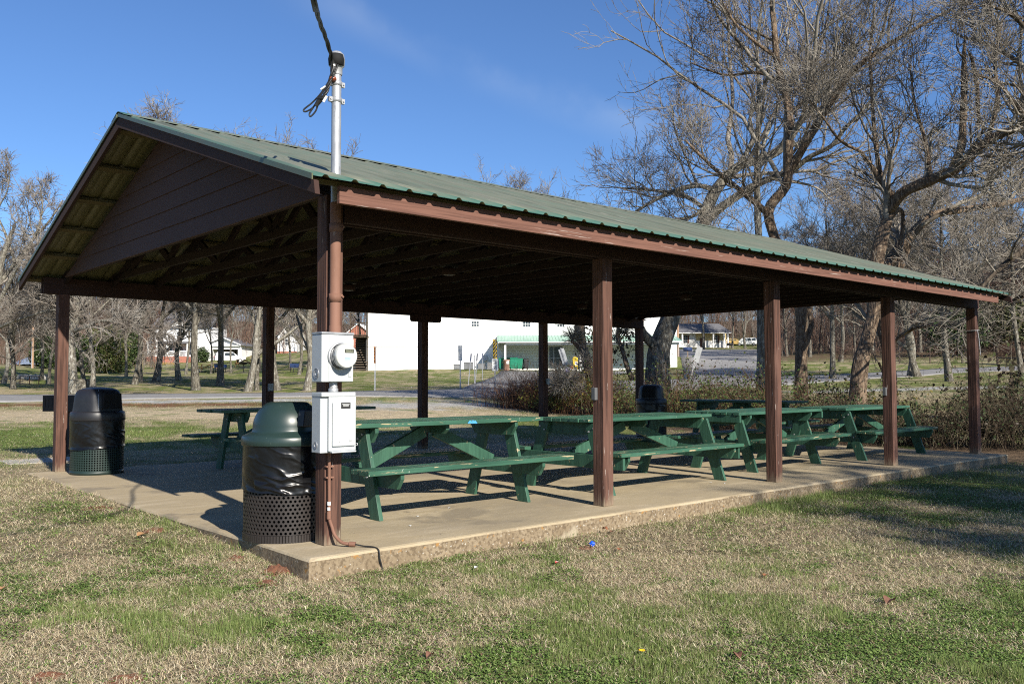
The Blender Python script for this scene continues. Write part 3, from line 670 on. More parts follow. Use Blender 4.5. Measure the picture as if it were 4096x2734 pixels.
o = thing('outlet_box', 'grey outlet box on the side of the fourth front post', 'outlet', (PX+3*SP-.001, PY+.10, 1.05), math.pi/2*3, 'electric boxes on the shelter posts')
MB().box(-.02,.028,-.04,0,-.06,.06).build('housing', M['box_shaded'], o, .004)
x = PX+4*SP; b = MB(); e = .007; z = 2.03
b.tube([(x-e,PY-e,z),(x+PW+e,PY-e,z+.01),(x+PW+e,PY+PW+e,z),(x-e,PY+PW+e,z),(x-e,PY-e,z)], .005, 6)
b.tube([(x+.07,PY-e-.003,z),(x+.09,PY-.02,z-.12),(x+.12,PY-.02,z-.26),(x+.135,PY-.022,z-.40)], .005, 6)
tag(b.build('string', M['white']), 'white cord tied round the last front post with a loose end', 'cord')

# ------------------------------------------------------------------ electric service on the corner post
def beam_clamp(b, z, r):
    b.lathe([(r+.001,z-.018),(r+.006,z-.016),(r+.006,z+.016),(r+.001,z+.018)], 18)
    for s in (-1,1): b.box(s*(r+.004)-.0, s*(r+.03), -.012, .012, z-.018, z+.018); b.tube([(s*(r+.018),-.02,z),(s*(r+.018),.02,z)], .007, 6)
mx_, my_ = .352, .288
t = thing('service_mast', 'tall galvanised electric mast with weatherhead rising through the roof corner', 'mast', (mx_,my_,1.56))
MB().tube([(0,0,.96),(0,0,2.0)], .036, 20).build('upper_pipe', M['galv'], t)
MB().tube([(0,0,.0),(0,0,.05),(0,0,.06),(0,0,.97)], [.044,.044,.040,.040], 20).build('lower_pipe', M['brownpipe'], t)
b = MB()
for z in (.28, .80): b.lathe([(.041,z-.05),(.045,z-.05),(.045,z+.012),(.041,z+.012)], 18); b.box(.044,.06,-.012,.012,z-.03,z+.01); b.tube([(.052,-.03,z-.01),(.052,.02,z-.01)], .008, 6)
b.build('pipe_strap', M['brownpipe'], t)
b = MB(); beam_clamp(b, 1.865, .036); beam_clamp(b, 1.74, .036); b.build('clamp', M['galv'], t)
b = MB()
prof = [(.040,1.93),(.043,1.94),(.043,1.985),(.058,2.0),(.062,2.045),(.055,2.085),(.035,2.105),(.0,2.11)]
b.lathe(prof, 24); b.build('weatherhead', M['galv'], t)
b = MB(); b.lathe([(.040,1.992),(.056,1.998),(.060,2.045),(.052,2.078),(.02,2.09)], 20, (-.012,-.014,0)); b.build('weatherhead_face', M['dark'], t)
b = MB(); b.ball((-.045,-.03,1.885), .026, 12, 8, .8); b.ball((-.062,-.03,1.885), .018, 12, 8); b.build('insulator', M['porcelain'], t)
def MP(px,row,d): return Vector(at(px,row,d))
dm = float((np.array([mx_,my_,3.5])-EYE) @ FW)
pth = [MP(1268,395,dm-.05),MP(1290,390,dm-.08),MP(1309,357,dm-.08),MP(1327,300,dm-.07),MP(1327,233,dm-.10),MP(1305,160,dm-.35),MP(1281,92,dm-.75),MP(1254,0,dm-1.5),MP(1180,-300,dm-3.0)]
end = Vector((-9.5,-12,8.6)); pth += [pth[-1].lerp(end,.35)-Vector((0,0,.35)), pth[-1].lerp(end,.7)-Vector((0,0,.35)), end]
def smooth(pts, n=6):
    out = []; P = [pts[0]]+list(pts)+[pts[-1]]
    for a,b_,c,d in zip(P, P[1:], P[2:], P[3:]):
        for i in range(n):
            u = i/n; out.append(.5*((2*b_)+(c-a)*u+(2*a-5*b_+4*c-d)*u*u+(3*b_-a-3*c+d)*u**3))
    return out+[pts[-1]]
ct = thing('service_cable', 'twisted black overhead electric cable drooping to the weatherhead', 'cable', pth[3])
o3 = -Vector(pth[3])
sp_ = smooth(pth, 10)
for ph, r in ((0,.0085),(2.1,.0085),(4.2,.006)):
    q = [p+o3+(Vector(RT)*math.cos(i*.35+ph)+Vector(UP)*math.sin(i*.35+ph)*.4+Vector(FW)*math.sin(i*.35+ph))*.0095 for i,p in enumerate(sp_)]
    MB().tube(q, r, 7).build('conductor', M['cable'], ct)
hd = Vector((mx_-.02,my_-.045,3.60))
b = MB()
b.tube([p+o3 for p in smooth([hd, MP(1338,272,dm-.07), MP(1318,320,dm-.07), MP(1285,372,dm-.06), MP(1250,410,dm-.05), MP(1216,438,dm-.05), MP(1222,447,dm-.05), MP(1250,432,dm-.05), MP(1273,402,dm-.06)])], .0065, 7)
b.tube([p+o3 for p in smooth([hd+Vector((.015,0,-.01)), MP(1345,278,dm-.07), MP(1326,318,dm-.08), MP(1300,355,dm-.07), MP(1272,400,dm-.06), MP(1252,432,dm-.05), MP(1238,455,dm-.05), MP(1243,466,dm-.05), MP(1264,442,dm-.05), MP(1275,405,dm-.06)])], .0065, 7)
b.build('drip_loop', M['cable'], ct)
b = MB(); b.tube([MP(1262,425,dm-.06)+o3, MP(1276,405,dm-.06)+o3, MP(1288,395,dm-.07)+o3], [.016,.021,.016], 8); b.build('splice', M['cable'], ct)
b = MB(); b.tube([MP(1284,358,dm-.06)+o3, MP(1303,346,dm-.07)+o3], .0085, 8); b.tube([MP(1293,408,dm-.085)+o3, MP(1307,385,dm-.085)+o3], .010, 8); b.tube([MP(1335,258,dm-.07)+o3, MP(1337,266,dm-.07)+o3],.009,8); b.build('tape_wrap', M['white'], ct)
# meter socket
mt = thing('electric_meter', 'pale grey electric meter box with round glass meter on the corner post', 'meter', (.33,PY-.001,1.20))
mt_y = -.145
b = MB(); b.box(-.133,.130,mt_y,-.0,0,.345); b.build('enclosure', M['meterbox'], mt, .006)
b = MB(); b.box(-.136,.134,mt_y-.006,0,.3455,.362); b.build('top_cap', M['galv'], mt, .003)
b = MB(); b.box(-.075,.125,mt_y-.006,mt_y-.0005,.004,.342); b.build('front_cover', M['meterbox'], mt, .003)
Mx = Matrix.Translation((.012,mt_y-.006,.188)) @ Matrix.Rotation(R(90),4,'X')
b = MB(); b.lathe([(.098,0),(.100,.006),(.097,.016),(.090,.016)], 40, M=Mx); b.build('meter_ring', M['galv'], mt)
b = MB(); b.lathe([(.088,.010),(.088,.055),(.090,.058),(.082,.075)], 40, M=Mx); b.build('meter_rim', M['clearglass'], mt)
b = MB(); b.lathe([(.0885,.075),(.0885,.09),(.086,.098),(.083,.101)], 40, M=Mx); b.lathe([(.083,.101),(.0,.1012)], 40, M=Mx); b.build('meter_glass', nm('meter_face', (.47,.48,.455), .25, [((9,9,9),.5,.75,(.58,.59,.57))], spec=.6, coat=.6), mt)
def face_box(x0,x1,z0,z1,d,mat,nm_):
    b = MB(); cx, cy, cz = Mx.translation; b.box(cx+x0,cx+x1,cy-.1012-d,cy-.1005,cz+z0,cz+z1); return b.build(nm_, mat, mt, .0)
face_box(-.018,.056,.022,.048,.0015,M['sign_black'],'display_frame'); face_box(-.012,.050,.027,.043,.002,nm('lcd',(.16,.17,.12),.3,[((60,60,60),.5,.7,(.08,.08,.06))]),'display')
face_box(-.058,.062,-.052,-.004,.0012,nm('meter_label',(.48,.60,.63),.5,[((9,9,9),.5,.7,(.5,.58,.6))]),'label_plate')
for z, x0, x1, h in ((-.013,-.05,.05,.002),(-.022,-.02,.028,.006),(-.033,-.018,.03,.003),(-.042,-.04,.05,.0015)): face_box(x0,x1,z,z+h,.0018,nm('meter_print',(.14,.20,.24),.6,[((9,9,9),.5,.7,(.2,.25,.28))]),'meter_print')
b = MB()
for r in (.040,.030,.019): b.lathe([(r,0),(r,.003),(r-.004,.003),(r-.004,0)], 24, M=Matrix.Translation((-.1335,-.070,.062)) @ Matrix.Rotation(R(-90),4,'Y'))
b.build('knockout', M['galv'], mt)
b = MB(); b.box(.085,.108,mt_y-.012,mt_y-.006,.035,.068); b.tube([(.096,mt_y-.012,.075),(.10,mt_y-.03,.11)], .002, 5); b.build('seal_tag', M['meterbox'], mt, .002)
# breaker panel
bp = thing('breaker_panel', 'white outdoor breaker panel with hinged cover below the meter', 'panel', (.343,PY-.001,.689))
b = MB(); b.box(-.142,.120,-.125,0,0,.43); b.build('enclosure', M['meterbox'], bp, .005)
b = MB(); b.box(-.146,.136,-.15,0,.405,.437); b.build('hood', M['meterbox'], bp, .005)
b = MB(); b.box(-.086,.140,-.149,-.1255,.012,.404); b.build('cover', M['meterbox'], bp, .004)
b = MB(); b.prism([(-.062,.045),(.128,.045),(.128,.365),(-.062,.365)], 'y', -.165, -.1495); b.build('cover_panel', M['meterbox'], bp, .007)
b = MB(); b.box(-.07,.13,-.172,-.1255,0,.0115); b.build('cover_lip', M['meterbox'], bp, .003)
b = MB(); b.box(.004,.082,-.1665,-.1652,.318,.362); b.build('label_plate', M['sign_black'], bp)
b = MB()
for i,(x0,x1) in enumerate(((.012,.074),(.018,.07),(.02,.066))): b.box(x0,x1,-.1672,-.1666,.350-i*.008,.3525-i*.008)
b.build('label_print', M['sign_white'], bp)
b = MB(); b.box(-.02,.10,-.1658,-.1652,.075,.088); b.build('worn_sticker', nm('worn_sticker', (.30,.31,.32), .6, [((60,60,60),.45,.55,(.58,.6,.61))]), bp)
b = MB(); b.tube([(.143,-.14,.06),(.152,-.15,.06),(.152,-.15,.045),(.143,-.14,.045)], .003, 6); b.build('hasp', M['galv'], bp)
b = MB()
for r in (.026,.017): b.lathe([(r,0),(r,.003),(r-.004,.003),(r-.004,0)], 20, M=Matrix.Translation((-.1425,-.06,.055)) @ Matrix.Rotation(R(-90),4,'Y'))
b.build('knockout', M['galv'], bp)
b = MB(); b.lathe([(.034,1.126),(.036,1.128),(.036,1.152),(.030,1.155),(.030,1.2)], 18, (.335,PY-.075,0)); tag(b.build('conduit_nipple', M['galv']), 'short grey conduit nipple between meter box and breaker panel', 'conduit')
# conduit running down to the slab edge
cx_, cy_ = PX+.018, PY-.032
q = smooth([Vector((cx_,cy_,.69)),Vector((cx_,cy_,.5)),Vector((cx_+.003,cy_,.30)),Vector((cx_+.006,cy_,.20)),Vector((cx_+.02,cy_-.012,.14)),Vector((cx_+.032,cy_-.03,.085)),Vector((cx_+.06,cy_-.075,.035)),Vector((cx_+.10,cy_-.12,.022)),Vector((cx_+.125,cy_-.145,.02))])
cd = thing('conduit_pipe', 'thin brown conduit running down the corner post and curving onto the slab', 'conduit', (cx_,cy_,0))
o3 = -Vector((cx_,cy_,0))
MB().tube([p+o3 for p in q], .0125, 10).build('pipe', M['brownpipe'], cd)
b = MB(); b.tube([Vector((0,0,.20)),Vector((0,0,.255))], .017, 10); b.tube([Vector((.10,-.12,.0225)),Vector((.132,-.152,.0205))], .0185, 10); b.build('coupling', M['brownpipe'], cd)
b = MB(); b.tube([Vector((0,0,.262)),Vector((0,0,.285))], .0132, 10); b.tube([Vector((0,0,.30)),Vector((0,0,.325))], .0135, 10); b.build('white_tape', M['white'], cd)
b = MB()
for z in (.50,.58): b.box(-.022,.04,-.002,.03,z-.006,z+.006)
b.build('pipe_strap', M['brownpipe'], cd, .002)
q = smooth([Vector((cx_+.13,cy_-.15,.0205)),Vector((cx_+.17,cy_-.20,.010)),Vector((cx_+.215,cy_-.27,.006)),Vector((cx_+.222,cy_-.325,-.01)),Vector((cx_+.225,cy_-.335,-.07)),Vector((cx_+.24,cy_-.335,-.12)),Vector((cx_+.245,cy_-.345,-.17))])
tag(MB().tube(q, .0055, 7).build('ground_wire', M['cable']), 'black wire leaving the conduit and hanging over the slab edge', 'wire')

# ------------------------------------------------------------------ picnic tables
def table(label, x, y, rz, Ln=2.42, legx=.875, H=.835, BH=.465, stance=.49, topw=.75, bo=.78, npl=5, endcleat=False, wood='green', zb=0.0, seed=0, group='green picnic tables under the shelter', double=False):
    g = random.Random(seed); mt = M['green'] if wood == 'green' else M[wood]; ml = M['greenleg'] if wood == 'green' else M[wood]
    t = thing('picnic_table', label, 'picnic table', (x,y,zb), rz, group)
    th = .04; pw = topw/npl
    b = MB()
    for i in range(npl):
        y0 = -topw/2+i*pw+.004; j = g.uniform(-.02,.02)
        b.box(-Ln/2+j*.5, Ln/2+j, y0, y0+pw-.008, H-th+g.uniform(-.002,.002), H+g.uniform(-.002,.002))
    b.build('tabletop', mt, t, .004)
    for s in (-1,1):
        b = MB(); w = .145
        for i in range(2):
            y0 = s*bo-(s>0)*w-s*i*(w+.008); j = g.uniform(-.04,.04)
            b.box(-Ln/2+j, Ln/2+j*.7+.0, y0, y0+w, BH-th+g.uniform(-.002,.002), BH+g.uniform(-.002,.002))
        b.build('bench', M['green_worn'] if wood == 'green' else mt, t, .004)
    zc = H-th; ti = max(.17, stance-.29)
    for sx in (-1,1):
        x0 = sx*legx
        for s in (-1,1):
            f = s*(stance-.07); u = s*ti*.9; zt_ = zc-.012 if not endcleat else zc-.004
            P = [(f-.076,0),(f+.076,0),(u+.076,zt_),(u-.076,zt_)]
            b = MB(); b.prism(P, 'x', x0-.02, x0+.02); b.build('leg', ml, t, .003)
        xi = x0-sx*.0225
        a_, b_ = sorted((xi, xi-sx*.038)); yb = bo-.03
        b = MB(); b.prism([(-yb,BH-th-.001),(-yb,BH-th-.05),(-yb+.06,BH-th-.14),(yb-.06,BH-th-.14),(yb,BH-th-.05),(yb,BH-th-.001)], 'x', a_, b_)
        if double: b.prism([(-yb,BH-th-.001),(-yb,BH-th-.14),(yb,BH-th-.14),(yb,BH-th-.001)], 'x', x0+sx*.0225, x0+sx*.06) if sx > 0 else b.prism([(-yb,BH-th-.001),(-yb,BH-th-.14),(yb,BH-th-.14),(yb,BH-th-.001)], 'x', x0-.06, x0-.0225)
        b.build('seat_support', ml, t, .003)
        ce = topw/2-.02
        c0, c1 = (xi, xi-sx*.038); c0, c1 = sorted((c0,c1))
        b = MB(); b.prism([(-ce,zc-.001),(-ce,zc-.045),(-ce+.07,zc-.135),(ce-.07,zc-.135),(ce,zc-.045),(ce,zc-.001)], 'x', c0, c1); b.build('top_cleat', ml, t, .003)
        if endcleat:
            e0, e1 = sorted((sx*(Ln/2-.005), sx*(Ln/2-.045)))
            b = MB(); b.box(e0, e1, -ce-.02, ce+.02, zc-.095, zc-.002); b.build('end_cleat', ml, t, .003)
        b = MB(); xa = sx*(legx-.07); xb_ = sx*.06
        b.beam((xa,0,BH-th-.03),(xb_,0,zc-.07),.04,.115,(0,0,1)); b.build('brace', ml, t, .003)
    b = MB(); b.prism([(-.30,zc-.001),(-.30,zc-.05),(-.25,zc-.09),(.25,zc-.09),(.30,zc-.05),(.30,zc-.001)], 'x', -.02, .02); b.build('top_cleat', ml, t, .003)
    b = MB()
    for sx in (-1,1):
        for s in (-1,1):
            for yy, z in ((s*(ti+.02),zc-.06),(s*(ti-.05),zc-.10),(s*(stance-.19),BH-.10)):
                xx = sx*(legx+.021); b.tube([(xx,yy,z),(xx+sx*.012,yy,z)], .010, 7)
    b.build('bolt', M['galv'], t)
    return t
T1 = table('green picnic table beside the corner post, with a bright blue paint patch on its edge', 2.135, 1.55, R(.5), seed=1)
b = MB(); b.prism([(-.06,-.034),(-.035,-.006),(.035,-.005),(.06,-.037)], 'y', -.3775, -.3735)
o = b.build('paint_patch', nm('blue_paint_mark', (.06,.30,.72), .6, [((30,30,60),.52,.6,(.05,.17,.11))]), T1); o.location = (.24,-.0,.835)
table('green picnic table behind the second front post, chalk smears on its plank ends', 5.03, 1.53, R(1), Ln=2.26, legx=1.02, H=.797, BH=.455, stance=.68, topw=.82, bo=.88, npl=6, endcleat=False, double=True, seed=2)
table('green picnic table with nine narrow top planks, third along the front row', 8.00, 1.68, R(2.2), Ln=2.28, legx=.865, H=.793, BH=.446, stance=.52, topw=.86, bo=.86, npl=9, endcleat=True, seed=3)
table('green picnic table with wide splayed legs at the far right of the front row', 10.88, 1.68, R(.4), Ln=2.22, legx=1.03, H=.787, BH=.445, stance=.69, topw=.84, bo=.86, npl=6, seed=4)
table('dark green picnic table in deep shade behind the green trash can', 3.0, 6.08, R(2), Ln=2.42, legx=.85, H=.835, BH=.48, seed=5)
table('dark green picnic table set crosswise in the shade at the far end of the slab', 11.85, 4.5, R(90), Ln=2.44, legx=.85, H=.83, BH=.465, seed=6)

# ------------------------------------------------------------------ trash cans
def perforated(r, z0, z1, ncol, nrow, hr, base, k=8, square=False):
    """tube wall with real holes; returns verts, faces"""
    vs = []; fs = []
    du = 2*math.pi/ncol; dz = (z1-z0)/nrow
    def P(u, z, rr=r): return (rr*math.cos(u), rr*math.sin(u), z)
    for a in range(nrow):
        for c in range(ncol):
            off = (a % 2)*.5 if not square else 0
            uc = (c+off)*du; zc = z0+(a+.5)*dz
            sq = []; ho = []
            for i in range(k):
                t = 2*math.pi*(i+.5)/k; ca, sa = math.cos(t), math.sin(t); m_ = max(abs(ca),abs(sa))
                sq.append((uc+.5*du*ca/m_, zc+.5*dz*sa/m_)); ho.append((uc+hr*ca/r, zc+hr*sa))
            # clamp corners to the exact cell corner so cells join
            n = len(vs)
            vs += [P(*p) for p in sq]+[P(*p) for p in ho]+[P(p[0],p[1],r-.008) for p in ho]
            for i in range(k):
                j = (i+1) % k
                fs.append((n+i,n+j,n+k+j,n+k+i)); fs.append((n+k+i,n+k+j,n+2*k+j,n+2*k+i))
            for i in range(k):      # corner triangles
                j = (i+1) % k
                pa, pb = sq[i], sq[j]
                if abs(pa[0]-pb[0]) > 1e-6 and abs(pa[1]-pb[1]) > 1e-6:
                    cu = uc+.5*du*(1 if (pa[0]+pb[0])/2 > uc else -1); cz = zc+.5*dz*(1 if (pa[1]+pb[1])/2 > zc else -1)
                    vs.append(P(cu,cz)); fs.append((n+i, len(vs)-1, n+j))
    return vs, fs
def bag_mesh(r, z0, z1, seed, slope=.02):
    n, m_ = 220, 70; V = []
    g = np.random.default_rng(seed)
    th = np.linspace(0, 2*np.pi, n, endpoint=False)
    for i in range(m_):
        w = i/(m_-1); z = z1+(z0-z1)*w + slope*np.sin(th+seed)*w + .012*(fbm(np.cos(th)*2+5,np.sin(th)*2+seed,1.6,seed,3)-.5)*w*2
        px_ = np.cos(th)*2.2; py_ = np.sin(th)*2.2
        a1 = fbm(th*1.6+z*7, z*5+th*.4, 1.2, seed, 3)-.5; a2 = fbm(px_*2+z*3, py_*2+z*6, 2.2, seed+4, 3)-.5
        crease = np.abs(fbm(px_*1.4+z*4, py_*1.4-z*5, 1.5, seed+9, 2)-.5)
        fold = fbm(th*1.5+z*9, z*7-th*.5, 1.1, seed+2, 2)-.5; rr = r + .016*a1*(.2+.8*w) + .004*a2 + .011*np.exp(-(fold/.05)**2)*(.15+.85*w)*sstep(.35,.6,fbm(th*1.2, z*4, 1., seed+6, 2)) + .004*w + .006*np.exp(-((1-w)/.05)**2)
        V.append(np.stack([rr*np.cos(th), rr*np.sin(th), z], -1))
    V = np.concatenate(V); i, j = np.meshgrid(np.arange(m_-1), np.arange(n), indexing='ij')
    q = np.stack([i*n+j, i*n+(j+1)%n, (i+1)*n+(j+1)%n, (i+1)*n+j], -1).reshape(-1,4)
    return np_mesh('bag', V, quads=q[:, ::-1], smooth=True)
def can(label, x, y, rz, shell, holes, lid):
    t = thing('trash_can', label, 'trash can', (x,y,0), rz, 'trash cans on the slab')
    r = .325
    if holes == 'round':
        b = MB(); vs, fs = perforated(r, .058, .47, 60, 14, .0108, 0); b.add(vs, fs); b.build('mesh_shell', M[shell], t)
        b = MB()
        for k in range(90):
            u = 2*math.pi*k/90; p = Matrix.Rotation(u,4,'Z'); b.box(r-.012, r+.004, -.0085, .0085, .0, .056, p)
        b.lathe([(r-.010,0),(r-.010,.058),(r,.058)], 60); b.build('base_band', M[shell], t)
    else:
        b = MB(); vs, fs = perforated(r, .05, .44, 64, 13, .0108, 0, 8, True); b.add(vs, fs); b.build('mesh_shell', M[shell], t)
        b = MB(); b.lathe([(r-.03,0),(r+.004,.0),(r+.004,.05),(r-.004,.05)], 60); b.build('base_band', M[shell], t)
    b = MB(); b.lathe([(0,.01),(r-.03,.012),(r-.028,.5)], 40); b.build('liner', M['dark'], t)
    o = obj('bag', bag_mesh(r+.008, .375 if holes == 'round' else .345, .735, 3 if holes == 'round' else 8, .018), M['bag'], t)
    if lid == 'dome':
        b = MB(); b.lathe([(r-.01,.72),(r+.018,.718),(r+.022,.725),(r+.018,.778),(r+.010,.790),(r-.045,.812),(r-.058,.820),(r-.063,.834),(r-.064,.865),(r-.071,.905),(r-.088,.948),(r-.112,.986),(r-.142,1.018),(r-.165,1.036),(r-.178,1.042),(r-.19,1.044),(0,1.046)], 64)
        b.build('dome_lid', M['lidgreen'], t)
        b = MB(); b.prism([(-.14,.86),(.14,.86),(.12,.99),(-.12,.99)], 'y', .22, .285); b.build('flap_opening', M['black_plastic'], t, .01)
    else:
        b = MB(); n = 64
        prof = [(r-.01,.70),(r+.012,.70),(r+.016,.71),(r+.010,.80),(r+.002,.815),(r-.03,.825)]
        b.lathe(prof, n)
        # squarish hood that leans in and rounds over at the top
        rings = []
        for z, s in ((.822,.98),(.87,.955),(.95,.93),(1.02,.90),(1.07,.85),(1.105,.74),(1.125,.55),(1.135,.28),(1.137,.02)):
            ring = []
            for j in range(n):
                u = 2*math.pi*j/n; cu, su = math.cos(u), math.sin(u); e = 4.2
                rad_ = .272*s/((abs(cu)**e+abs(su)**e)**(1/e))
                rad_ = min(rad_, (r-.012)*s)
                ring.append((rad_*cu, rad_*su, z))
            rings.append(ring)
        vs = [v for q in rings for v in q]; b.add(vs, [(i*n+j, i*n+(j+1)%n, (i+1)*n+(j+1)%n, (i+1)*n+j) for i in range(len(rings)-1) for j in range(n)], True)
        b.build('hood_lid', M['black_plastic'], t)
        b = MB(); 
        for s in (-1,):
            b.prism([(-.155,.855),(.155,.855),(.14,1.055),(-.14,1.055)], 'y', -.274, -.225)
        b.build('flap_opening', M['dark'], t, .008)  # dark panel painted in for the shaded hollow of the hood opening
        b = MB(); b.tube([(-.19,-.235,.83),(-.188,-.23,.95),(-.178,-.215,1.03),(-.15,-.185,1.10)], .004, 6); b.build('lid_seam', M['grey_metal'], t)
        b = MB(); b.box(-.08,.05,-r-.022,-r-.0,.69,.705); b.box(-.075,-.06,-r-.024,-r-.004,.70,.745); b.build('lid_latch', M['black_plastic'], t, .003)
    return t
can('trash can with round green dome lid and brown perforated shell by the corner post', .30, .915, R(200), 'bin_brown', 'round', 'dome')
can('trash can with tall black hood and dark green mesh shell at the left back post', .69, 7.02, R(24), 'bin_green', 'square', 'hood')
b3 = at(2618,1700,19.2)
can('shaded trash can with black hood beside the last back post', 12.15, 7.02, R(-62), 'bin_green', 'square', 'hood')

# ------------------------------------------------------------------ park grill on its post, litter on the slab
g0 = ground(290, 14.6)
t = thing('park_grill', 'black steel park grill on a thick post behind the left trash can', 'grill', g0, HEAD)
zg = .86-g0[2]
b = MB(); b.box(-.36,.20,-.24,-.235,zg-.26+.13,zg+.13).box(-.36,.20,.235,.24,zg-.26+.13,zg+.13).box(-.36,-.355,-.2345,.2345,zg-.13,zg+.13).box(.195,.20,-.2345,.2345,zg-.13,zg+.13).box(-.355,.195,-.2345,.2345,zg-.125,zg-.12)
for k in range(3): b.box(-.33+k*.055,-.315+k*.055,-.246,-.2405,zg-.07,zg+.09)
b.build('firebox', M['black_metal'], t)
b = MB()
for k in range(12): b.box(-.35,.19,-.22+k*.04,-.21+k*.04,zg+.10,zg+.11)
b.build('grate', M['black_metal'], t)
b = MB(); b.tube([(-.36,-.1,zg+.0),(-.43,-.1,zg+.0)], .012, 8); b.build('handle', M['black_metal'], t)
b = MB(); b.box(-.05,.07,-.06,.06,-.1,zg-.126); b.build('post', M['black_metal'], t, .004)
g1 = ground(172, 13.6)
tag(MB().box(g1[0]-.5,g1[0]+.75,g1[1]-.3,g1[1]+.5,g1[2]-.1,g1[2]+.015).build('grill_pad', M['conc_old'], None, .01), 'small concrete pad in the grass beside the left back post', 'pad')
def leaf(name, label, cat, px, row, size, mat, zoff=.0, onslab=False, curl=.3, rz=0, group=None):
    if onslab:
        d = EYE; ray = at(px,row,1)-EYE; k = -EYE[2]/ray[2]; w = EYE+ray*k
    else:
        w = at(px,row,6)
        for dd in np.linspace(3.5, 16, 260):
            w = at(px,row,dd)
            if w[2] < z1(w[0],w[1])+.015: break
    t = MB(); n = 7; vs = []; fs = []
    for i in range(n+1):
        a = i/n; wd = math.sin(math.pi*min(1,a*.94+.03))**.8*.42
        for s in (-1,0,1): vs.append(((a-.5)*size, s*wd*size*.8, .012+abs(s)*curl*wd*size*.7+math.sin(a*3.1)*size*curl*.25))
    for i in range(n):
        for s in range(2): fs.append((i*3+s, i*3+s+1, (i+1)*3+s+1, (i+1)*3+s))
    nv = len(vs); vs2 = [(x,y,z-.0025) for x,y,z in vs]
    t.add(vs+vs2, fs+[tuple(i+nv for i in f[::-1]) for f in fs]); o = t.build(name, mat); o.location = (w[0],w[1],(0 if onslab else w[2]-.005)+zoff); o.rotation_euler = (0,0,rz)
    return tag(o, label, cat, group)
ML = {'tan': nm('leaf_tan', (.42,.24,.11), .7, [((40,40,40),.45,.7,(.34,.18,.08))]), 'brown': nm('leaf_brown', (.17,.08,.05), .7, [((40,40,40),.45,.7,(.11,.055,.035))]), 'rust': nm('leaf_rust', (.30,.12,.06), .7, [((40,40,40),.45,.7,(.2,.08,.045))])}
leaf('fallen_leaf','pale tan fallen leaf on the grass left of the slab edge','leaf',570,2145,.12,ML['tan'],.01,rz=.6,group='fallen leaves on the grass')
leaf('fallen_leaf','orange tan leaf at the left edge of the grass','leaf',8,2360,.06,ML['tan'],.01,rz=1.2,group='fallen leaves on the grass')
leaf('fallen_leaf','rust brown leaf on the grass in front of the third front post','leaf',3062,2308,.06,ML['rust'],.01,rz=.2,group='fallen leaves on the grass')
leaf('fallen_leaf','large dark brown curled leaf on green clover at right','leaf',3560,2420,.11,ML['brown'],.015,rz=.1,curl=.6,group='fallen leaves on the grass')
leaf('fallen_leaf','rust leaf next to the blue bottle cap','leaf',2478,2205,.06,ML['rust'],.015,rz=.5,group='fallen leaves on the grass')
leaf('fallen_leaf','upright rust leaf leaning on the slab edge','leaf',2420,2128,.06,ML['rust'],.02,rz=1.5,curl=.8,group='fallen leaves on the grass')
leaf('fallen_leaf','brown leaf lying below the slab right of the second front post','leaf',2448,2134,.06,ML['brown'],.015,rz=.3,group='fallen leaves on the grass')
leaf('fallen_leaf','dark curled leaf near the slab edge below the third front post','leaf',2965,2018,.07,ML['brown'],.015,rz=.9,curl=.7,group='fallen leaves on the grass')
leaf('fallen_leaf','brown leaf nearest the bottom edge in the middle of the lawn','leaf',2950,2640,.07,ML['brown'],.015,rz=.9,curl=.7,group='fallen leaves on the grass')
leaf('fallen_leaf','small brown leaf on the straw at lower left centre','leaf',1720,2640,.06,ML['brown'],.015,rz=.4,curl=.7,group='fallen leaves on the grass')
leaf('paper_scrap','white paper scrap on the grass below the slab edge','scrap',1905,2282,.045,M['white'],.02,rz=.4,group='paper litter on the grass')
leaf('paper_scrap','red and white wrapper scrap on the grass','scrap',2230,2262,.05,nm('wrapper_red',(.55,.09,.08),.5,[((30,30,30),.5,.55,(.6,.5,.48))]),.02,rz=.2,group='paper litter on the grass')
for i,(px,row) in enumerate(((1798,2031),(1670,2064),(2843,1930),(2900,1932),(1640,2102))):
    leaf('paper_scrap','tiny white paper fleck on the concrete floor','fleck',px,row,.035,M['white'],-.008,True,.15,rz=i*1.1,group='paper flecks on the floor')
w = at(2366,2182,6)
for dd in np.linspace(4,12,300):
    w = at(2366,2182,dd)
    if w[2] < z1(w[0],w[1])+.015: break
b = MB(); b.lathe([(0,.03),(.018,.03),(.021,.02),(.022,0)], 14); b.lathe([(.0225,0),(.024,.002),(.024,.006),(.0222,.008)], 14); o = b.build('bottle_cap', nm('blue_cap',(.01,.10,.75),.4,[((20,20,20),.5,.8,(.01,.08,.6))])); o.location = (w[0],w[1],w[2]+.008); o.rotation_euler = (.5,.3,0); tag(o,'bright blue bottle cap on bare soil in the grass','bottle cap')
w = at(2568,2630,4.4); w[2] = z1(w[0],w[1])
b = MB()
for k in range(13):
    a = 2*math.pi*k/13; b.beam((0,0,.035),(.016*math.cos(a),.016*math.sin(a),.04),.006,.0015)
o = b.build('petal', nm('dandelion_petals',(.8,.5,.01),.6,[((60,60,60),.5,.7,(.75,.4,.01))])); fl = thing('dandelion','yellow dandelion flower in the grass near the bottom','flower',w); o.parent = fl
MB().tube([(0,0,-.01),(.003,0,.036)], .0015, 6).build('stem', M['leafattr'] if False else nm('dandelion_stem',(.12,.18,.05),.7,[((30,30,30),.5,.7,(.1,.15,.04))]), fl)
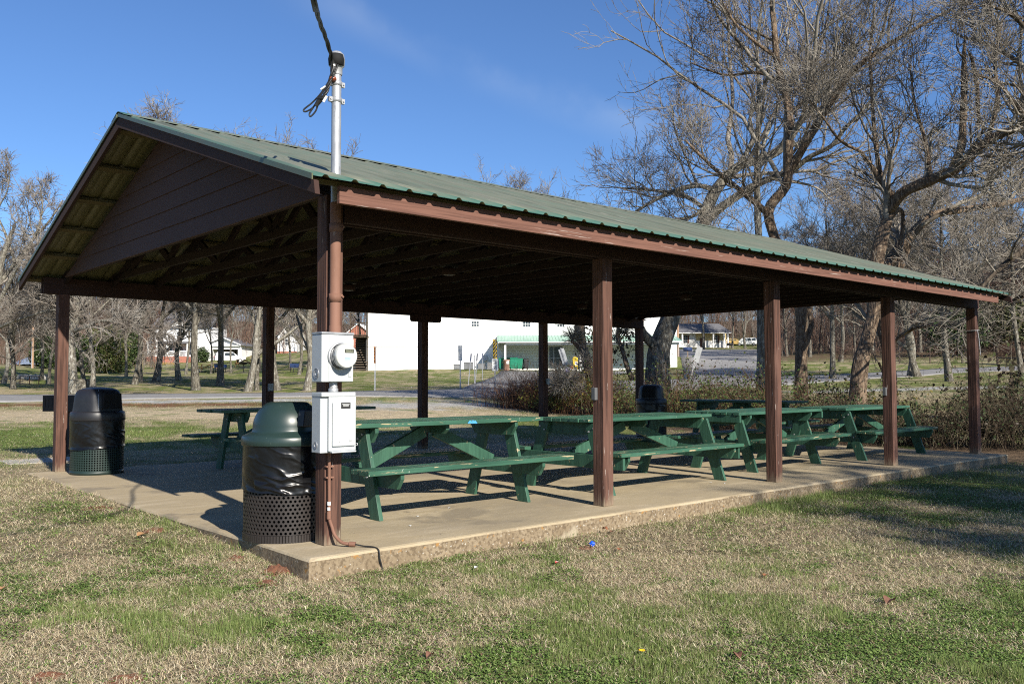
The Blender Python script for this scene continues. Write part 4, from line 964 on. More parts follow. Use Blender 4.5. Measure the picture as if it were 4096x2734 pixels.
def mound(label, px, row, rx, ry, h, seed):
    w = at(px,row,6)
    for dd in np.linspace(3.5,14,300):
        w = at(px,row,dd)
        if w[2] < z1(w[0],w[1])+.01: break
    n, m_ = 96, 34; th = np.linspace(0,2*np.pi,n,endpoint=False); V = []
    for i in range(m_):
        q = i/(m_-1); ed = 1+.5*(fbm(np.cos(th)*2+seed,np.sin(th)*2,1.3,seed,3)-.5)
        x = rx*q*ed*np.cos(th); y = ry*q*ed*np.sin(th)
        z = h*(1-q**2)*(.25+1.3*fbm(x*26+seed,y*26,1.,seed,3)**1.3) + .016*(np.abs(fbm(x*90+seed,y*90,1.,seed+5,2)-.5))*(1-q**4) - .012*q + zt(w[0]+x,w[1]+y)-w[2]
        V.append(np.stack([x,y,z],-1))
    V = np.concatenate(V); i,j = np.meshgrid(np.arange(m_-1),np.arange(n),indexing='ij')
    q = np.stack([i*n+j,(i+1)*n+j,(i+1)*n+(j+1)%n,i*n+(j+1)%n],-1).reshape(-1,4)
    o = obj('soil_mound', np_mesh('soil_mound',V,quads=q,smooth=True), M['soil']); o.location = tuple(w); tag(o,label,'soil','soil heaps along the slab')
mound('red soil heap touching the near slab corner',1110,2285,.13,.11,.055,1)
mound('flat red soil patch in front of the slab corner heap',1065,2335,.13,.09,.03,2)
mound('red soil crumbs along the left slab edge nearest the trash can',945,2232,.09,.07,.035,3)
mound('red soil patch halfway along the left slab edge',620,2120,.13,.10,.03,4)
mound('red soil patch near the far end of the left slab edge',395,2030,.2,.13,.025,5)
mound('bare soil patch under the blue bottle cap',2350,2186,.16,.08,.015,6)
mound('red soil clod at the bottom left of the lawn',190,2708,.12,.07,.03,7)
mound('red soil clod at the bottom centre left of the lawn',505,2715,.12,.07,.03,8)

# ------------------------------------------------------------------ trees
def tubes(P, Rd, k):
    """P [N,n,3], Rd [N,n] -> verts, quads"""
    N, n, _ = P.shape
    T = np.gradient(P, axis=1); T /= np.linalg.norm(T, axis=2, keepdims=True)+1e-9
    ref = np.where(np.abs(T[:, :1, 2:3]) < .85, np.array([0,0,1.]), np.array([1.,0,0]))
    ref = np.broadcast_to(ref, T.shape)
    U = np.cross(T, ref); U /= np.linalg.norm(U, axis=2, keepdims=True)+1e-9
    Wv = np.cross(T, U)
    a = np.linspace(0, 2*np.pi, k, endpoint=False)
    ring = P[:,:,None,:] + Rd[:,:,None,None]*(np.cos(a)[None,None,:,None]*U[:,:,None,:] + np.sin(a)[None,None,:,None]*Wv[:,:,None,:])
    V = ring.reshape(-1,3)
    b = (np.arange(N)*n*k)[:,None,None]; i = (np.arange(n-1)*k)[None,:,None]; j = np.arange(k)[None,None,:]; j2 = (np.arange(k)+1) % k
    j2 = j2[None,None,:]
    q = np.stack(np.broadcast_arrays(b+i+j, b+i+j2, b+i+k+j2, b+i+k+j), -1).reshape(-1,4)
    return V, q
class Geo:
    def __init__(s): s.V = []; s.Q = []; s.n = 0
    def add(s, V, q): s.V.append(V); s.Q.append(q+s.n); s.n += len(V)
    def mesh(s, name): return np_mesh(name, np.concatenate(s.V), quads=np.concatenate(s.Q), smooth=True)
def resample(pts, rad, n):
    P = np.array([tuple(p) for p in smooth([Vector(tuple(p)) for p in pts], 5)]); 
    s = np.concatenate([[0], np.cumsum(np.linalg.norm(np.diff(P,axis=0),axis=1))]); t = np.linspace(0, s[-1], n)
    s0 = np.linspace(0, 1, len(rad)); 
    return np.stack([np.interp(t, s, P[:,k]) for k in range(3)], -1), np.interp(t/s[-1], s0, rad)
def children(g, P, Rd, count, lratio, ang0, n, tmin=.2, tmax=1.0, up=.15, wander=.22, rr=.55, rmin=.003, lmin=0, droop=0.0, lenbase=None):
    """spawn count children on each parent polyline"""
    N, m, _ = P.shape
    seg = np.linalg.norm(np.diff(P, axis=1), axis=2); Ln = seg.sum(1) if lenbase is None else lenbase
    t = g.uniform(tmin, tmax, (N, count)); t.sort(axis=1)
    f = t*(m-1); i0 = np.minimum(f.astype(int), m-2); w = (f-i0)[...,None]
    idx = np.arange(N)[:,None]
    p0 = P[idx,i0]*(1-w)+P[idx,i0+1]*w
    r0 = Rd[idx,i0]*(1-w[...,0])+Rd[idx,i0+1]*w[...,0]
    tg = P[idx,i0+1]-P[idx,i0]; tg /= np.linalg.norm(tg, axis=2, keepdims=True)+1e-9
    rd = g.normal(size=tg.shape); rd -= (rd*tg).sum(2, keepdims=True)*tg; rd /= np.linalg.norm(rd, axis=2, keepdims=True)+1e-9
    a = ang0*g.uniform(.65,1.35,(N,count))[...,None]
    d = tg*np.cos(a)+rd*np.sin(a); d[...,2] += up; d /= np.linalg.norm(d, axis=2, keepdims=True)
    L = np.broadcast_to(Ln[:,None] if np.ndim(Ln) else np.full((N,1),Ln), (N,count))*lratio*g.uniform(.5,1.25,(N,count))*(1.15-.6*t)
    L = np.maximum(L, lmin)
    st = (L/(n-1))[...,None]
    out = np.zeros((N,count,n,3)); out[:,:,0] = p0; cur = d
    for k in range(1,n):
        cur = cur + g.normal(size=cur.shape)*wander; cur[...,2] += up*.25 - droop*k/n; cur /= np.linalg.norm(cur, axis=2, keepdims=True)
        out[:,:,k] = out[:,:,k-1]+cur*st
    rb = np.maximum(np.minimum(r0*.9, r0*rr*g.uniform(.75,1.15,(N,count))), rmin*1.4)
    tp = np.linspace(1, .28, n)[None,None]
    return out.reshape(-1,n,3), np.maximum(rb[...,None]*tp, rmin).reshape(-1,n)
def trunk_mesh(limbs, k=12, flare=1.5, seed=0, flareh=.5):
    """limbs: [(points, radii)], first one is the trunk"""
    G = Geo(); g = np.random.default_rng(seed)
    for li, (pts, rad) in enumerate(limbs):
        n = max(8, 4*len(pts)); P, r = resample(pts, rad, n)
        V, q = tubes(P[None], r[None], k if li == 0 else max(6,k-4))
        kk = k if li == 0 else max(6,k-4)
        a = np.arange(kk)*2*np.pi/kk
        V = V.reshape(n,kk,3)
        lob = 1+.10*np.sin(a*3+seed)[None]+.09*np.sin(a*5+seed*2)[None]+.06*np.sin(np.linspace(0,30,n))[:,None]
        if li == 0:
            h = np.linalg.norm(P-P[0],axis=1); fl = 1+(flare-1)*np.exp(-h/flareh)[:,None]*(1+.25*np.sin(a*4+seed))[None]
            lob = lob*fl
        V = P[:,None]+(V-P[:,None])*lob[...,None]
        G.add(V.reshape(-1,3), q)
    return G.mesh('trunk')
def crown_mesh(limbs, spec, seed, twigr=.003, leaves=None):
    g = np.random.default_rng(seed); G = Geo(); cur = []
    for pts, rad, *o in limbs:
        P, r = resample(pts, rad, 14); cur.append((P[None], r[None], o[0] if o else 1.0, o[1] if len(o) > 1 else .2))
    lev1 = []
    s = spec[0]
    for P, r, m_, tm in cur:
        if m_ <= 0: continue
        lev1.append(children(g, P, r, max(1,int(s['n']*m_)), s['l'], s['a'], s['k'], tmin=tm, up=s.get('up',.15), wander=s.get('w',.2), rr=s.get('rr',.5), rmin=twigr*2, lmin=s.get('lmin',0), lenbase=s.get('len')))
    P = np.concatenate([a for a,_ in lev1]); r = np.concatenate([a for _,a in lev1])
    V, q = tubes(P, r, 5); G.add(V, q)
    for d, s in enumerate(spec[1:]):
        P, r = children(g, P, r, s['n'], s['l'], s['a'], s['k'], tmin=.12, up=s.get('up',.1), wander=s.get('w',.22), rr=s.get('rr',.55), rmin=twigr, lmin=s.get('lmin',0), droop=s.get('droop',0))
        V, q = tubes(P, r, 4 if d == 0 else 3); G.add(V, q)
    return G.mesh('crown'), P
def generic(seed, H=11, lean=0.0, fork=.35, r0=.2, full=True, wide=.5):
    g = random.Random(seed); x = y = 0; pts = [(0,0,-.3)]; dx, dy = lean, g.uniform(-.03,.03)
    n = 6
    for i in range(1,n+1):
        x += dx*H/n + g.uniform(-.2,.2); y += dy*H/n + g.uniform(-.2,.2); pts.append((x,y,H*.86*i/n))
    rad = [r0*(1-.155*i) for i in range(n+1)]
    limbs = [(pts, rad)]
    for k in range(g.choice((4,5,6))):
        t = fork+(.88-fork)*k/5+g.uniform(-.04,.04); i = min(n-1, int(t*n)); u = t*n-i
        p = [pts[i][c]*(1-u)+pts[i+1][c]*u for c in range(3)]; a = k*2.4+g.uniform(-.5,.5); ln = H*(.52-.32*t)*g.uniform(.8,1.2); e = g.uniform(.5,.95)
        q = [tuple(p)]; hx, hy, hz = math.cos(a)*wide*1.5, math.sin(a)*wide*1.5, e
        nn = math.sqrt(hx*hx+hy*hy+hz*hz)
        for s in range(1,5):
            hz += .10; q.append((q[-1][0]+hx/nn*ln/4+g.uniform(-.1,.1), q[-1][1]+hy/nn*ln/4+g.uniform(-.1,.1), q[-1][2]+hz/nn*ln/4))
        rr = r0*(1-.8*t)*.74; limbs.append((q, [rr,rr*.75,rr*.5,rr*.3,rr*.18]))
    return limbs
SPEC_MID = [dict(n=11,l=.5,a=.85,k=8,up=.10,w=.17), dict(n=9,l=.52,a=.75,k=6,w=.2), dict(n=8,l=.56,a=.7,k=5,w=.2,lmin=.5,droop=.14)]
SPEC_HERO = [dict(n=7,l=.55,a=.8,k=10,up=.22,w=.16,rr=.6), dict(n=6,l=.62,a=.72,k=8,w=.17,lmin=.9,rr=.62), dict(n=5,l=.6,a=.65,k=6,w=.15,lmin=.6), dict(n=2,l=.6,a=.6,k=4,w=.14,lmin=.4)]
def make_tree(name, label, limbs, spec, seed, tm, cm, loc, group=None, rz=0, cat='tree', twigr=.003, k=12, flare=1.45, crown_limbs=None, flareh=.45):
    t = thing(name, label, cat, loc, rz, group)
    obj('trunk', trunk_mesh(limbs, k, flare, seed, flareh), M[tm], t)
    cm_, tips = crown_mesh(crown_limbs or [(p, r, 1.0, .42 if i == 0 else .15) for i,(p,r) in enumerate(limbs)], spec, seed, twigr)
    obj('crown', cm_, M[cm], t)
    return t, tips
GA = 'bare trees on the lawn beyond the road'
PROT = []
for i,(H,r0,fork,wide,lean,tm) in enumerate(((11,.175,.22,.55,.06,'bark_pale'),(13,.18,.25,.45,-.05,'bark_grey'),(12,.14,.34,.4,.02,'bark_grey'),(10.5,.19,.18,.6,.12,'bark_grey'))):
    t, _ = make_tree('bare_tree', 'x', generic(40+i,H,lean,fork,r0,wide=wide), SPEC_MID, 60+i, tm, 'twig_grey', (0,0,0), GA, twigr=.0075)
    PROT.append(t)
used = set()
def put_tree(pi, px, d, s, rz, label, group=GA):
    if pi in used: o = copy_tree(PROT[pi])
    else: o = PROT[pi]; used.add(pi)
    g = ground(px, d); o.location = tuple(g); o.scale = (s*random.uniform(.92,1.08),)*2+(s,); o.rotation_euler = (random.uniform(-.04,.04), random.uniform(-.04,.04), rz)
    o['label'] = label; o['group'] = group
    return o
LT = [(0,12,55,.8,.4,'grey bare tree at the left edge behind the bridge rail'),(3,52,44.5,.72,2.0,'tan forked bare tree in front of the rusty bridge rail'),(1,165,62,.75,1.1,'dark bare tree behind the concrete wall by the grey shed'),(2,195,56,.75,4.0,'slanting bare tree just left of the left back post'),
 (3,345,47,.72,3.2,'slim pale tree just left of the stump'),(0,372,45,.82,1.9,'thick forked tree behind the black hooded trash can'),(2,505,74,.85,.3,'thin bare tree before the dark evergreen shrubs'),(1,537,53,1.0,2.3,'bare tree standing left of its close twin right of the evergreen shrubs'),(2,566,57,.95,5.1,'bare tree standing right of its close twin left of the brick porch'),
 (3,622,57,1.1,.9,'leaning dark bare tree in front of the brick porch wall'),(0,716,60,1.05,4.4,'bare tree with dark forked trunk before the white house'),(2,742,82,.9,2.9,'slender grey tree right of the forked tree before the house'),(1,787,46.5,1.05,.2,'straight grey bare tree standing close to the road left of the new table'),
 (2,842,96,.85,1.6,'slender pale tree in front of the open garage'),(1,880,52,1.0,3.6,'dark double bare tree beside the blue bench'),(2,925,90,.85,5.5,'slender pale tree in front of the white car'),(0,990,44.5,1.0,5.9,'pale bare tree close to the road right of the round grill'),(2,1026,45.5,.85,3.3,'thin pale tree leaning against its neighbour left of the second back post'),
 (1,1112,45.5,1.0,4.9,'grey bare tree just right of the second back post'),(0,1226,45,1.05,1.2,'pale bare tree left of the meter box'),(2,1160,95,.9,.7,'thin bare tree in front of the small white gable house'),(1,1195,75,.8,2.2,'small bare tree beside the blue bench under the far trees'),(3,1262,95,1.0,3.9,'bare tree at the left end of the white hall'),(1,1330,78,1.05,.8,'bare tree reaching twigs across the white hall corner')]
for a in LT: put_tree(a[0], a[1], a[2], a[3], a[4], a[5])
put_tree(1, 1955, 120, 1.8, 1.5, 'bare treetop showing above the roof right of the mast'); put_tree(3, 2080, 118, 2.3, .5, 'bare tree showing above the middle of the shelter roof')
for px,d,s,l in ((1040,95,1.35,'tall bare tree above the roof left of the mast'),(1230,100,1.42,'tall bare tree above the roof behind the mast'),(1430,98,1.3,'tall bare tree above the roof right of the mast')): put_tree(px % 3, px, d, s, px*.7, l)
# the big lichen trunk with a long arching limb, left of the trash can
def wp(*L): return [at(*q) for q in L]
def hero(name, label, limbs_w, spec, seed, tm, cm, k=14, twigr=.003, flare=1.4, group=None, flareh=.45):
    """limbs_w: [(world points, radii, crown multiplier, tmin)]"""
    base = np.array(limbs_w[0][0][0]); L = [([tuple(np.array(p)-base) for p in a[0]], a[1]) for a in limbs_w]
    CL = [(l[0], l[1], a[2], a[3]) for l, a in zip(L, limbs_w)]
    return make_tree(name, label, L, spec, seed, tm, cm, base, group, crown_limbs=CL, k=k, twigr=twigr, flare=flare, flareh=flareh)
g0 = ground(296, 41.5)
hero('bare_tree','big lichen spotted tree with a long arching limb right of the left back post',
 [([g0-np.array([0,0,.3]), g0, *wp((290,1480,41.5),(284,1400,41.6),(283,1350,41.7),(297,1300,41.8),(312,1240,42),(318,1150,42.2),(330,1020,42.5),(345,900,42.8))], [.22,.20,.19,.175,.165,.16,.15,.12,.08,.05],1.0,.45),
  (wp((290,1322,41.7),(330,1312,41.3),(365,1297,41),(400,1283,40.6),(450,1284,40.2),(500,1302,39.9),(560,1318,39.6),(620,1340,39.3)),[.095,.085,.075,.068,.06,.05,.035,.02],1.6,.2),
  (wp((300,1300,41.8),(255,1240,41.5),(215,1180,41),(170,1130,40.5),(130,1060,40)),[.1,.08,.06,.045,.03],1.0,.2),
  (wp((312,1240,42),(400,1160,42),(480,1080,41.5),(560,1010,41)),[.09,.07,.05,.03],1.0,.2)],
 SPEC_MID, 5, 'bark_pale', 'twig_grey', twigr=.0075, group=GA)
g0 = ground(60, 40.8)
hero('bare_tree','spreading bare tree whose crown fills the sky left of the roof',
 [([ground(-60,44)-np.array([0,0,.3]), ground(-60,44), *wp((-50,1450,44),(-30,1300,44),(-15,1150,44),(20,1000,44),(60,900,44))], [.25,.23,.2,.18,.15,.11,.07],.5,.4),
  (wp((-25,1250,44),(40,1120,43.5),(100,1010,43),(150,920,42.6),(170,830,42.3),(160,740,42)),[.12,.10,.08,.06,.04,.025],.6,.2),
  (wp((-15,1150,44),(60,1050,44.5),(130,960,45),(200,880,45),(250,800,45)),[.11,.09,.07,.05,.03],.8,.2),
  (wp((60,1050,44.4),(20,930,44.3),(-10,850,44),(30,760,43.6),(40,680,43.2)),[.08,.06,.045,.03,.02],.7,.2),
  (wp((-40,1330,44),(40,1290,43),(130,1260,42),(200,1240,41.4),(260,1240,41)),[.09,.075,.06,.04,.025],1.3,.2)],
 SPEC_MID, 6, 'bark_pale', 'twig_grey', twigr=.0075, group=GA)
# ---- big trees right of and behind the shelter
GB = 'large bare trees along the brambles'
g0 = ground(2630, 32)
_,_ = hero('bare_tree','pale leaning tree with thick ivy clad foot behind the last back post',
 [([g0-np.array([0,0,.3]), *wp((2630,1545,32),(2632,1460,32),(2640,1380,32.2),(2690,1250,32.6),(2750,1080,33),(2806,903,33.4),(2860,765,33.8),(2952,666,34.2),(3051,635,34.6),(3143,582,35),(3212,475,35),(3265,406,35),(3323,321,34.8),(3334,214,34.5),(3373,100,34.2))], [.46,.45,.42,.36,.30,.27,.24,.22,.2,.18,.15,.12,.1,.08,.06,.04],1.6,.5),
  (wp((2632,1400,32.1),(2570,1330,31.6),(2540,1260,31.2),(2520,1150,31)),[.2,.16,.12,.08],.6,.3),
  (wp((2806,903,33.4),(2875,834,33),(3028,735,32.4),(3166,681,32),(3235,628,31.6),(3327,582,31.2),(3373,520,31),(3426,467,30.8),(3480,406,30.6),(3560,300,30.4)),[.17,.16,.14,.12,.10,.085,.07,.06,.045,.03],1.6,.25),
  (wp((2860,765,33.8),(2791,742,33.2),(2691,765,32.4),(2600,811,31.8),(2500,870,31.2),(2400,900,30.6)),[.10,.085,.07,.055,.04,.02],1.3,.2),
  (wp((2850,790,33.7),(2780,860,33),(2700,880,32.4),(2630,930,32)),[.08,.06,.045,.03],1.0,.2),
  (wp((2830,840,33.6),(2730,780,34.2),(2600,760,34.6),(2480,752,35)),[.08,.07,.05,.03],1.3,.2),
  (wp((2952,666,34.2),(3010,560,34.6),(3000,470,35),(3040,390,35.2),(3030,290,35.4)),[.10,.09,.07,.05,.03],1.4,.2),
  (wp((3143,582,35),(3230,560,35.6),(3270,470,36),(3360,380,36),(3400,260,36),(3420,130,36)),[.09,.08,.07,.05,.035,.02],1.4,.2),
  (wp((2791,742,33.2),(2740,620,33),(2700,520,32.8),(2690,420,32.6)),[.05,.04,.03,.02],1.4,.15)],
 SPEC_HERO, 21, 'bark_grey', 'twig_grey', k=18, twigr=.0058, group=GB, flare=1.25)
g0 = ground(3200, 25)
_,_ = hero('bare_tree','tall dark barked tree with straight lower trunk behind the third front post',
 [([g0-np.array([0,0,.3]), g0, *wp((3203,1420,25),(3202,1240,25),(3160,1100,25.2),(3097,949,25.4),(3074,834,25.4),(3143,742,25.4),(3154,612,25.4),(3158,459,25.5),(3128,329,25.6),(3105,230,25.7),(3097,115,25.7),(3089,0,25.8),(3120,-150,26),(3110,-320,26))], [.185,.175,.165,.16,.155,.15,.14,.13,.12,.11,.10,.09,.08,.065,.045,.025],1.5,.45),
  (wp((3215,1400,25),(3245,1300,25.2),(3235,1240,25.3),(3250,1150,25.6),(3290,1050,26)),[.09,.075,.065,.05,.03],.5,.4),
  (wp((3066,850,25.4),(2975,773,25),(2890,704,24.6),(2820,640,24.2),(2740,560,24)),[.085,.075,.06,.04,.025],1.4,.2),
  (wp((3154,690,25.4),(3273,490,25),(3350,367,24.6),(3419,276,24.4),(3572,168,24),(3801,38,23.4)),[.11,.10,.085,.07,.05,.025],1.6,.2),
  (wp((3158,459,25.5),(3230,380,26),(3260,260,26.4),(3300,120,26.6),(3330,-60,26.8)),[.06,.05,.04,.03,.02],1.4,.2),
  (wp((3105,230,25.7),(3010,160,25.3),(2930,80,25),(2860,-60,24.8)),[.05,.04,.03,.02],1.4,.2),
  (wp((3128,329,25.6),(3030,290,26),(2900,300,26.4),(2760,250,26.8)),[.05,.04,.03,.018],1.5,.2),
  (wp((3097,949,25.4),(3030,980,24.8),(2960,960,24.3),(2890,990,24)),[.06,.05,.035,.02],1.0,.2)],
 SPEC_HERO, 22, 'bark_brown', 'twig_brown', k=18, twigr=.0052, group=GB, flare=1.2)
g0 = ground(3040, 29)
hero('bare_tree','slim straight silvery tree rising beside the dark tall tree',
 [([g0-np.array([0,0,.3]), g0, *wp((3045,1300,29),(3040,1100,29),(3028,788,29),(3028,612,29),(3036,383,29),(3028,230,29),(3040,80,29),(3060,-100,29))], [.15,.14,.13,.12,.10,.09,.07,.055,.04,.02],2.0,.45),
  (wp((3030,700,29),(3060,560,29.4),(3110,440,29.8),(3150,300,30)),[.06,.05,.035,.02],1.2,.2)],
 SPEC_HERO[:3], 23, 'bark_pale', 'twig_grey', k=12, twigr=.0058, group=GB)
g0 = ground(3425, 22.5)
_,_ = hero('bare_tree','massive leaning brown trunk with broken pale snag and dark limb, behind the fourth front post',
 [([g0-np.array([0,0,.3]), g0, *wp((3440,1480,22.5),(3478,1330,22.6),(3503,1200,22.7),(3508,1049,22.8),(3541,903,22.9),(3572,804,22.9),(3526,727,22.9),(3487,666,22.9),(3441,605,22.9))], [.25,.225,.19,.16,.15,.155,.165,.14,.09,.06,.04],.7,.6),
  (wp((3560,840,22.9),(3610,773,22.6),(3725,720,22.2),(3840,666,21.8),(3947,566,21.4),(4096,498,21),(4230,400,20.6)),[.14,.14,.13,.115,.10,.085,.05],1.4,.2),
  (wp((3805,690,21.9),(3825,640,22),(3847,582,22),(3853,480,22),(3857,383,22),(3856,260,22),(3859,150,22),(3858,128,22)),[.12,.10,.09,.085,.08,.075,.05,.01],.2,.2),
  (wp((3870,200,22),(3888,240,22.1),(3908,344,22.2),(3912,440,22.2),(3916,520,22.2)),[.02,.05,.05,.045,.02],.2,.2),
  (wp((3541,903,22.9),(3600,834,23.3),(3612,900,23.3),(3598,1000,23.2),(3592,1080,23.1)),[.05,.05,.055,.05,.03],.2,.3),
  (wp((3508,1150,22.8),(3560,1040,23.6),(3633,949,24.2),(3725,865,24.6),(3832,842,25),(4031,811,25.4),(4200,760,25.6)),[.15,.14,.125,.11,.09,.07,.04],1.5,.2),
  (wp((3526,727,22.9),(3500,560,23.2),(3487,367,23.6),(3480,200,24),(3500,20,24.4)),[.06,.05,.04,.03,.02],1.5,.15),
  (wp((3441,605,22.9),(3360,560,22.6),(3300,480,22.4),(3240,400,22.2)),[.04,.035,.025,.015],1.5,.15),
  (wp((3725,720,22.2),(3700,560,22.6),(3660,420,23),(3640,260,23.4)),[.05,.045,.03,.02],1.5,.15),
  (wp((3947,566,21.4),(3990,400,21.4),(3980,250,21.4),(4010,80,21.4)),[.06,.05,.035,.02],1.5,.15)],
 SPEC_HERO, 24, 'bark_brown', 'twig_brown', k=18, twigr=.0052, group=GB, flare=1.25)
g0 = ground(3570, 24.5)
hero('bare_tree','crooked small tree with broken side stub between the leaning trunk and fourth front post',
 [([g0-np.array([0,0,.3]), g0, *wp((3565,1500,24.5),(3550,1400,24.6),(3530,1300,24.7),(3540,1200,24.8),(3600,1080,25),(3640,980,25),(3700,880,25))], [.17,.16,.14,.13,.12,.11,.09,.06,.03],1.2,.4),
  (wp((3560,1540,24.5),(3535,1490,24.2),(3515,1450,24)),[.06,.05,.03],.3,.5), (wp((3545,1400,24.6),(3620,1330,24),(3720,1300,23.4),(3830,1320,23),(3900,1380,22.6)),[.05,.045,.035,.02,.012],2.0,.2)],
 SPEC_HERO[:3], 25, 'bark_brown', 'twig_brown', k=12, twigr=.0052, group=GB)
g0 = ground(4330, 21)
hero('bare_tree','tree outside the right edge whose boughs hang into view',
 [([g0-np.array([0,0,.3]), g0, *wp((4330,1300,21),(4310,1000,21),(4290,700,21),(4270,400,21),(4260,100,21),(4240,-200,21))], [.3,.28,.25,.22,.19,.16,.12,.06],1.5,.3),
  (wp((4300,900,21),(4200,930,20.6),(4080,1010,20.2),(3980,1090,19.9),(3900,1180,19.6)),[.12,.10,.08,.05,.025],1.4,.2),
  (wp((4290,700,21),(4180,560,20.6),(4070,430,20.2),(3990,330,20),(3900,300,19.8)),[.11,.09,.07,.045,.02],1.6,.2),
  (wp((4270,400,21),(4160,220,20.8),(4090,100,20.6),(4010,40,20.4),(3920,20,20.2)),[.10,.08,.06,.04,.02],1.7,.2),
  (wp((4310,1050,21),(4200,1120,21.4),(4090,1180,21.8),(3980,1250,22)),[.09,.07,.05,.025],1.4,.2)],
 SPEC_HERO, 26, 'bark_dark', 'twig_brown', k=12, twigr=.0052, group=GB)
g0 = ground(2385, 31)
t_vine, tips = hero('bare_tree','leaning brown trunk with dangling dead leaves left of the second front post',
 [([g0-np.array([0,0,.3]), g0, *wp((2362,1520,31),(2350,1450,31),(2332,1400,31.1),(2325,1340,31.2),(2322,1290,31.3),(2318,1200,31.4),(2290,1080,31.6),(2270,960,31.8),(2230,860,32))], [.21,.2,.175,.165,.15,.13,.12,.10,.08,.06,.03],1.0,.5),
  (wp((2322,1398,31.1),(2305,1378,30.9),(2285,1362,30.8)),[.09,.075,.06],.3,.6),(wp((2318,1375,31.1),(2308,1330,31.3),(2303,1280,31.5),(2290,1180,31.7)),[.07,.06,.05,.03],.7,.3),
  (wp((2352,1455,31),(2330,1490,30.6),(2290,1512,30.2),(2250,1535,29.9)),[.07,.06,.05,.03],1.2,.2),
  (wp((2530,1520,30.5),(2510,1470,30.6),(2490,1400,30.8),(2470,1330,31),(2490,1250,31)),[.09,.085,.07,.06,.04],.8,.3)],
 SPEC_MID, 27, 'bark_brown', 'twig_brown', k=14, twigr=.006, group=GB, flare=1.1)
# dead leaves hanging on that tree
def leafcards(centers, n, spread, size, cols, seed, hang=.8):
    g = np.random.default_rng(seed); c = centers[g.integers(0,len(centers),n)] + g.normal(0,1,(n,3))*spread
    L = size*g.uniform(.6,1.4,n); d = g.normal(size=(n,3)); d[:,2] -= hang; d /= np.linalg.norm(d,axis=1)[:,None]
    s = np.cross(d, g.normal(size=(n,3))); s /= np.linalg.norm(s,axis=1)[:,None]; nn = np.cross(d,s)
    W = (L*.28)[:,None]*s; L = L[:,None]
    V = np.stack([c, c+d*L*.4-W+nn*L*.08, c+d*L*.4+W+nn*L*.08, c+d*L*.95],1).reshape(-1,3)
    b = np.arange(n)*4; q = np.stack([b,b+2,b+3,b+1],-1)
    cc = np.array(cols)[g.integers(0,len(cols),n)]*g.uniform(.7,1.25,(n,1))
    return V, q, np.repeat(cc,4,0)
lc = np.concatenate([np.array([at(px,row,d) for px,row,d in L]) for L in ([(2480,1330,30.8),(2500,1370,30.7),(2520,1340,30.8),(2460,1400,30.8),(2510,1430,30.6),(2490,1300,31),(2530,1300,31),(2455,1450,30.6),(2540,1380,30.6),(2350,1330,31.1),(2360,1370,31.1),(2340,1420,31),(2300,1345,31),(2365,1310,31.2),(2320,1455,30.9),(2380,1345,31)],)])-np.array(t_vine.location)
V, q, c = leafcards(lc, 420, np.array([.13,.13,.16]), .13, [(.05,.04,.025),(.08,.06,.03),(.06,.075,.03)], 3)
me = np_mesh('dead_leaves', V, quads=q); set_col(me, c); obj('dead_leaves', me, M['leafattr'], t_vine)
# more distinct trees at right
put_tree(0, 3640, 61, 1.25, .3, 'thick pale double trunk tree beside the side road right of the fourth front post', GB); put_tree(3, 3672, 60.3, 1.2, 2.9, 'pale twin of the double trunk tree, on its right', GB)
put_tree(1, 3362, 95, 1.3, 1.3, 'grey tree on the lit lawn left of the leaning trunk', GB); put_tree(2, 4000, 118, 1.4, 1.0, 'slanting grey tree beyond the vine fence at far right', GB)
put_tree(1, 2815, 172, 1.6, .4, 'bare tree in front of the yellow house', GB); put_tree(2, 2930, 178, 1.6, 2.4, 'bare tree beside the gold car', GB); put_tree(0, 2985, 176, 1.55, 3.4, 'pale bare tree in front of the white van', GB); put_tree(1, 3040, 160, 1.6, 5.4, 'pale bare tree right of the white van', GB)
for i,(px,d,s) in enumerate(((3330,58,1.0),(3560,56,1.15),(3800,50,1.1),(4090,52,1.2))):
    put_tree(1+i % 2, px, d, s, i*1.7, 'grey bare tree in the thicket of trees on the right behind the large trunks', 'thicket trees on the right')
# woods on the skyline: individual far trees sharing three meshes
GW = 'far bare trees of the woods'
FAR = []
for i,(H,r0) in enumerate(((16,.2),(18,.22),(15,.18))):
    sp2 = [dict(n=10,l=.40,a=.7,k=6,up=.25,w=.16), dict(n=9,l=.42,a=.65,k=5,up=.15), dict(n=7,l=.5,a=.6,k=4,lmin=.5)]
    t, _ = make_tree('woodland_tree','far bare woodland tree in the brown wall of woods', generic(80+i,H,.02,.3,r0,wide=.4), sp2, 90+i, 'bark_grey', 'twig_red', (0,0,0), GW, twigr=.011, k=7); FAR.append(t)
fi = 0; g = random.Random(3)
spots = []
for px in range(-260, 1500, 62): spots += [(px+g.uniform(-20,20), 165+g.uniform(0,40)), (px+g.uniform(-20,20), 215+g.uniform(0,60))]
for px in range(-200, 620, 90): spots.append((px+g.uniform(-25,25), 108+g.uniform(0,35)))
for px in range(2660, 4500, 68): spots += [(px+g.uniform(-20,20), (210 if px < 3120 else 120)+g.uniform(0,40)), (px+g.uniform(-20,20), 220+g.uniform(0,60))]
for px in range(3080, 4500, 85): spots.append((px+g.uniform(-20,20), 105+g.uniform(0,25)))
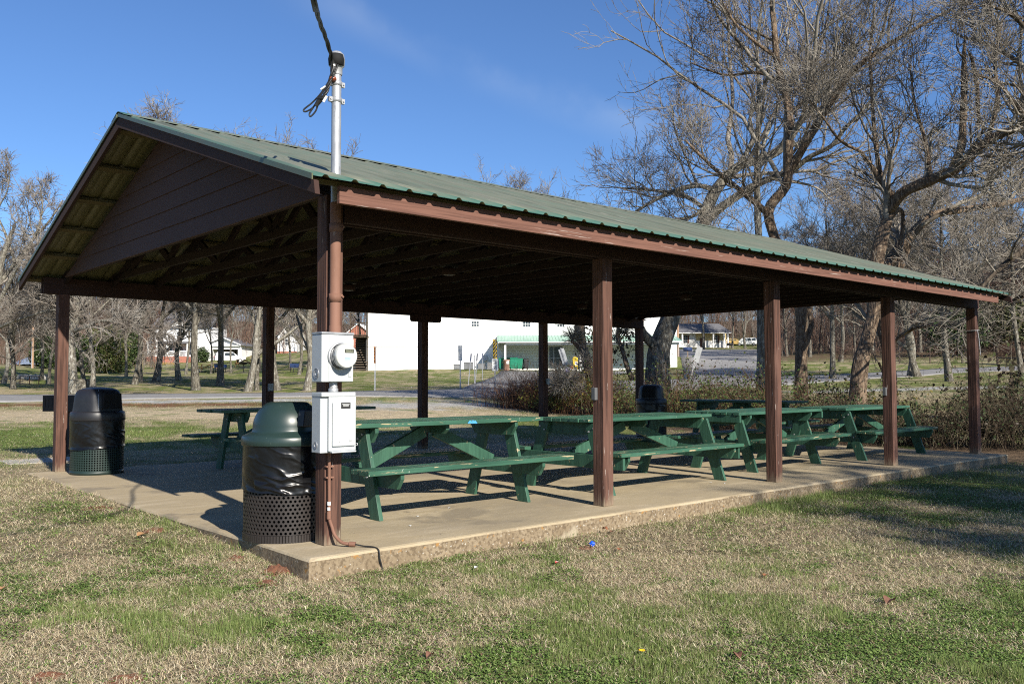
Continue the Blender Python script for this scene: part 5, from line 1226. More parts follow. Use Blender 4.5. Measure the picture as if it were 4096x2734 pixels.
for px, d in spots:
    o = FAR[fi % 3] if fi < 3 else copy_tree(FAR[fi % 3]); fi += 1
    p = ground(px, d); o.location = tuple(p); s = g.uniform(.5,.74) if (px < 700) else g.uniform(.62,.88) if (px < 1500) else g.uniform(.75,1.1); o.scale = (s*1.15,s*1.15,s); o.rotation_euler = (0,0,g.uniform(0,6.28))
    side = 'on the left' if px < 1500 else 'on the right'
    o['label'] = 'far bare woodland tree in the brown woods '+side+' behind the houses'; o['group'] = GW+' '+side

def far_wood(name, label, bands, seed, cols):
    g = np.random.default_rng(seed); G = Geo(); C = []
    for pxa, pxb, da, db, n, ha, hb in bands:
        px = g.uniform(pxa,pxb,n); d = g.uniform(da,db,n)
        base = EYE[None]+(FW[None]+RT[None]*((px-2048)/F)[:,None])*d[:,None]; z = zt(base[:,0],base[:,1])
        h = g.uniform(ha,hb,n); k = 6; P = np.zeros((n,k,3)); P[:,0] = np.stack([base[:,0],base[:,1],z-.2],-1); dr = g.normal(0,.12,(n,3)); dr[:,2] = 1
        for i in range(1,k): dr = dr+g.normal(0,.10,(n,3)); dr[:,2] = np.maximum(dr[:,2],.5); P[:,i] = P[:,i-1]+dr/np.linalg.norm(dr,axis=1)[:,None]*(h/(k-1))[:,None]
        Rr = (.010+.0045*h)[:,None]*np.linspace(1,.25,k)[None]
        V,q = tubes(P,Rr,3); G.add(V,q); cc = np.array(cols)[g.integers(0,len(cols),n)]*g.uniform(.7,1.3,(n,1)); C.append(np.repeat(cc,k*3,0))
        P2,R2 = children(g,P,Rr,13,.42,.75,4,tmin=.08,up=.2,wander=.2,rmin=.012); V,q = tubes(P2,R2,3); G.add(V,q); C.append(np.repeat(np.repeat(cc,13,0),12,0))
    me = G.mesh(name); set_col(me, np.concatenate(C)); o = obj(name, me, M['stemattr']); tag(o, label, 'woods', kind='stuff')
WC = [(.17,.115,.085),(.13,.09,.07),(.21,.165,.135),(.15,.085,.06),(.22,.19,.165)]
far_wood('underwood','brown tangle of leafless undergrowth between the far trees',[(-300,560,112,135,150,2,5),(-300,1480,155,200,1300,5,13),(-300,640,96,118,260,2,6),(3080,4500,116,150,700,3,9),(3080,4500,150,200,900,6,15),(2640,3120,205,240,420,6,12)],5,WC)
# ------------------------------------------------------------------ brambles and shrubs
def thicket(name, label, cat, pts, depthw, hgt, nst, nlf, cols_s, cols_l, seed, lsize=.07, stem_r=.004, upright=.8, lvl2=5):
    """stems rooted along a world polyline"""
    g = np.random.default_rng(seed); P = np.array([p[:2] for p in pts]); s = np.concatenate([[0],np.cumsum(np.hypot(*np.diff(P,axis=0).T))])
    t = g.uniform(0,s[-1],nst); x = np.interp(t,s,P[:,0])+g.normal(0,depthw,nst); y = np.interp(t,s,P[:,1])+g.normal(0,depthw,nst)
    hh = np.interp(t,s,np.linspace(0,1,len(pts))) ; hm = np.interp(hh, np.linspace(0,1,len(hgt)), hgt)
    h = hm*g.uniform(.40,1.15,nst)*(.40+1.2*fbm(t,t*0,.9,seed,3)); n = 6
    d = g.normal(0,1-upright,(nst,3)); d[:,2] = 1; d /= np.linalg.norm(d,axis=1)[:,None]
    out = np.zeros((nst,n,3)); out[:,0] = np.stack([x,y,zt(x,y)-.03],-1)
    for k in range(1,n):
        d = d+g.normal(0,.20,(nst,3)); d[:,2] += .05-.16*k/n*(1-upright)*3; d /= np.linalg.norm(d,axis=1)[:,None]; out[:,k] = out[:,k-1]+d*(h/(n-1))[:,None]
    R_ = stem_r*np.linspace(1,.4,n)[None]*g.uniform(.6,1.5,(nst,1))
    G = Geo(); V, q = tubes(out, R_, 3); G.add(V,q)
    P2, R2 = children(g, out, R_, lvl2, .42, .8, 4, tmin=.25, up=.12, wander=.25, rmin=stem_r*.4); V2, q2 = tubes(P2,R2,3); G.add(V2,q2)
    me = G.mesh('stems'); cs = np.array(cols_s)
    c = np.concatenate([np.repeat(cs[g.integers(0,len(cs),nst)]*g.uniform(.7,1.3,(nst,1)), n*3, 0), np.repeat(cs[g.integers(0,len(cs),len(P2))]*g.uniform(.7,1.3,(len(P2),1)), 12, 0)])
    set_col(me, c)
    base = np.array([x.mean(), y.mean(), 0]); base[2] = z1(base[0],base[1])
    me.transform(Matrix.Translation(-Vector(base)))
    th_ = thing(name, label, cat, base, 0, 'bramble growth along the ditch')
    obj('stems', me, M['stemattr'], th_)
    cen = np.concatenate([out[:,2:].reshape(-1,3), P2[:,1:].reshape(-1,3)])
    V, q, c = leafcards(cen-base, nlf, np.array([.05,.05,.05]), lsize, cols_l, seed+1, hang=.15)
    me = np_mesh('leaves', V, quads=q); set_col(me, c); obj('leaves', me, M['leafattr'], th_)
    return th_
RS = [(.15,.07,.04),(.12,.06,.035),(.20,.115,.06),(.10,.06,.04)]; GL = [(.06,.095,.022),(.04,.075,.02),(.085,.11,.022),(.06,.04,.02),(.04,.065,.02)]; BS = [(.085,.06,.042),(.12,.09,.06),(.06,.045,.033),(.18,.15,.10)]
thicket('weed_patch','reddish brown dead weeds under the speed limit sign behind the slab','weeds',[ground(2010,35),ground(2100,34),ground(2220,32.5)],.55,[.8,1.6,1.5],900,700,RS,[(.16,.08,.04),(.10,.06,.04),(.2,.13,.07)],31,.05,.005,.93,6)
thicket('bramble_thicket','yellow green leafy bramble between the third and fourth back posts','brambles',[ground(2190,32),ground(2330,31),ground(2450,30)],.5,[1.0,1.5,1.3],500,5200,RS,[(.17,.17,.03),(.10,.12,.025),(.2,.16,.03),(.07,.09,.02)],32,.075)
thicket('bramble_thicket','dark green and red bramble bank behind the last back post and dark table','brambles',[ground(2440,29.5),ground(2600,27.5),ground(2800,25),ground(3000,22.8),ground(3250,20.6)],.55,[1.4,1.5,1.35,1.5,1.1],1300,15000,RS+BS,GL,33,.07)
thicket('bramble_thicket','taller dark leafy bramble rising before the leaning sign','brambles',[ground(2740,27),ground(2860,26),ground(3050,24.4)],.35,[1.3,1.55,1.3],220,1900,BS,[(.04,.055,.018),(.05,.07,.02),(.03,.03,.015)],34,.09)
thicket('bramble_thicket','dry brown bramble bank along the ditch at the right behind the last front posts','brambles',[ground(3200,20),ground(3500,18.5),ground(3800,17.4),ground(4250,16.2)],.5,[1.0,.95,1.0,1.25],1500,9000,BS,[(.05,.06,.028),(.04,.068,.022),(.06,.045,.03),(.05,.07,.03)],35,.06)
thicket('bramble_thicket','tall thin bramble with hanging dead leaves right of the last front post','brambles',[ground(3900,18.2),ground(4010,17.6),ground(4130,17)],.25,[1.7,1.9,1.8],110,900,BS,[(.05,.045,.025),(.06,.075,.025),(.04,.03,.02)],36,.12)
thicket('bramble_thicket','low leafy growth at the foot of the leaning trunk','brambles',[ground(3280,24.5),ground(3420,23.2),ground(3560,22.5)],.4,[1.2,.9,1.0],300,2400,BS,[(.06,.08,.022),(.12,.10,.02),(.05,.06,.02)],37,.08)
def shrub(name, label, px, d, h, w, n, cols, seed, size):
    g = np.random.default_rng(seed); b = ground(px,d)
    u = g.normal(size=(n,3)); u /= np.linalg.norm(u,axis=1)[:,None]; rr = g.uniform(.2,1,(n,1))**.5
    lob = .7+.6*fbm(np.arctan2(u[:,1],u[:,0])*1.5+seed, u[:,2]*2.5, 1.2, seed, 3)[:,None]
    c = u*rr*lob*np.array([w/2,w/2,h*.52])+np.array([0,0,h*.48]); c[:,2] = np.maximum(c[:,2],.05)
    t = thing(name, label, 'shrub', b, 0, 'evergreen shrubs beyond the lawn')
    V,q,cc = leafcards(c, n*3, np.array([size*.5]*3), size, cols, seed, 0.0); me = np_mesh('foliage',V,quads=q); set_col(me,cc); obj('foliage', me, M['leafattr'], t)
    G = Geo(); P = np.zeros((24,4,3)); 
    for k in range(4): P[:,k] = g.normal(0,.05,(24,3))+np.stack([np.cos(np.arange(24)*2.4)*w*.36*k/3, np.sin(np.arange(24)*2.4)*w*.36*k/3, np.full(24,h*.8*k/3-.1)],-1)
    V,q = tubes(P, np.full((24,4),.03)*np.linspace(1,.3,4), 4); G.add(V,q); obj('stems', G.mesh('stems'), M['bark_dark'], t)
EG = [(.035,.06,.018),(.05,.075,.02),(.025,.045,.015)]; EY_ = [(.10,.12,.035),(.07,.10,.025),(.15,.13,.06)]
shrub('evergreen_shrub','dark evergreen shrub between the grey shed and the left back post',185,88,3.8,3.2,3000,EG,1,.2)
shrub('evergreen_shrub','dark evergreen shrub right of the arching limb tree',325,84,3.4,4.0,3000,EG,2,.2)
shrub('evergreen_shrub','yellow green bamboo like shrub left of the thin tree',420,85,4.6,4.2,4000,EY_,3,.2)
shrub('evergreen_shrub','tall dark evergreen right of the yellow green shrub',480,92,5.2,4.0,3600,EG,4,.2)
shrub('evergreen_shrub','round dark shrub at the corner of the white house porch',808,148,2.6,2.4,700,EG,5,.25)
shrub('evergreen_shrub','dark evergreen between the far fence and the right trees',3830,100,6.0,7,1800,EG,6,.35)
shrub('evergreen_shrub','yellow green bush behind the last front post',3960,112,7.5,8,1800,[(.10,.10,.03),(.07,.08,.025),(.14,.11,.03)],7,.4)
shrub('evergreen_shrub','olive bush at the right edge beyond the fence',4070,108,6.0,7,1500,[(.08,.08,.03),(.06,.07,.025)],8,.4)

# ------------------------------------------------------------------ background: buildings, signs, vehicles
def bg(px, row, d, name, label, cat, group=None, rz=0):
    """an Empty whose local x runs along the picture, local y away, z up; origin at that pixel and depth"""
    return thing(name, label, cat, at(px,row,d), HEAD+rz, group)
def K(d): return d/F       # metres per photo pixel at depth d
def gable_roof(b, x0, x1, y0, y1, z0, rise, over=.3, th=.12, axis='x'):
    if axis == 'x':
        ym = (y0+y1)/2; P = [(y0-over,z0),(ym,z0+rise),(y1+over,z0),(y1+over,z0-th),(ym,z0+rise-th),(y0-over,z0-th)]; b.prism(P,'x',x0-over,x1+over)
    else:
        xm = (x0+x1)/2; P = [(x0-over,z0),(xm,z0+rise),(x1+over,z0),(x1+over,z0-th),(xm,z0+rise-th),(x0-over,z0-th)]; b.prism(P,'y',y0-over,y1+over)
    return b
def window(t, x, z, w, h, y=-.03, nx=3, nz=2, frame='white', glass='glass', name='window'):
    b = MB(); f = .05
    b.box(x-w/2,x+w/2,y-.03,y+.02,z,z+f).box(x-w/2,x+w/2,y-.03,y+.02,z+h-f,z+h).box(x-w/2,x-w/2+f,y-.03,y+.02,z+f,z+h-f).box(x+w/2-f,x+w/2,y-.03,y+.02,z+f,z+h-f)
    for i in range(1,nx): b.box(x-w/2+w*i/nx-.018,x-w/2+w*i/nx+.018,y-.022,y+.01,z+f,z+h-f)
    for i in range(1,nz): b.box(x-w/2+f,x+w/2-f,y-.0225,y+.0095,z+h*i/nz-.018,z+h*i/nz+.018)
    o = b.build(name, M[frame], t); MB().box(x-w/2+.02,x+w/2-.02,y+.0,y+.018,z+.02,z+h-.02).build('pane', M[glass], o)
    return o
# --- white hall
d = 85.0; k = K(d); zb = 1484; X = lambda px: (px-2048)*k; Z = lambda row: (zb-row)*k
t = bg(2048, zb, d, 'white_hall', 'long white metal sided hall with green porch seen under the shelter roof', 'building')
b = MB(); b.box(X(1467), X(2709), 0, 14, -1.5, 8.2)
b.build('wall', nm('white_wall', (.80,.80,.78), .55, [((.3,.3,.15),.45,.75,(.75,.75,.72)), ((.6,.6,2.5),.66,.8,(.70,.68,.62))], spec=.3), t)
b = MB(); gable_roof(b, X(1467), X(2709), 0, 14, 8.3, 1.6, .35, .1); b.build('roof', M['metal_roof_pale'], t)
b = MB(); b.box(X(1467), X(1990), -.012, -.001, Z(1386), Z(1384)); b.build('seam_strip', M['grey_metal'], t)
b = MB(); b.box(X(1463), X(1467)-.002, -.05, .1, -.4, 8.1); b.build('downpipe', M['black_metal'], t)
for px in (1901,2107,2244): window(t, X(px), Z(1306 if px < 2000 else 1308), .78, .56, -.02, 3, 2, 'white', 'glass')
for px, row in ((1582,1350),(1741,1352),(1949,1352),(1967,1352)):
    MB().prism([(0,0),(-.16,0),(-.14,.13),(0,.16)], 'x', X(px)-.075, X(px)+.075).build('wall_vent', M['vinyl'], t)
px0, px1 = 1990, 2700; yp = -3.2
b = MB(); b.prism([(-.002,Z(1341)),(yp-.3,Z(1368)),(yp-.3,Z(1368)-.08),(-.002,Z(1341)-.08)], 'x', X(px0), X(px1)); ro = b.build('porch_roof', M['metal_roof_pale'], t)
b = MB()
for i in range(56): x_ = X(px0)+.15+i*.3; b.prism([(-.004,Z(1341)+.03),(yp-.29,Z(1368)+.03),(yp-.29,Z(1368)+.002),(-.004,Z(1341)+.002)], 'x', x_-.02, x_+.02) if x_ < X(px1)-.05 else None
b.build('roof_rib', M['metal_roof_pale'], ro)
b = MB(); b.box(X(px0)+.2, X(px1), yp-.32, yp-.2, Z(1376), Z(1368)-.085).box(X(px0)+.8, X(px1)-.2, yp, yp+.12, Z(1384), Z(1376)-.002); b.build('porch_fascia', M['white'], t)
b = MB(); b.prism([(-.02,Z(1341)-.1),(yp-.28,Z(1368)-.1),(yp-.28,Z(1378)),(-.02,Z(1378)-.4)], 'x', X(px0)+.1, X(px0)+.16); b.build('porch_gable', M['vinyl'], t)
b = MB()
for i in range(18): b.box(X(2004), X(2700)-.1, -.08+.0, -.013, .45+i*.15, .45+i*.15+.135)
b.build('porch_siding', M['vinyl'], t)
b = MB(); b.box(X(2004), X(2700), -.1, -.012, -.2, .445); b.build('base_board', M['white'], t)
for px in (2022, 2313, 2600):
    MB().box(X(px)-.09, X(px)+.09, yp, yp+.18, -.3, Z(1384)-.002).build('porch_post', M['white'], t)
b = MB(); b.box(X(2196), X(2250), -.16, -.101, Z(1464), Z(1386)); fr = b.build('door', M['grey_metal'], t)
b = MB(); b.box(X(2198), X(2213), -.19, -.162, Z(1461), Z(1388)).box(X(2217), X(2248), -.19, -.162, Z(1461), Z(1388)); b.build('pane', M['glass'], fr)
b = MB(); b.box(X(2212), X(2214.5), -.24, -.2, Z(1436), Z(1428)).box(X(2216), X(2218), -.24, -.2, Z(1436), Z(1428)).box(X(2198),X(2248),-.2,-.191,Z(1432.5),Z(1431)); b.build('handle', M['galv'], fr)
# dark outside stair at the left end of the hall
st = bg(1440, 1482, 84, 'outside_stair', 'dark wooden outside stair at the left end of the white hall', 'stair')
b = MB(); kk = K(84)
for i in range(13): b.box(-.95, .62, .2+i*.22, .45+i*.22, .1+i*.24, .16+i*.24)
b.build('tread', M['old_wood'], st)
b = MB(); b.box(-1.0,-.9,0,.1,-.5,6.4).box(.66,.74,0,.1,-.5,6.4).box(-1.0,.74,3.2,3.3,-.5,3.2); b.build('stair_post', M['bark_dark'], st)
b = MB(); b.box(-.9,.66,.0,.08,4.55,4.65).box(-.9,.66,.0,.08,3.35,3.45); 
for i in range(9): b.box(-.8+i*.17,-.76+i*.17,.02,.06,3.45,4.55)
b.build('railing', M['bark_dark'], st)
b = MB(); b.box(-.9,.66,.1,3.2,3.2,3.34); b.build('landing', M['bark_dark'], st)
# AC condensers, carts, barrel, cabinet
def condenser(px, row, w, h, label):
    t = bg(px, row, 83.4, 'condenser', label, 'condenser', 'air conditioners along the white hall')
    b = MB(); b.box(-w/2,w/2,-w/2,w/2,.04,h); b.build('housing', M['black_metal'], t, .02)
    b = MB()
    for i in range(8): x = -w/2+w*(i+.5)/8; b.box(x-.014,x+.014,-w/2-.02,-w/2-.001,.08,h-.06)
    for i in range(7): z = .08+(h-.14)*i/6; b.box(-w/2,w/2,-w/2-.026,-w/2-.021,z-.012,z+.012)
    b.build('grille', M['grey_metal'], t)
    b = MB(); b.box(-w/2-.02,w/2+.02,-w/2-.02,w/2+.02,h,h+.05); b.build('top_cover', M['grey_metal'], t, .01)
condenser(1827,1478,.58,.46,'smallest grey air conditioner, leftmost along the white hall')
condenser(1874.5,1478,.86,.66,'largest grey air conditioner along the white hall')
condenser(1925,1478,.64,.54,'grey air conditioner between the thin sign poles')
condenser(1963,1478,.62,.64,'grey air conditioner half hidden by the speed limit sign')
t = bg(1943, 1442, 84.6, 'utility_cabinet', 'pale grey utility cabinet mounted on the white hall wall', 'cabinet')
MB().box(-.17,.17,-.1,.3,0,.52).build('housing', M['meterbox'], t, .02); MB().box(-.12,.12,-.115,-.101,.05,.47).build('door', M['galv'], t)
MB().tube([(0,.05,0),(0,.05,-.9)], .025, 6).build('conduit', M['galv'], t)
def cart(px, row, w, h, mat, label, dd=82.6, rz=0):
    t = bg(px, row, dd, 'wheelie_bin', label, 'bin', 'carts by the hall porch', rz)
    b = MB(); b.add([(x*w/2*(.8 if z == 0 else 1), y*w/2*(.8 if z == 0 else 1), .08+z*h*.82) for z in (0,1) for y in (-1,1) for x in (-1,1)], [(0,2,3,1),(4,5,7,6),(0,1,5,4),(2,6,7,3),(0,4,6,2),(1,3,7,5)]); b.build('body', M[mat], t, .03)
    b = MB(); b.prism([(-w/2-.04,.082+h*.82),(w/2+.02,.082+h*.82),(w/2+.02,.14+h*.82),(0,h),(-w/2-.03,.12+h*.82)], 'x', -w/2-.03, w/2+.03); b.build('lid', M[mat], t, .02)
    for s in (-1,1):
        b = MB(); b.lathe([(0,-.03),(.12,-.03),(.12,.03),(0,.03)], 14, M=Matrix.Translation((s*(w/2-.03),w/2+.03,.13)) @ Matrix.Rotation(R(90),4,'Y')); b.build('wheel', M['tyre'], t)
    b = MB(); b.box(-w/2+.06,w/2-.06,w/2+.06,w/2+.09,.05+h*.8,.08+h*.8); b.build('handle', M[mat], t)
cart(2008,1478,.60,1.12,'bin_teal','green wheeled cart behind the brown barrel'); cart(2040,1476,.6,1.12,'bin_teal','green wheeled cart half hidden between barrel and the front cart',84)
cart(2055,1478,.66,1.14,'bin_teal','green wheeled cart standing foremost of the row',82); cart(2079,1478,.56,1.08,'bin_teal','green wheeled cart on the right of the foremost cart',83.2); cart(2104,1477,.48,1.0,'black_plastic','black wheeled cart at the right of the green carts',83.2,.2)
t = bg(2026, 1482, 80.5, 'barrel', 'brown barrel with white label beside the porch post', 'barrel')
MB().lathe([(0,0),(.26,0),(.28,.1),(.28,.85),(.31,.88),(.31,1.02),(.27,1.02),(.27,.9),(0,.9)], 24).build('body', M['tan_barrel'], t)
MB().box(-.0,.23,-.292,-.27,.62,.9).build('label_plate', M['white'], t)
t = bg(2301, 1477, 82.2, 'drop_box', 'yellow donation drop box beside the porch post with round badge', 'drop box')
MB().prism([(-.24,.25),(-.24,1.05),(-.2,1.14),(-.1,1.2),(.1,1.2),(.2,1.14),(.24,1.05),(.24,.25)], 'y', -.22, .25).build('body', M['yellow'], t)
b = MB()
for s in (-.19,.19): b.box(s-.04,s+.04,-.18,-.1,0,.25).box(s-.04,s+.04,.12,.2,0,.25)
b.build('leg', M['yellow'], t)
MB().box(-.05,.2,-.235,-.221,.4,.72).build('label_plate', M['sign_white'], t); MB().box(-.15,.15,-.235,-.221,.9,.97).build('slot', M['dark'], t)
MB().lathe([(0,0),(.07,0)], 18, M=Matrix.Translation((.075,-.237,.57)) @ Matrix.Rotation(R(90),4,'X')).build('badge', M['purple'], t)
t = bg(2284, 1479, 81.6, 'bucket', 'orange bucket beside the yellow drop box', 'bucket')
MB().lathe([(0,.02),(.13,.0),(.155,.38),(.165,.39),(.15,.39),(.125,.04)], 20).build('body', M['orange'], t)
MB().tube([(-.16,0,.37),(-.14,-.08,.24),(0,-.15,.18),(.14,-.08,.24),(.16,0,.37)], .006, 5).build('handle', M['grey_metal'], t)
# --- signs
def post_sign(px, row_base, row_top, d, label, pr=.03, tilt=0.0, group='sign posts along the park road', mat='galv', name='road_sign', rz=0.0, cat='road sign'):
    g_ = ground(px, d); zt_ = float(at(px,row_top,d)[2]); h = zt_-g_[2]
    t = thing(name, label, cat, g_, HEAD+rz, group); t.rotation_euler = (0, tilt, HEAD+rz) if tilt else (0,0,HEAD+rz)
    b = MB(); b.prism([(-pr,-.012),(-pr*.4,-.012),(-pr*.4,.016),(pr*.4,.016),(pr*.4,-.012),(pr,-.012),(pr,-.007),(pr*.55,-.007),(pr*.55,.021),(-pr*.55,.021),(-pr*.55,-.007),(-pr,-.007)], 'z', -.4, h)
    b.build('post', M[mat], t); return t, h
def plate(t, w, z0, z1, mat, rz=0, y=-.03, name='plate', r=.03):
    n = []; 
    for cx,cz,a in ((w/2-r,z1-r,0),(-w/2+r,z1-r,90),(-w/2+r,z0+r,180),(w/2-r,z0+r,270)):
        for q in (0,30,60,90): n.append((cx+r*math.cos(R(a+q)), cz+r*math.sin(R(a+q))))
    b = MB(); b.prism(n[::-1], 'y', -.002, .002); o = b.build(name, M[mat], t); o.location = (0,y,0); o.rotation_euler = (0,0,rz); return o
d = 42.0; t, h = post_sign(1980, 1590, 1357, d, 'speed limit sign with yellow and black striped marker above, beside the dead weeds')
zs = lambda row: float(at(1980,row,d)[2])-t.location.z
o = plate(t, .46, zs(1483), zs(1434), 'sign_white', R(52)); sg = plate(o, .43, zs(1481.8), zs(1435.2), 'sign_black', 0, -.003, 'border', .025); sg2 = plate(o, .415, zs(1481.2), zs(1435.8), 'sign_white', 0, -.0055, 'face', .02)
zc = zs(1483); hh = zs(1434)-zc
for tx, f, sz in (('SPEED',.82,.125),('LIMIT',.60,.125),('10',.25,.27)):
    text_part(tx, sz, M['sign_black'], o, Matrix.Translation((0,-.0095,zc+hh*f)) @ Matrix.Rotation(R(90),4,'X'))
def stripes(parent, w, z0, z1, mat_a, mat_b, flip=1):
    o = plate(parent, w, z0, z1, mat_a, 0, -.003, 'marker_face', .02)
    b = MB(); n = 5; st = (z1-z0)/n; sl = w*.9*flip
    for i in range(-2, n+1):
        P = [(-w/2,z0+i*st),(w/2,z0+i*st+sl),(w/2,z0+i*st+sl+st*.5),(-w/2,z0+i*st+st*.5)]
        Q = [(x,min(max(z,z0+.004),z1-.004)) for x,z in P]
        if abs(Q[1][1]-Q[2][1]) > .002 or abs(Q[0][1]-Q[3][1]) > .002: b.prism(Q, 'y', -.0062-.0001*i, -.0045)
    b.build('stripe', M[mat_b], parent).location = (0,0,0)
o = plate(t, .29, zs(1434)+.01, zs(1357), 'sign_black', R(52)); stripes(o, .28, zs(1434)+.015, zs(1357)-.005, 'sign_yellow', 'sign_black')
d = 43.2; t, h = post_sign(1500, 1566, 1386, d, 'edge on orange and black striped marker post beside the road left of centre')
zs = lambda row: float(at(1500,row,d)[2])-t.location.z
o = plate(t, .30, zs(1452), zs(1386), 'sign_orange', R(74)); stripes(o, .29, zs(1452)+.005, zs(1386)-.005, 'sign_orange', 'sign_black')
d = 45.0; t, h = post_sign(1841, 1554, 1381, d, 'grey back of a tall marker sign beyond the road')
zs = lambda row: float(at(1841,row,d)[2])-t.location.z
plate(t, .25, zs(1442), zs(1381), 'grey_metal', R(35), -.03); 
for px, row0, rt, dd, tl, lb in ((1873,1542,1414,50,R(5.5),'slanted thin pole with small blue sign edge on'),(1901,1535,1414,52,R(4),'thin pole with blue sign edge on, right of the slanted pole'),(1898,1535,1419,52.6,0,'thin bare dark pole crossing its neighbour'),(1930,1516,1413,60,0,'thin upright pole with blue sign near the pale cabinet')):
    t, h = post_sign(px, row0, rt, dd, lb, .025, tl)
    if 'bare' not in lb: plate(t, .30, h-.42, h+.02, 'grey_metal', R(76), -.02); plate(t, .28, h-.41, h+.01, 'blue', R(76), -.026, 'face')
d = 46.0; t, h = post_sign(2293, 1508, 1383, d, 'leaning post with grey sign back and round white badge sign', .03, -R(17))
plate(t, .30, h-.98, h-.05, 'grey_metal', 0, .03)
Mr = Matrix.Translation((0,-.03,h-1.23)) @ Matrix.Rotation(R(90),4,'X')
b = MB(); b.lathe([(0,0),(.185,0),(.185,.004),(0,.004)], 32, sharp=True, M=Mr); o = b.build('badge', M['sign_white'], t)
b = MB(); b.lathe([(.09,.0055),(.118,.0055)], 32, M=Mr); b.lathe([(0,.0055),(.075,.0055)], 32, M=Mr); b.build('badge_ring', M['purple'], o)
text_part('L', .15, M['sign_white'], o, Matrix.Translation((0,-.0375,h-1.23)) @ Matrix.Rotation(R(90),4,'X'), depth=.002)
b = MB()
for i in range(16):
    a = 2*math.pi*i/16; b.box(-.012,.012,-.0025,.0025,-.004,.004, Matrix.Translation((.15*math.cos(a),-.037,h-1.23+.15*math.sin(a))) @ Matrix.Rotation(-a+R(90),4,'Y'))
b.build('badge_print', M['purple'], o)
d = 37.0; t, h = post_sign(2737, 1530, 1381, d, 'leaning grey metal marker sign seen above the dark brambles', .028, R(17))
plate(t, .27, h-.62, h+.04, 'grey_metal', R(20), -.03)
# utility poles
def upole(px, d, h, r, label, mat='pole_wood'):
    t = thing('utility_pole', label, 'pole', ground(px,d), HEAD, 'utility poles')
    MB().tube([(0,0,-.5),(0,0,h)], [r,r*.72], 12).build('shaft', M[mat], t)
    b = MB(); b.box(-1.1,1.1,-.06,.06,h-.5,h-.38); b.build('crossarm', M['old_wood'], t)
    b = MB(); b.tube([(0,-r-.03,0),(0,-r-.03,2.6)], .03, 6); b.build('conduit', M['galv'], t)
upole(2713, 99, 8.6, .15, 'brown wooden utility pole at the right end of the white hall'); upole(128, 86, 8, .13, 'orange brown utility pole in front of the grey shed')
for px,w,d,l in ((2752,.5,96,'dark blue mailbox before the yellow house'),(2922,.3,150,'black mailbox at the end of the lane')):
    t = thing('mailbox', l, 'mailbox', ground(px,d), HEAD, 'mailboxes on the hill'); z = 1.0
    b = MB(); b.lathe([(.0,-.45),(.22,-.45),(.22,.45),(.0,.45)], 16, M=Matrix.Translation((0,0,z+.2)) @ Matrix.Rotation(R(90),4,'Y')); b.build('body', M['blue' if w > .4 else 'black_metal'], t); MB().box(-.05,.05,-.05,.05,-.2,z).build('post', M['old_wood'], t)
# --- yellow house with cars
d = 186.0; k = K(d); zb = 1389; X = lambda px: (px-2800)*k; Z = lambda row: (zb-row)*k
t = bg(2800, zb, d, 'yellow_house', 'small cream yellow house with grey roof and white porch posts on the hill', 'house')
MB().box(X(2715),X(2905),.0,9,-1.5,Z(1331)).build('wall', M['cream'], t); MB().box(X(2747),X(2782),-.1,-.01,-.3,Z(1332)).build('bay_wall', M['vinyl'], t)
b = MB(); b.prism([(X(2700),Z(1332)),(X(2917),Z(1332)),(X(2885),Z(1297)),(X(2740),Z(1297))], 'y', 1.5, 7.0); b.add([(X(2690),-2.0,Z(1332)),(X(2919),-2.0,Z(1332)),(X(2884),1.49,Z(1294)),(X(2720),1.49,Z(1294)),(X(2690),-2.0,Z(1330)),(X(2919),-2.0,Z(1330)),(X(2884),1.49,Z(1292)),(X(2720),1.49,Z(1292))],[(0,1,2,3)[::-1],(4,5,6,7),(0,1,5,4),(1,2,6,5),(2,3,7,6),(3,0,4,7)]); b.build('roof', M['shingle'], t)
MB().box(X(2700),X(2917),-1.98,-1.8,Z(1334.5),Z(1332)-.01).build('gutter', M['white'], t)
for px in (2724,2847,2890,2905): MB().box(X(px)-.14,X(px)+.14,-1.75,-1.47,-.4,Z(1334.6)).build('porch_post', M['white'], t)
MB().box(X(2716),X(2905),-.1,-.005,-.3,Z(1362)).build('wainscot', M['vinyl'], t)
for px in (2741,2862): window(t, X(px), Z(1372), .95, 1.7, -.12, 2, 3); MB().box(X(px+8.5)-.0,X(px+8.5)+.35,-.16,-.105,Z(1372),Z(1341)).build('shutter', M['rust'], t)
MB().box(X(2800),X(2812),-.2,-.105,-.2,Z(1352)).build('door', M['rust'], t)
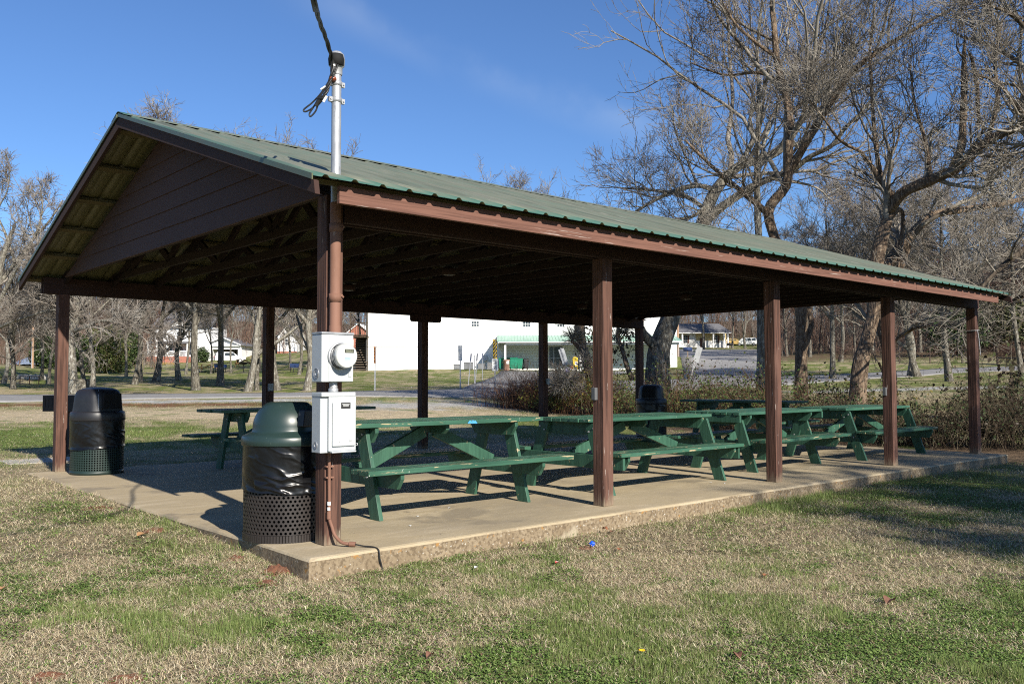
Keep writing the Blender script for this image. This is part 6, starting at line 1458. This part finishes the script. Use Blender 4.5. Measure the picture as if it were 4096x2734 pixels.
def car(px, d, label, mat, L=4.8, H=1.75, rz=0.0, van=False):
    t = thing('parked_car', label, 'car', ground(px,d), HEAD+rz, 'parked cars at the houses'); W = 1.85
    if van: prof = [(-L/2,.35),(-L/2,.95),(-L/2+.12,1.15),(-L/2+.42,H-.08),(-L/2+.7,H),(L*.12,H),(L*.2,H-.06),(L*.33,1.12),(L/2-.1,.92),(L/2,.7),(L/2,.35)]
    else: prof = [(-L/2,.4),(-L/2,1.0),(-L/2+.1,1.12),(-L/2+.35,H-.06),(-L/2+.6,H),(L*.08,H-.02),(L*.24,1.14),(L/2-.15,1.0),(L/2,.85),(L/2,.4)]
    b = MB(); b.prism(prof, 'y', -W/2, W/2); b.build('body', M[mat], t, .06)
    b = MB()
    for s in (-1,1):
        y = s*(W/2+.004); y0, y1 = sorted((y, y-s*.02))
        for a,c in ((-L/2+.45,-L/2+1.35),(-L/2+1.43,-.15),(-.07,L*.16)): b.prism([(a,1.12),(c,1.12),(c if c < 0 else c-.25,H-.14),(a+.12,H-.14)], 'y', y0, y1)
    b.build('window', M['glass'], t)
    b = MB(); b.prism([(-L/2+.085,1.14),(-L/2+.06,1.14),(-L/2+.30,H-.12),(-L/2+.33,H-.12)], 'y', -W/2+.15, W/2-.15); b.build('rear_window', M['glass'], t)
    b = MB(); b.box(-L/2-.02,-L/2+.06,-W/2+.02,-W/2+.22,.8,1.08).box(-L/2-.02,-L/2+.06,W/2-.22,W/2-.02,.8,1.08); b.build('tail_light', M['red'], t)
    for s in (-1,1):
        for x in (-L*.31,L*.31):
            Mw = Matrix.Translation((x,s*(W/2-.1),.34)) @ Matrix.Rotation(R(90),4,'X')
            w_ = MB(); w_.lathe([(.0,-.12),(.34,-.12),(.34,.12),(.0,.12)], 22, sharp=True, M=Mw); o = w_.build('wheel', M['tyre'], t)
            w_ = MB(); w_.lathe([(0,-.128),(.2,-.126),(.22,-.122)], 16, M=Mw); w_.lathe([(.22,.122),(.2,.126),(0,.128)], 16, M=Mw); w_.build('rim', M['grey_metal'], o)
    return t
car(2990,196,'white van parked on the lawn at the top of the hill lane','carwhite',4.9,1.75,R(160),True); car(2928,196,'gold car parked beside the yellow house','cargold',4.6,1.5,R(25),True); 
car(918,139,'white estate car parked before the open garage of the white house','carwhite',4.7,1.75,R(24))
# --- white two storey house with garage
d = 152.0; k = K(d); zb = 1447; X = lambda px: (px-720)*k; Z = lambda row: (zb-row)*k
t = bg(720, zb, d, 'white_house', 'white two storey house with brick porch base and open garage behind the trees', 'house')
MB().box(X(618),X(838),0,9,-2.5,Z(1306)).build('wall', M['vinyl'], t)
b = MB(); gable_roof(b, X(618), X(838), 0, 9, Z(1306), 2.9, .5, .2); b.prism([(X(676),Z(1304)),(X(722),Z(1271)),(X(768),Z(1304)),(X(768),Z(1308)),(X(722),Z(1276)),(X(676),Z(1308))], 'y', -.6, 3.5); b.build('roof', M['shingle'], t)
MB().prism([(X(682),Z(1306)),(X(762),Z(1306)),(X(722),Z(1277))], 'y', -.35, 3.0).build('gable_wall', M['vinyl'], t)
MB().box(X(608),X(776),-2.6,-.0,Z(1376),Z(1368)).build('porch_roof', M['shingle'], t)
for px in (614,649,690,735,770): MB().box(X(px)-.14,X(px)+.14,-2.5,-2.2,Z(1424)-.2,Z(1376)-.002).build('porch_post', M['white'], t)
b = MB(); b.box(X(608),X(775),-2.6,-.01,-3.2,Z(1427)); b.build('porch_base', M['brick'], t)
b = MB(); b.box(X(614),X(770),-2.4,-2.34,Z(1406),Z(1404)); 
for i in range(46): x = X(615)+i*(X(769)-X(615))/45; b.box(x-.02,x+.02,-2.39,-2.35,Z(1426),Z(1406)-.002)
b.build('railing', M['white'], t)
for px in (716,765): window(t, X(px), Z(1352), .95, 1.1, -.03, 3, 2)
window(t, X(650), Z(1352), .95, 1.1, -.03, 3, 2)
for px in (678,754): window(t, X(px), Z(1420), .95, 2.0, -.03, 2, 3)
MB().box(X(716),X(730),-.08,-.005,Z(1426),Z(1384)).build('door', M['shed_siding'], t)
b = MB(); b.box(X(812),X(842),1,8,-1.5,Z(1380)).box(X(944),X(957),1,8,-1.5,Z(1380)).box(X(842),X(944),1,1.3,Z(1396),Z(1380)).box(X(842),X(944),7.8,8,-1.5,Z(1380)); b.build('garage_wall', M['vinyl'], t)
MB().prism([(X(812),Z(1380)),(X(957),Z(1380)),(X(884),Z(1349))], 'y', 1, 1.25).build('gable_wall', M['vinyl'], t)
b = MB(); gable_roof(b, X(810), X(959), 1.0, 9, Z(1378), (1378-1345)*k, .5, .18, 'y'); b.build('garage_roof', M['shingle'], t)
b = MB(); b.box(X(842),X(944),1.3,7.8,-1.2,0); b.build('garage_floor', M['conc_old'], t)
b = MB(); b.box(X(812),X(957),.5,.98,Z(1383),Z(1379.5)); b.prism([(X(808),Z(1378)),(X(884),Z(1345)),(X(960),Z(1378)),(X(960),Z(1381)),(X(884),Z(1349)),(X(808),Z(1381))], 'y', .3, .49); b.build('gable_trim', M['white'], t)
for i,(px,row,r,mt) in enumerate(((651,1470,.30,'orange'),(681,1466,.34,'orange'),(677,1477,.30,'orange'),(692,1474,.30,'white'),(649,1479,.2,'white'),(668,1477,.22,'orange'))):
    g_ = ground(px, 142); lb = ('orange pumpkin at left of the porch pumpkin display','tall orange pumpkin at the back of the porch display','wide orange pumpkin in front of the porch display','white pumpkin at the right of the porch display','small white pumpkin at the left of the porch display','small orange pumpkin low in the porch display')[i]
    t2 = thing('pumpkin', lb, 'pumpkin', (g_[0],g_[1],float(at(px,row,142)[2])-r*.7), 0, 'pumpkins before the brick porch')
    b = MB(); n = 24; vs = []
    prof = [(.02,-.75),(.6,-.72),(.95,-.35),(1,.0),(.92,.4),(.55,.68),(.12,.6)]
    for rr, z in prof: vs += [(r*rr*(1-.07*abs(math.cos(j*math.pi*8/n)))*math.cos(2*math.pi*j/n), r*rr*(1-.07*abs(math.cos(j*math.pi*8/n)))*math.sin(2*math.pi*j/n), r*z) for j in range(n)]
    b.add(vs, [(a*n+j,a*n+(j+1)%n,(a+1)*n+(j+1)%n,(a+1)*n+j) for a in range(6) for j in range(n)], True); b.build('body', M[mt], t2); MB().tube([(0,0,.58*r),(.05*r,0,.95*r)], .09*r, 6).build('stem', M['old_wood'], t2)
g_ = ground(668,142.6); t2 = thing('straw_bale','straw bale carrying the porch pumpkins','straw bale',g_,HEAD)
zz = float(at(668,1472,142)[2])-g_[2]; MB().box(-1.1,1.3,-.1,.7,-.4,max(zz-.15,.3)).build('straw', nm('straw',(.30,.20,.07),.9,[((6,6,20),.4,.65,(.2,.13,.05))],(20,.6,.03)), t2); MB().box(-1.12,1.32,-.12,-.1,.1,.13).build('twine', M['rust'], t2)
g_ = ground(590,141); t2 = thing('lawn_tractor','small red garden tractor left of the brick porch','tractor',g_,HEAD+R(20))
zz = float(at(590,1475,141)[2])-g_[2]
MB().prism([(-.8,zz),(.7,zz),(.75,zz+.3),(.2,zz+.5),(-.3,zz+.4),(-.8,zz+.65)],'y',-.4,.4).build('body',M['red'],t2,.05)
for x in (-.5,.55):
    for s in (-.5,.5): MB().lathe([(0,-.1),(.32,-.1),(.32,.1),(0,.1)],16,M=Matrix.Translation((x,s,zz+.0))@Matrix.Rotation(R(90),4,'X')).build('wheel',M['tyre'],t2)
MB().box(-.5,-.1,-.25,.25,zz+.66,zz+.8).build('seat',M['black_plastic'],t2,.03)
# lawn tables, benches, grill
T = table('new yellow pine picnic table on the lawn left of the blue bench', 0,0,HEAD+R(12), wood='new_wood', seed=8, group='wooden picnic tables on the far lawn'); g_ = ground(838,99); T.location = tuple(g_)
T = table('new yellow pine picnic table beside the white car on the hill', 0,0,HEAD+R(-8), wood='new_wood', seed=9, group='wooden picnic tables on the far lawn'); g_ = ground(978,108); T.location = tuple(g_); T.scale = (1.08,)*3
def park_bench(px, d, label, rz=0, s=1.0):
    t = thing('park_bench', label, 'bench', ground(px,d), HEAD+rz, 'blue benches on the lawn'); t.scale = (s,)*3
    MB().box(-.75,.75,-.22,.22,.42,.46).build('seat', M['blue'], t, .01); MB().box(-.75,.75,.22,.26,.55,.95).build('backrest', M['blue'], t, .01)
    for x in (-.6,.6): MB().box(x-.03,x+.03,-.18,-.12,-.1,.415).box(x-.03,x+.03,.262,.31,-.1,.9).build('leg', M['black_metal'], t)
park_bench(1188,80,'blue bench on the lawn left of the meter box',R(50),.85); park_bench(877,97,'blue bench beside the double tree',R(-10))
t = thing('park_grill','small round black grill on a post on the far lawn','grill',ground(973,88),HEAD)
b = MB(); b.lathe([(0,.75),(.25,.80),(.42,.95),(.44,1.02),(.41,1.02),(.0,.86)],20); b.build('bowl',M['black_metal'],t); MB().tube([(0,0,-.1),(0,0,.76)],.04,8).build('post',M['black_metal'],t); MB().box(.4,.6,-.03,.03,.96,.99).build('handle',M['black_metal'],t)
g_ = ground(336,47); t = thing('tree_stump','short cut tree stump beside the pale twin trunks','stump',g_); MB().lathe([(.46,-.2),(.38,.1),(.34,.45),(.33,.5),(.0,.51)],18).build('trunk',M['bark_grey'],t)
# --- grey shed, concrete wall, bridge rail
d = 100.0; k = K(d); zb = 1498; X = lambda px: (px-110)*k; Z = lambda row: (zb-row)*k
t = bg(110, zb, d, 'grey_shed', 'charcoal sided shed with blue grey metal roof and two white windows at far left', 'shed')
MB().box(X(88),X(156),0,6,-1.5,Z(1455)).build('wall', M['shed_siding'], t)
b = MB(); b.add([(X(58),-.9,Z(1455)),(X(225),-.9,Z(1455)),(X(215),3,Z(1412)),(X(84),3,Z(1412)),(X(58),-.9,Z(1457)),(X(225),-.9,Z(1457)),(X(215),3,Z(1414)),(X(84),3,Z(1414))],[(0,1,2,3),(7,6,5,4),(0,4,5,1),(1,5,6,2),(2,6,7,3),(3,7,4,0)]); b.prism([(3.0,Z(1412)),(3.0,Z(1414)),(6.5,Z(1457)),(6.5,Z(1455))],'x',X(84),X(215)); b.build('roof', M['metal_roof_blue'], t)
for px in (107,139): window(t, X(px), Z(1478), .24*k/K(100)+.0, .40, -.03, 1, 2)
MB().box(X(86),X(89),-.1,-.005,-.5,Z(1456)).build('corner_trim', M['white'], t); MB().box(X(62),X(64),-.8,-.7,-1,Z(1457)).build('porch_post', M['white'], t)
d = 62; t = bg(125, 1533, d, 'concrete_wall', 'long pale old concrete wall behind the bridge rail', 'wall'); k = K(d)
MB().prism([(-1.05,-1),(1.0,-1),(1.0,.45),(.85,.62),(-1.0,.60),(-1.05,.5)],'y',0,.5).build('body',M['conc_old'],t,.02)
b = MB()
for i in range(6): b.ball((-.9+i*.36,.25,.6),.13,10,6,.4)
b.build('coping',M['conc_old'],t)
t = bg(0, 1540, 52, 'bridge_rail', 'rusty mesh bridge rail crossing the ditch at the left edge', 'railing'); k = K(52)
b = MB(); b.box(-2.2,2.35,-.03,.03,.50,.54).box(-2.2,2.35,-.03,.03,.26,.29).box(-2.2,2.5,-.6,.1,-.02,.06)
for i in range(9): b.box(-2.2+i*.56,-2.17+i*.56,-.025,.025,.0,.53)
for i in range(34): b.box(-2.2+i*.136,-2.194+i*.136,-.004,.004,.05,.52)
b.build('rail', M['rust'], t); MB().box(-2.2,2.3,-.55,.1,-.5,-.021).build('bridge_edge', M['bark_dark'], t)
# --- houses half hidden behind trees
d = 160; t = bg(1130, 1385, d, 'gable_house', 'white gable ended house half hidden by trees left of the meter box', 'house'); k = K(d)
MB().prism([(-.9,-3.5),(2.6,-3.5),(2.6,1.8),(.85,4.0),(-.9,1.8)],'y',0,8).build('wall',M['vinyl'],t); b = MB(); gable_roof(b,-.9,2.6,0,8,1.8,2.25,.35,.12,'y'); b.build('roof',M['shingle'],t); window(t,.85,.2,.8,1.2,-.03,2,2); MB().box(-.92,2.62,-.06,-.005,-3.5,-.9).build('base_wall',M['brick'],t)
d = 150; t = bg(1420, 1372, d, 'brick_house', 'red brick gable house seen past the stair beside the meter box', 'house')
MB().prism([(-2.0,-3),(3.2,-3),(3.2,1.0),(.6,3.4),(-2.0,1.0)],'y',0,8).build('wall',M['brick'],t); b = MB(); gable_roof(b,-2,3.2,0,8,1.0,2.45,.4,.16,'y'); b.build('roof',M['white'],t); window(t,-.6,-.6,.7,1.2,-.03,1,3)
# --- vine fence at far right
def fence_line(pts, label):
    P = [ground(*p) for p in pts]; t = thing('vine_fence', label, 'fence', P[0]); o0 = P[0]
    seg = []; 
    for a,b_ in zip(P,P[1:]):
        n = max(1,int(np.hypot(*(b_-a)[:2])/2.6)); seg += [a+(b_-a)*i/n for i in range(n)]
    seg.append(P[-1]); seg = [np.array([s[0],s[1],z1(s[0],s[1])]) for s in seg]
    for s in seg:
        r = s-o0; MB().tube([(r[0],r[1],r[2]-.3),(r[0],r[1],r[2]+1.45)], .06, 7).build('post', M['old_wood'], t)
    b = MB()
    for a,c in zip(seg,seg[1:]):
        for z in (.35,.8,1.3): b.tube([tuple(a-o0+np.array([0,0,z])), tuple(c-o0+np.array([0,0,z]))], .008, 4)
    b.build('wire', M['rust'], t)
    g = np.random.default_rng(9); S = np.array(seg); n = 1500; i = g.integers(0,len(S)-1,n); u = g.random((n,1)); c = S[i]*(1-u)+S[i+1]*u-o0
    c[:,2] += np.abs(g.normal(1.05,.38,n)); P3 = np.zeros((n,5,3)); P3[:,0] = c; d = g.normal(size=(n,3))*np.array([1,1,.6])
    for k in range(1,5): d = d+g.normal(0,.5,(n,3)); d[:,2] -= .22; P3[:,k] = P3[:,k-1]+d/np.linalg.norm(d,axis=1)[:,None]*.17
    V,q = tubes(P3, np.full((n,5),.011)*np.linspace(1,.5,5), 3); G = Geo(); G.add(V,q); obj('vines', G.mesh('vines'), M['twig_red'], t)
    return t
fence_line([(3330,92),(3600,84),(3850,80),(3990,77)], 'wire fence overgrown with brown vines beyond the side road')
fence_line([(3995,77),(4095,73),(4230,69)], 'fence at the right edge overgrown with vines')
a, c = ground(3992,76.5), ground(4090,73); t = thing('fence_rail','weathered wooden rail on the fence at the right edge','rail',a)
MB().tube([(0,0,.55),tuple(c-a+np.array([0,0,.55]))], .06, 8).build('rail', M['old_wood'], t); MB().tube([(.1,0,-.3),(.1,0,.75)], .05, 7).build('post', M['old_wood'], t)
# tree off frame to the right front whose shadow lies on the right-hand lawn
for i,(x,y,hh,lb) in enumerate(((5.0,-15.2,9.6,'large bare tree outside the frame at right whose shadow lies on the lawn'),(9.0,-15.6,11,'tall bare tree outside the frame shading the far right of the slab'),(12.5,-21,12,'wide bare tree outside the frame at far right of the lawn'),(7,-20.8,13.4,'bare tree standing farther back outside the frame at right'),(3.2,-19.5,11.2,'bare tree outside the frame nearest the viewer'))):
    make_tree('bare_tree', lb, generic(99+i,hh,.03,.28,.26,wide=.6), SPEC_MID, 199+i, 'bark_grey','twig_grey', (x,y,z1(x,y)), 'shade trees in front of the shelter', twigr=.010)

# ------------------------------------------------------------------ light, sky, camera
w = bpy.data.worlds.new('World'); scn.world = w; w.use_nodes = True
nt = w.node_tree; bgn = nt.nodes['Background']; sky = nt.nodes.new('ShaderNodeTexSky'); sky.sky_type = 'NISHITA'; sky.sun_disc = False
SUN_EL, SUN_AZ = R(30.2), R(-99.4)
sky.sun_elevation = SUN_EL; sky.sun_rotation = math.pi/2-SUN_AZ; sky.air_density = 1.0; sky.dust_density = .25; sky.ozone_density = 2.5; sky.altitude = 200
tint = nt.nodes.new('ShaderNodeMix'); tint.data_type = 'RGBA'; tint.blend_type = 'MULTIPLY'; tint.inputs['Factor'].default_value = 1; tint.inputs['B'].default_value = (.90,1.20,1.62,1)
nt.links.new(sky.outputs[0], tint.inputs['A'])
# one thin wisp of high cloud across the blue
wa, wb = Vector(at(1350,60,1)-EYE).normalized(), Vector(at(2500,520,1)-EYE).normalized(); wn = wa.cross(wb).normalized(); wm = (wa+wb).normalized()
def vdot(v):
    n = nt.nodes.new('ShaderNodeVectorMath'); n.operation = 'DOT_PRODUCT'; n.inputs[1].default_value = v; nt.links.new(tcw.outputs['Generated'], n.inputs[0]); return n.outputs['Value']
def mapr(s, a, b):
    n = nt.nodes.new('ShaderNodeMapRange'); n.interpolation_type = 'SMOOTHSTEP'; n.inputs['From Min'].default_value = a; n.inputs['From Max'].default_value = b; nt.links.new(s, n.inputs['Value']); return n.outputs['Result']
def mth(op, a, b):
    n = nt.nodes.new('ShaderNodeMath'); n.operation = op
    for i, v in enumerate((a, b)):
        if hasattr(v, 'links'): nt.links.new(v, n.inputs[i])
        else: n.inputs[i].default_value = v
    return n.outputs[0]
tcw = nt.nodes.new('ShaderNodeTexCoord'); nzw = nt.nodes.new('ShaderNodeTexNoise'); nzw.inputs['Scale'].default_value = 9; nzw.inputs['Detail'].default_value = 6; nt.links.new(tcw.outputs['Generated'], nzw.inputs['Vector'])
dd_ = mth('ABSOLUTE', mth('ADD', vdot(wn), mth('MULTIPLY', mth('SUBTRACT', nzw.outputs['Fac'], .5), .06)), 0)
wisp = mth('MULTIPLY', mth('MULTIPLY', mapr(dd_, .030, 0), mapr(vdot(wm), .965, .995)), mth('MULTIPLY', mapr(nzw.outputs['Fac'], .3, .8), .17))
wmix = nt.nodes.new('ShaderNodeMix'); wmix.data_type = 'RGBA'; wmix.inputs['B'].default_value = (9,10,11,1); nt.links.new(wisp, wmix.inputs['Factor'])
nt.links.new(tint.outputs['Result'], wmix.inputs['A']); nt.links.new(wmix.outputs['Result'], bgn.inputs['Color']); bgn.inputs['Strength'].default_value = .052
sl = bpy.data.lights.new('sun','SUN'); sl.energy = 5.0; sl.angle = R(.53); sl.color = (1,.93,.82)
so = link(bpy.data.objects.new('sun', sl)); dv = Vector((math.cos(SUN_EL)*math.cos(SUN_AZ), math.cos(SUN_EL)*math.sin(SUN_AZ), math.sin(SUN_EL)))
so.rotation_euler = dv.to_track_quat('Z','Y').to_euler(); so.location = (0,-20,20)
cam = bpy.data.cameras.new('camera'); co = link(bpy.data.objects.new('camera', cam)); scn.camera = co
cam.sensor_width = 36; cam.sensor_fit = 'HORIZONTAL'; cam.lens = F/4096*36; cam.clip_start = .05; cam.clip_end = 5000
mw = Matrix.Identity(4)
for i in range(3): mw[i][0] = RT[i]; mw[i][1] = UP[i]; mw[i][2] = -FW[i]; mw[i][3] = EYE[i]
co.matrix_world = mw
scn.cycles.use_denoising = False; scn.cycles.filter_width = 1.1
scn.view_settings.view_transform = 'Standard'; scn.view_settings.look = 'None'; scn.view_settings.exposure = 0.78; scn.view_settings.gamma = 1
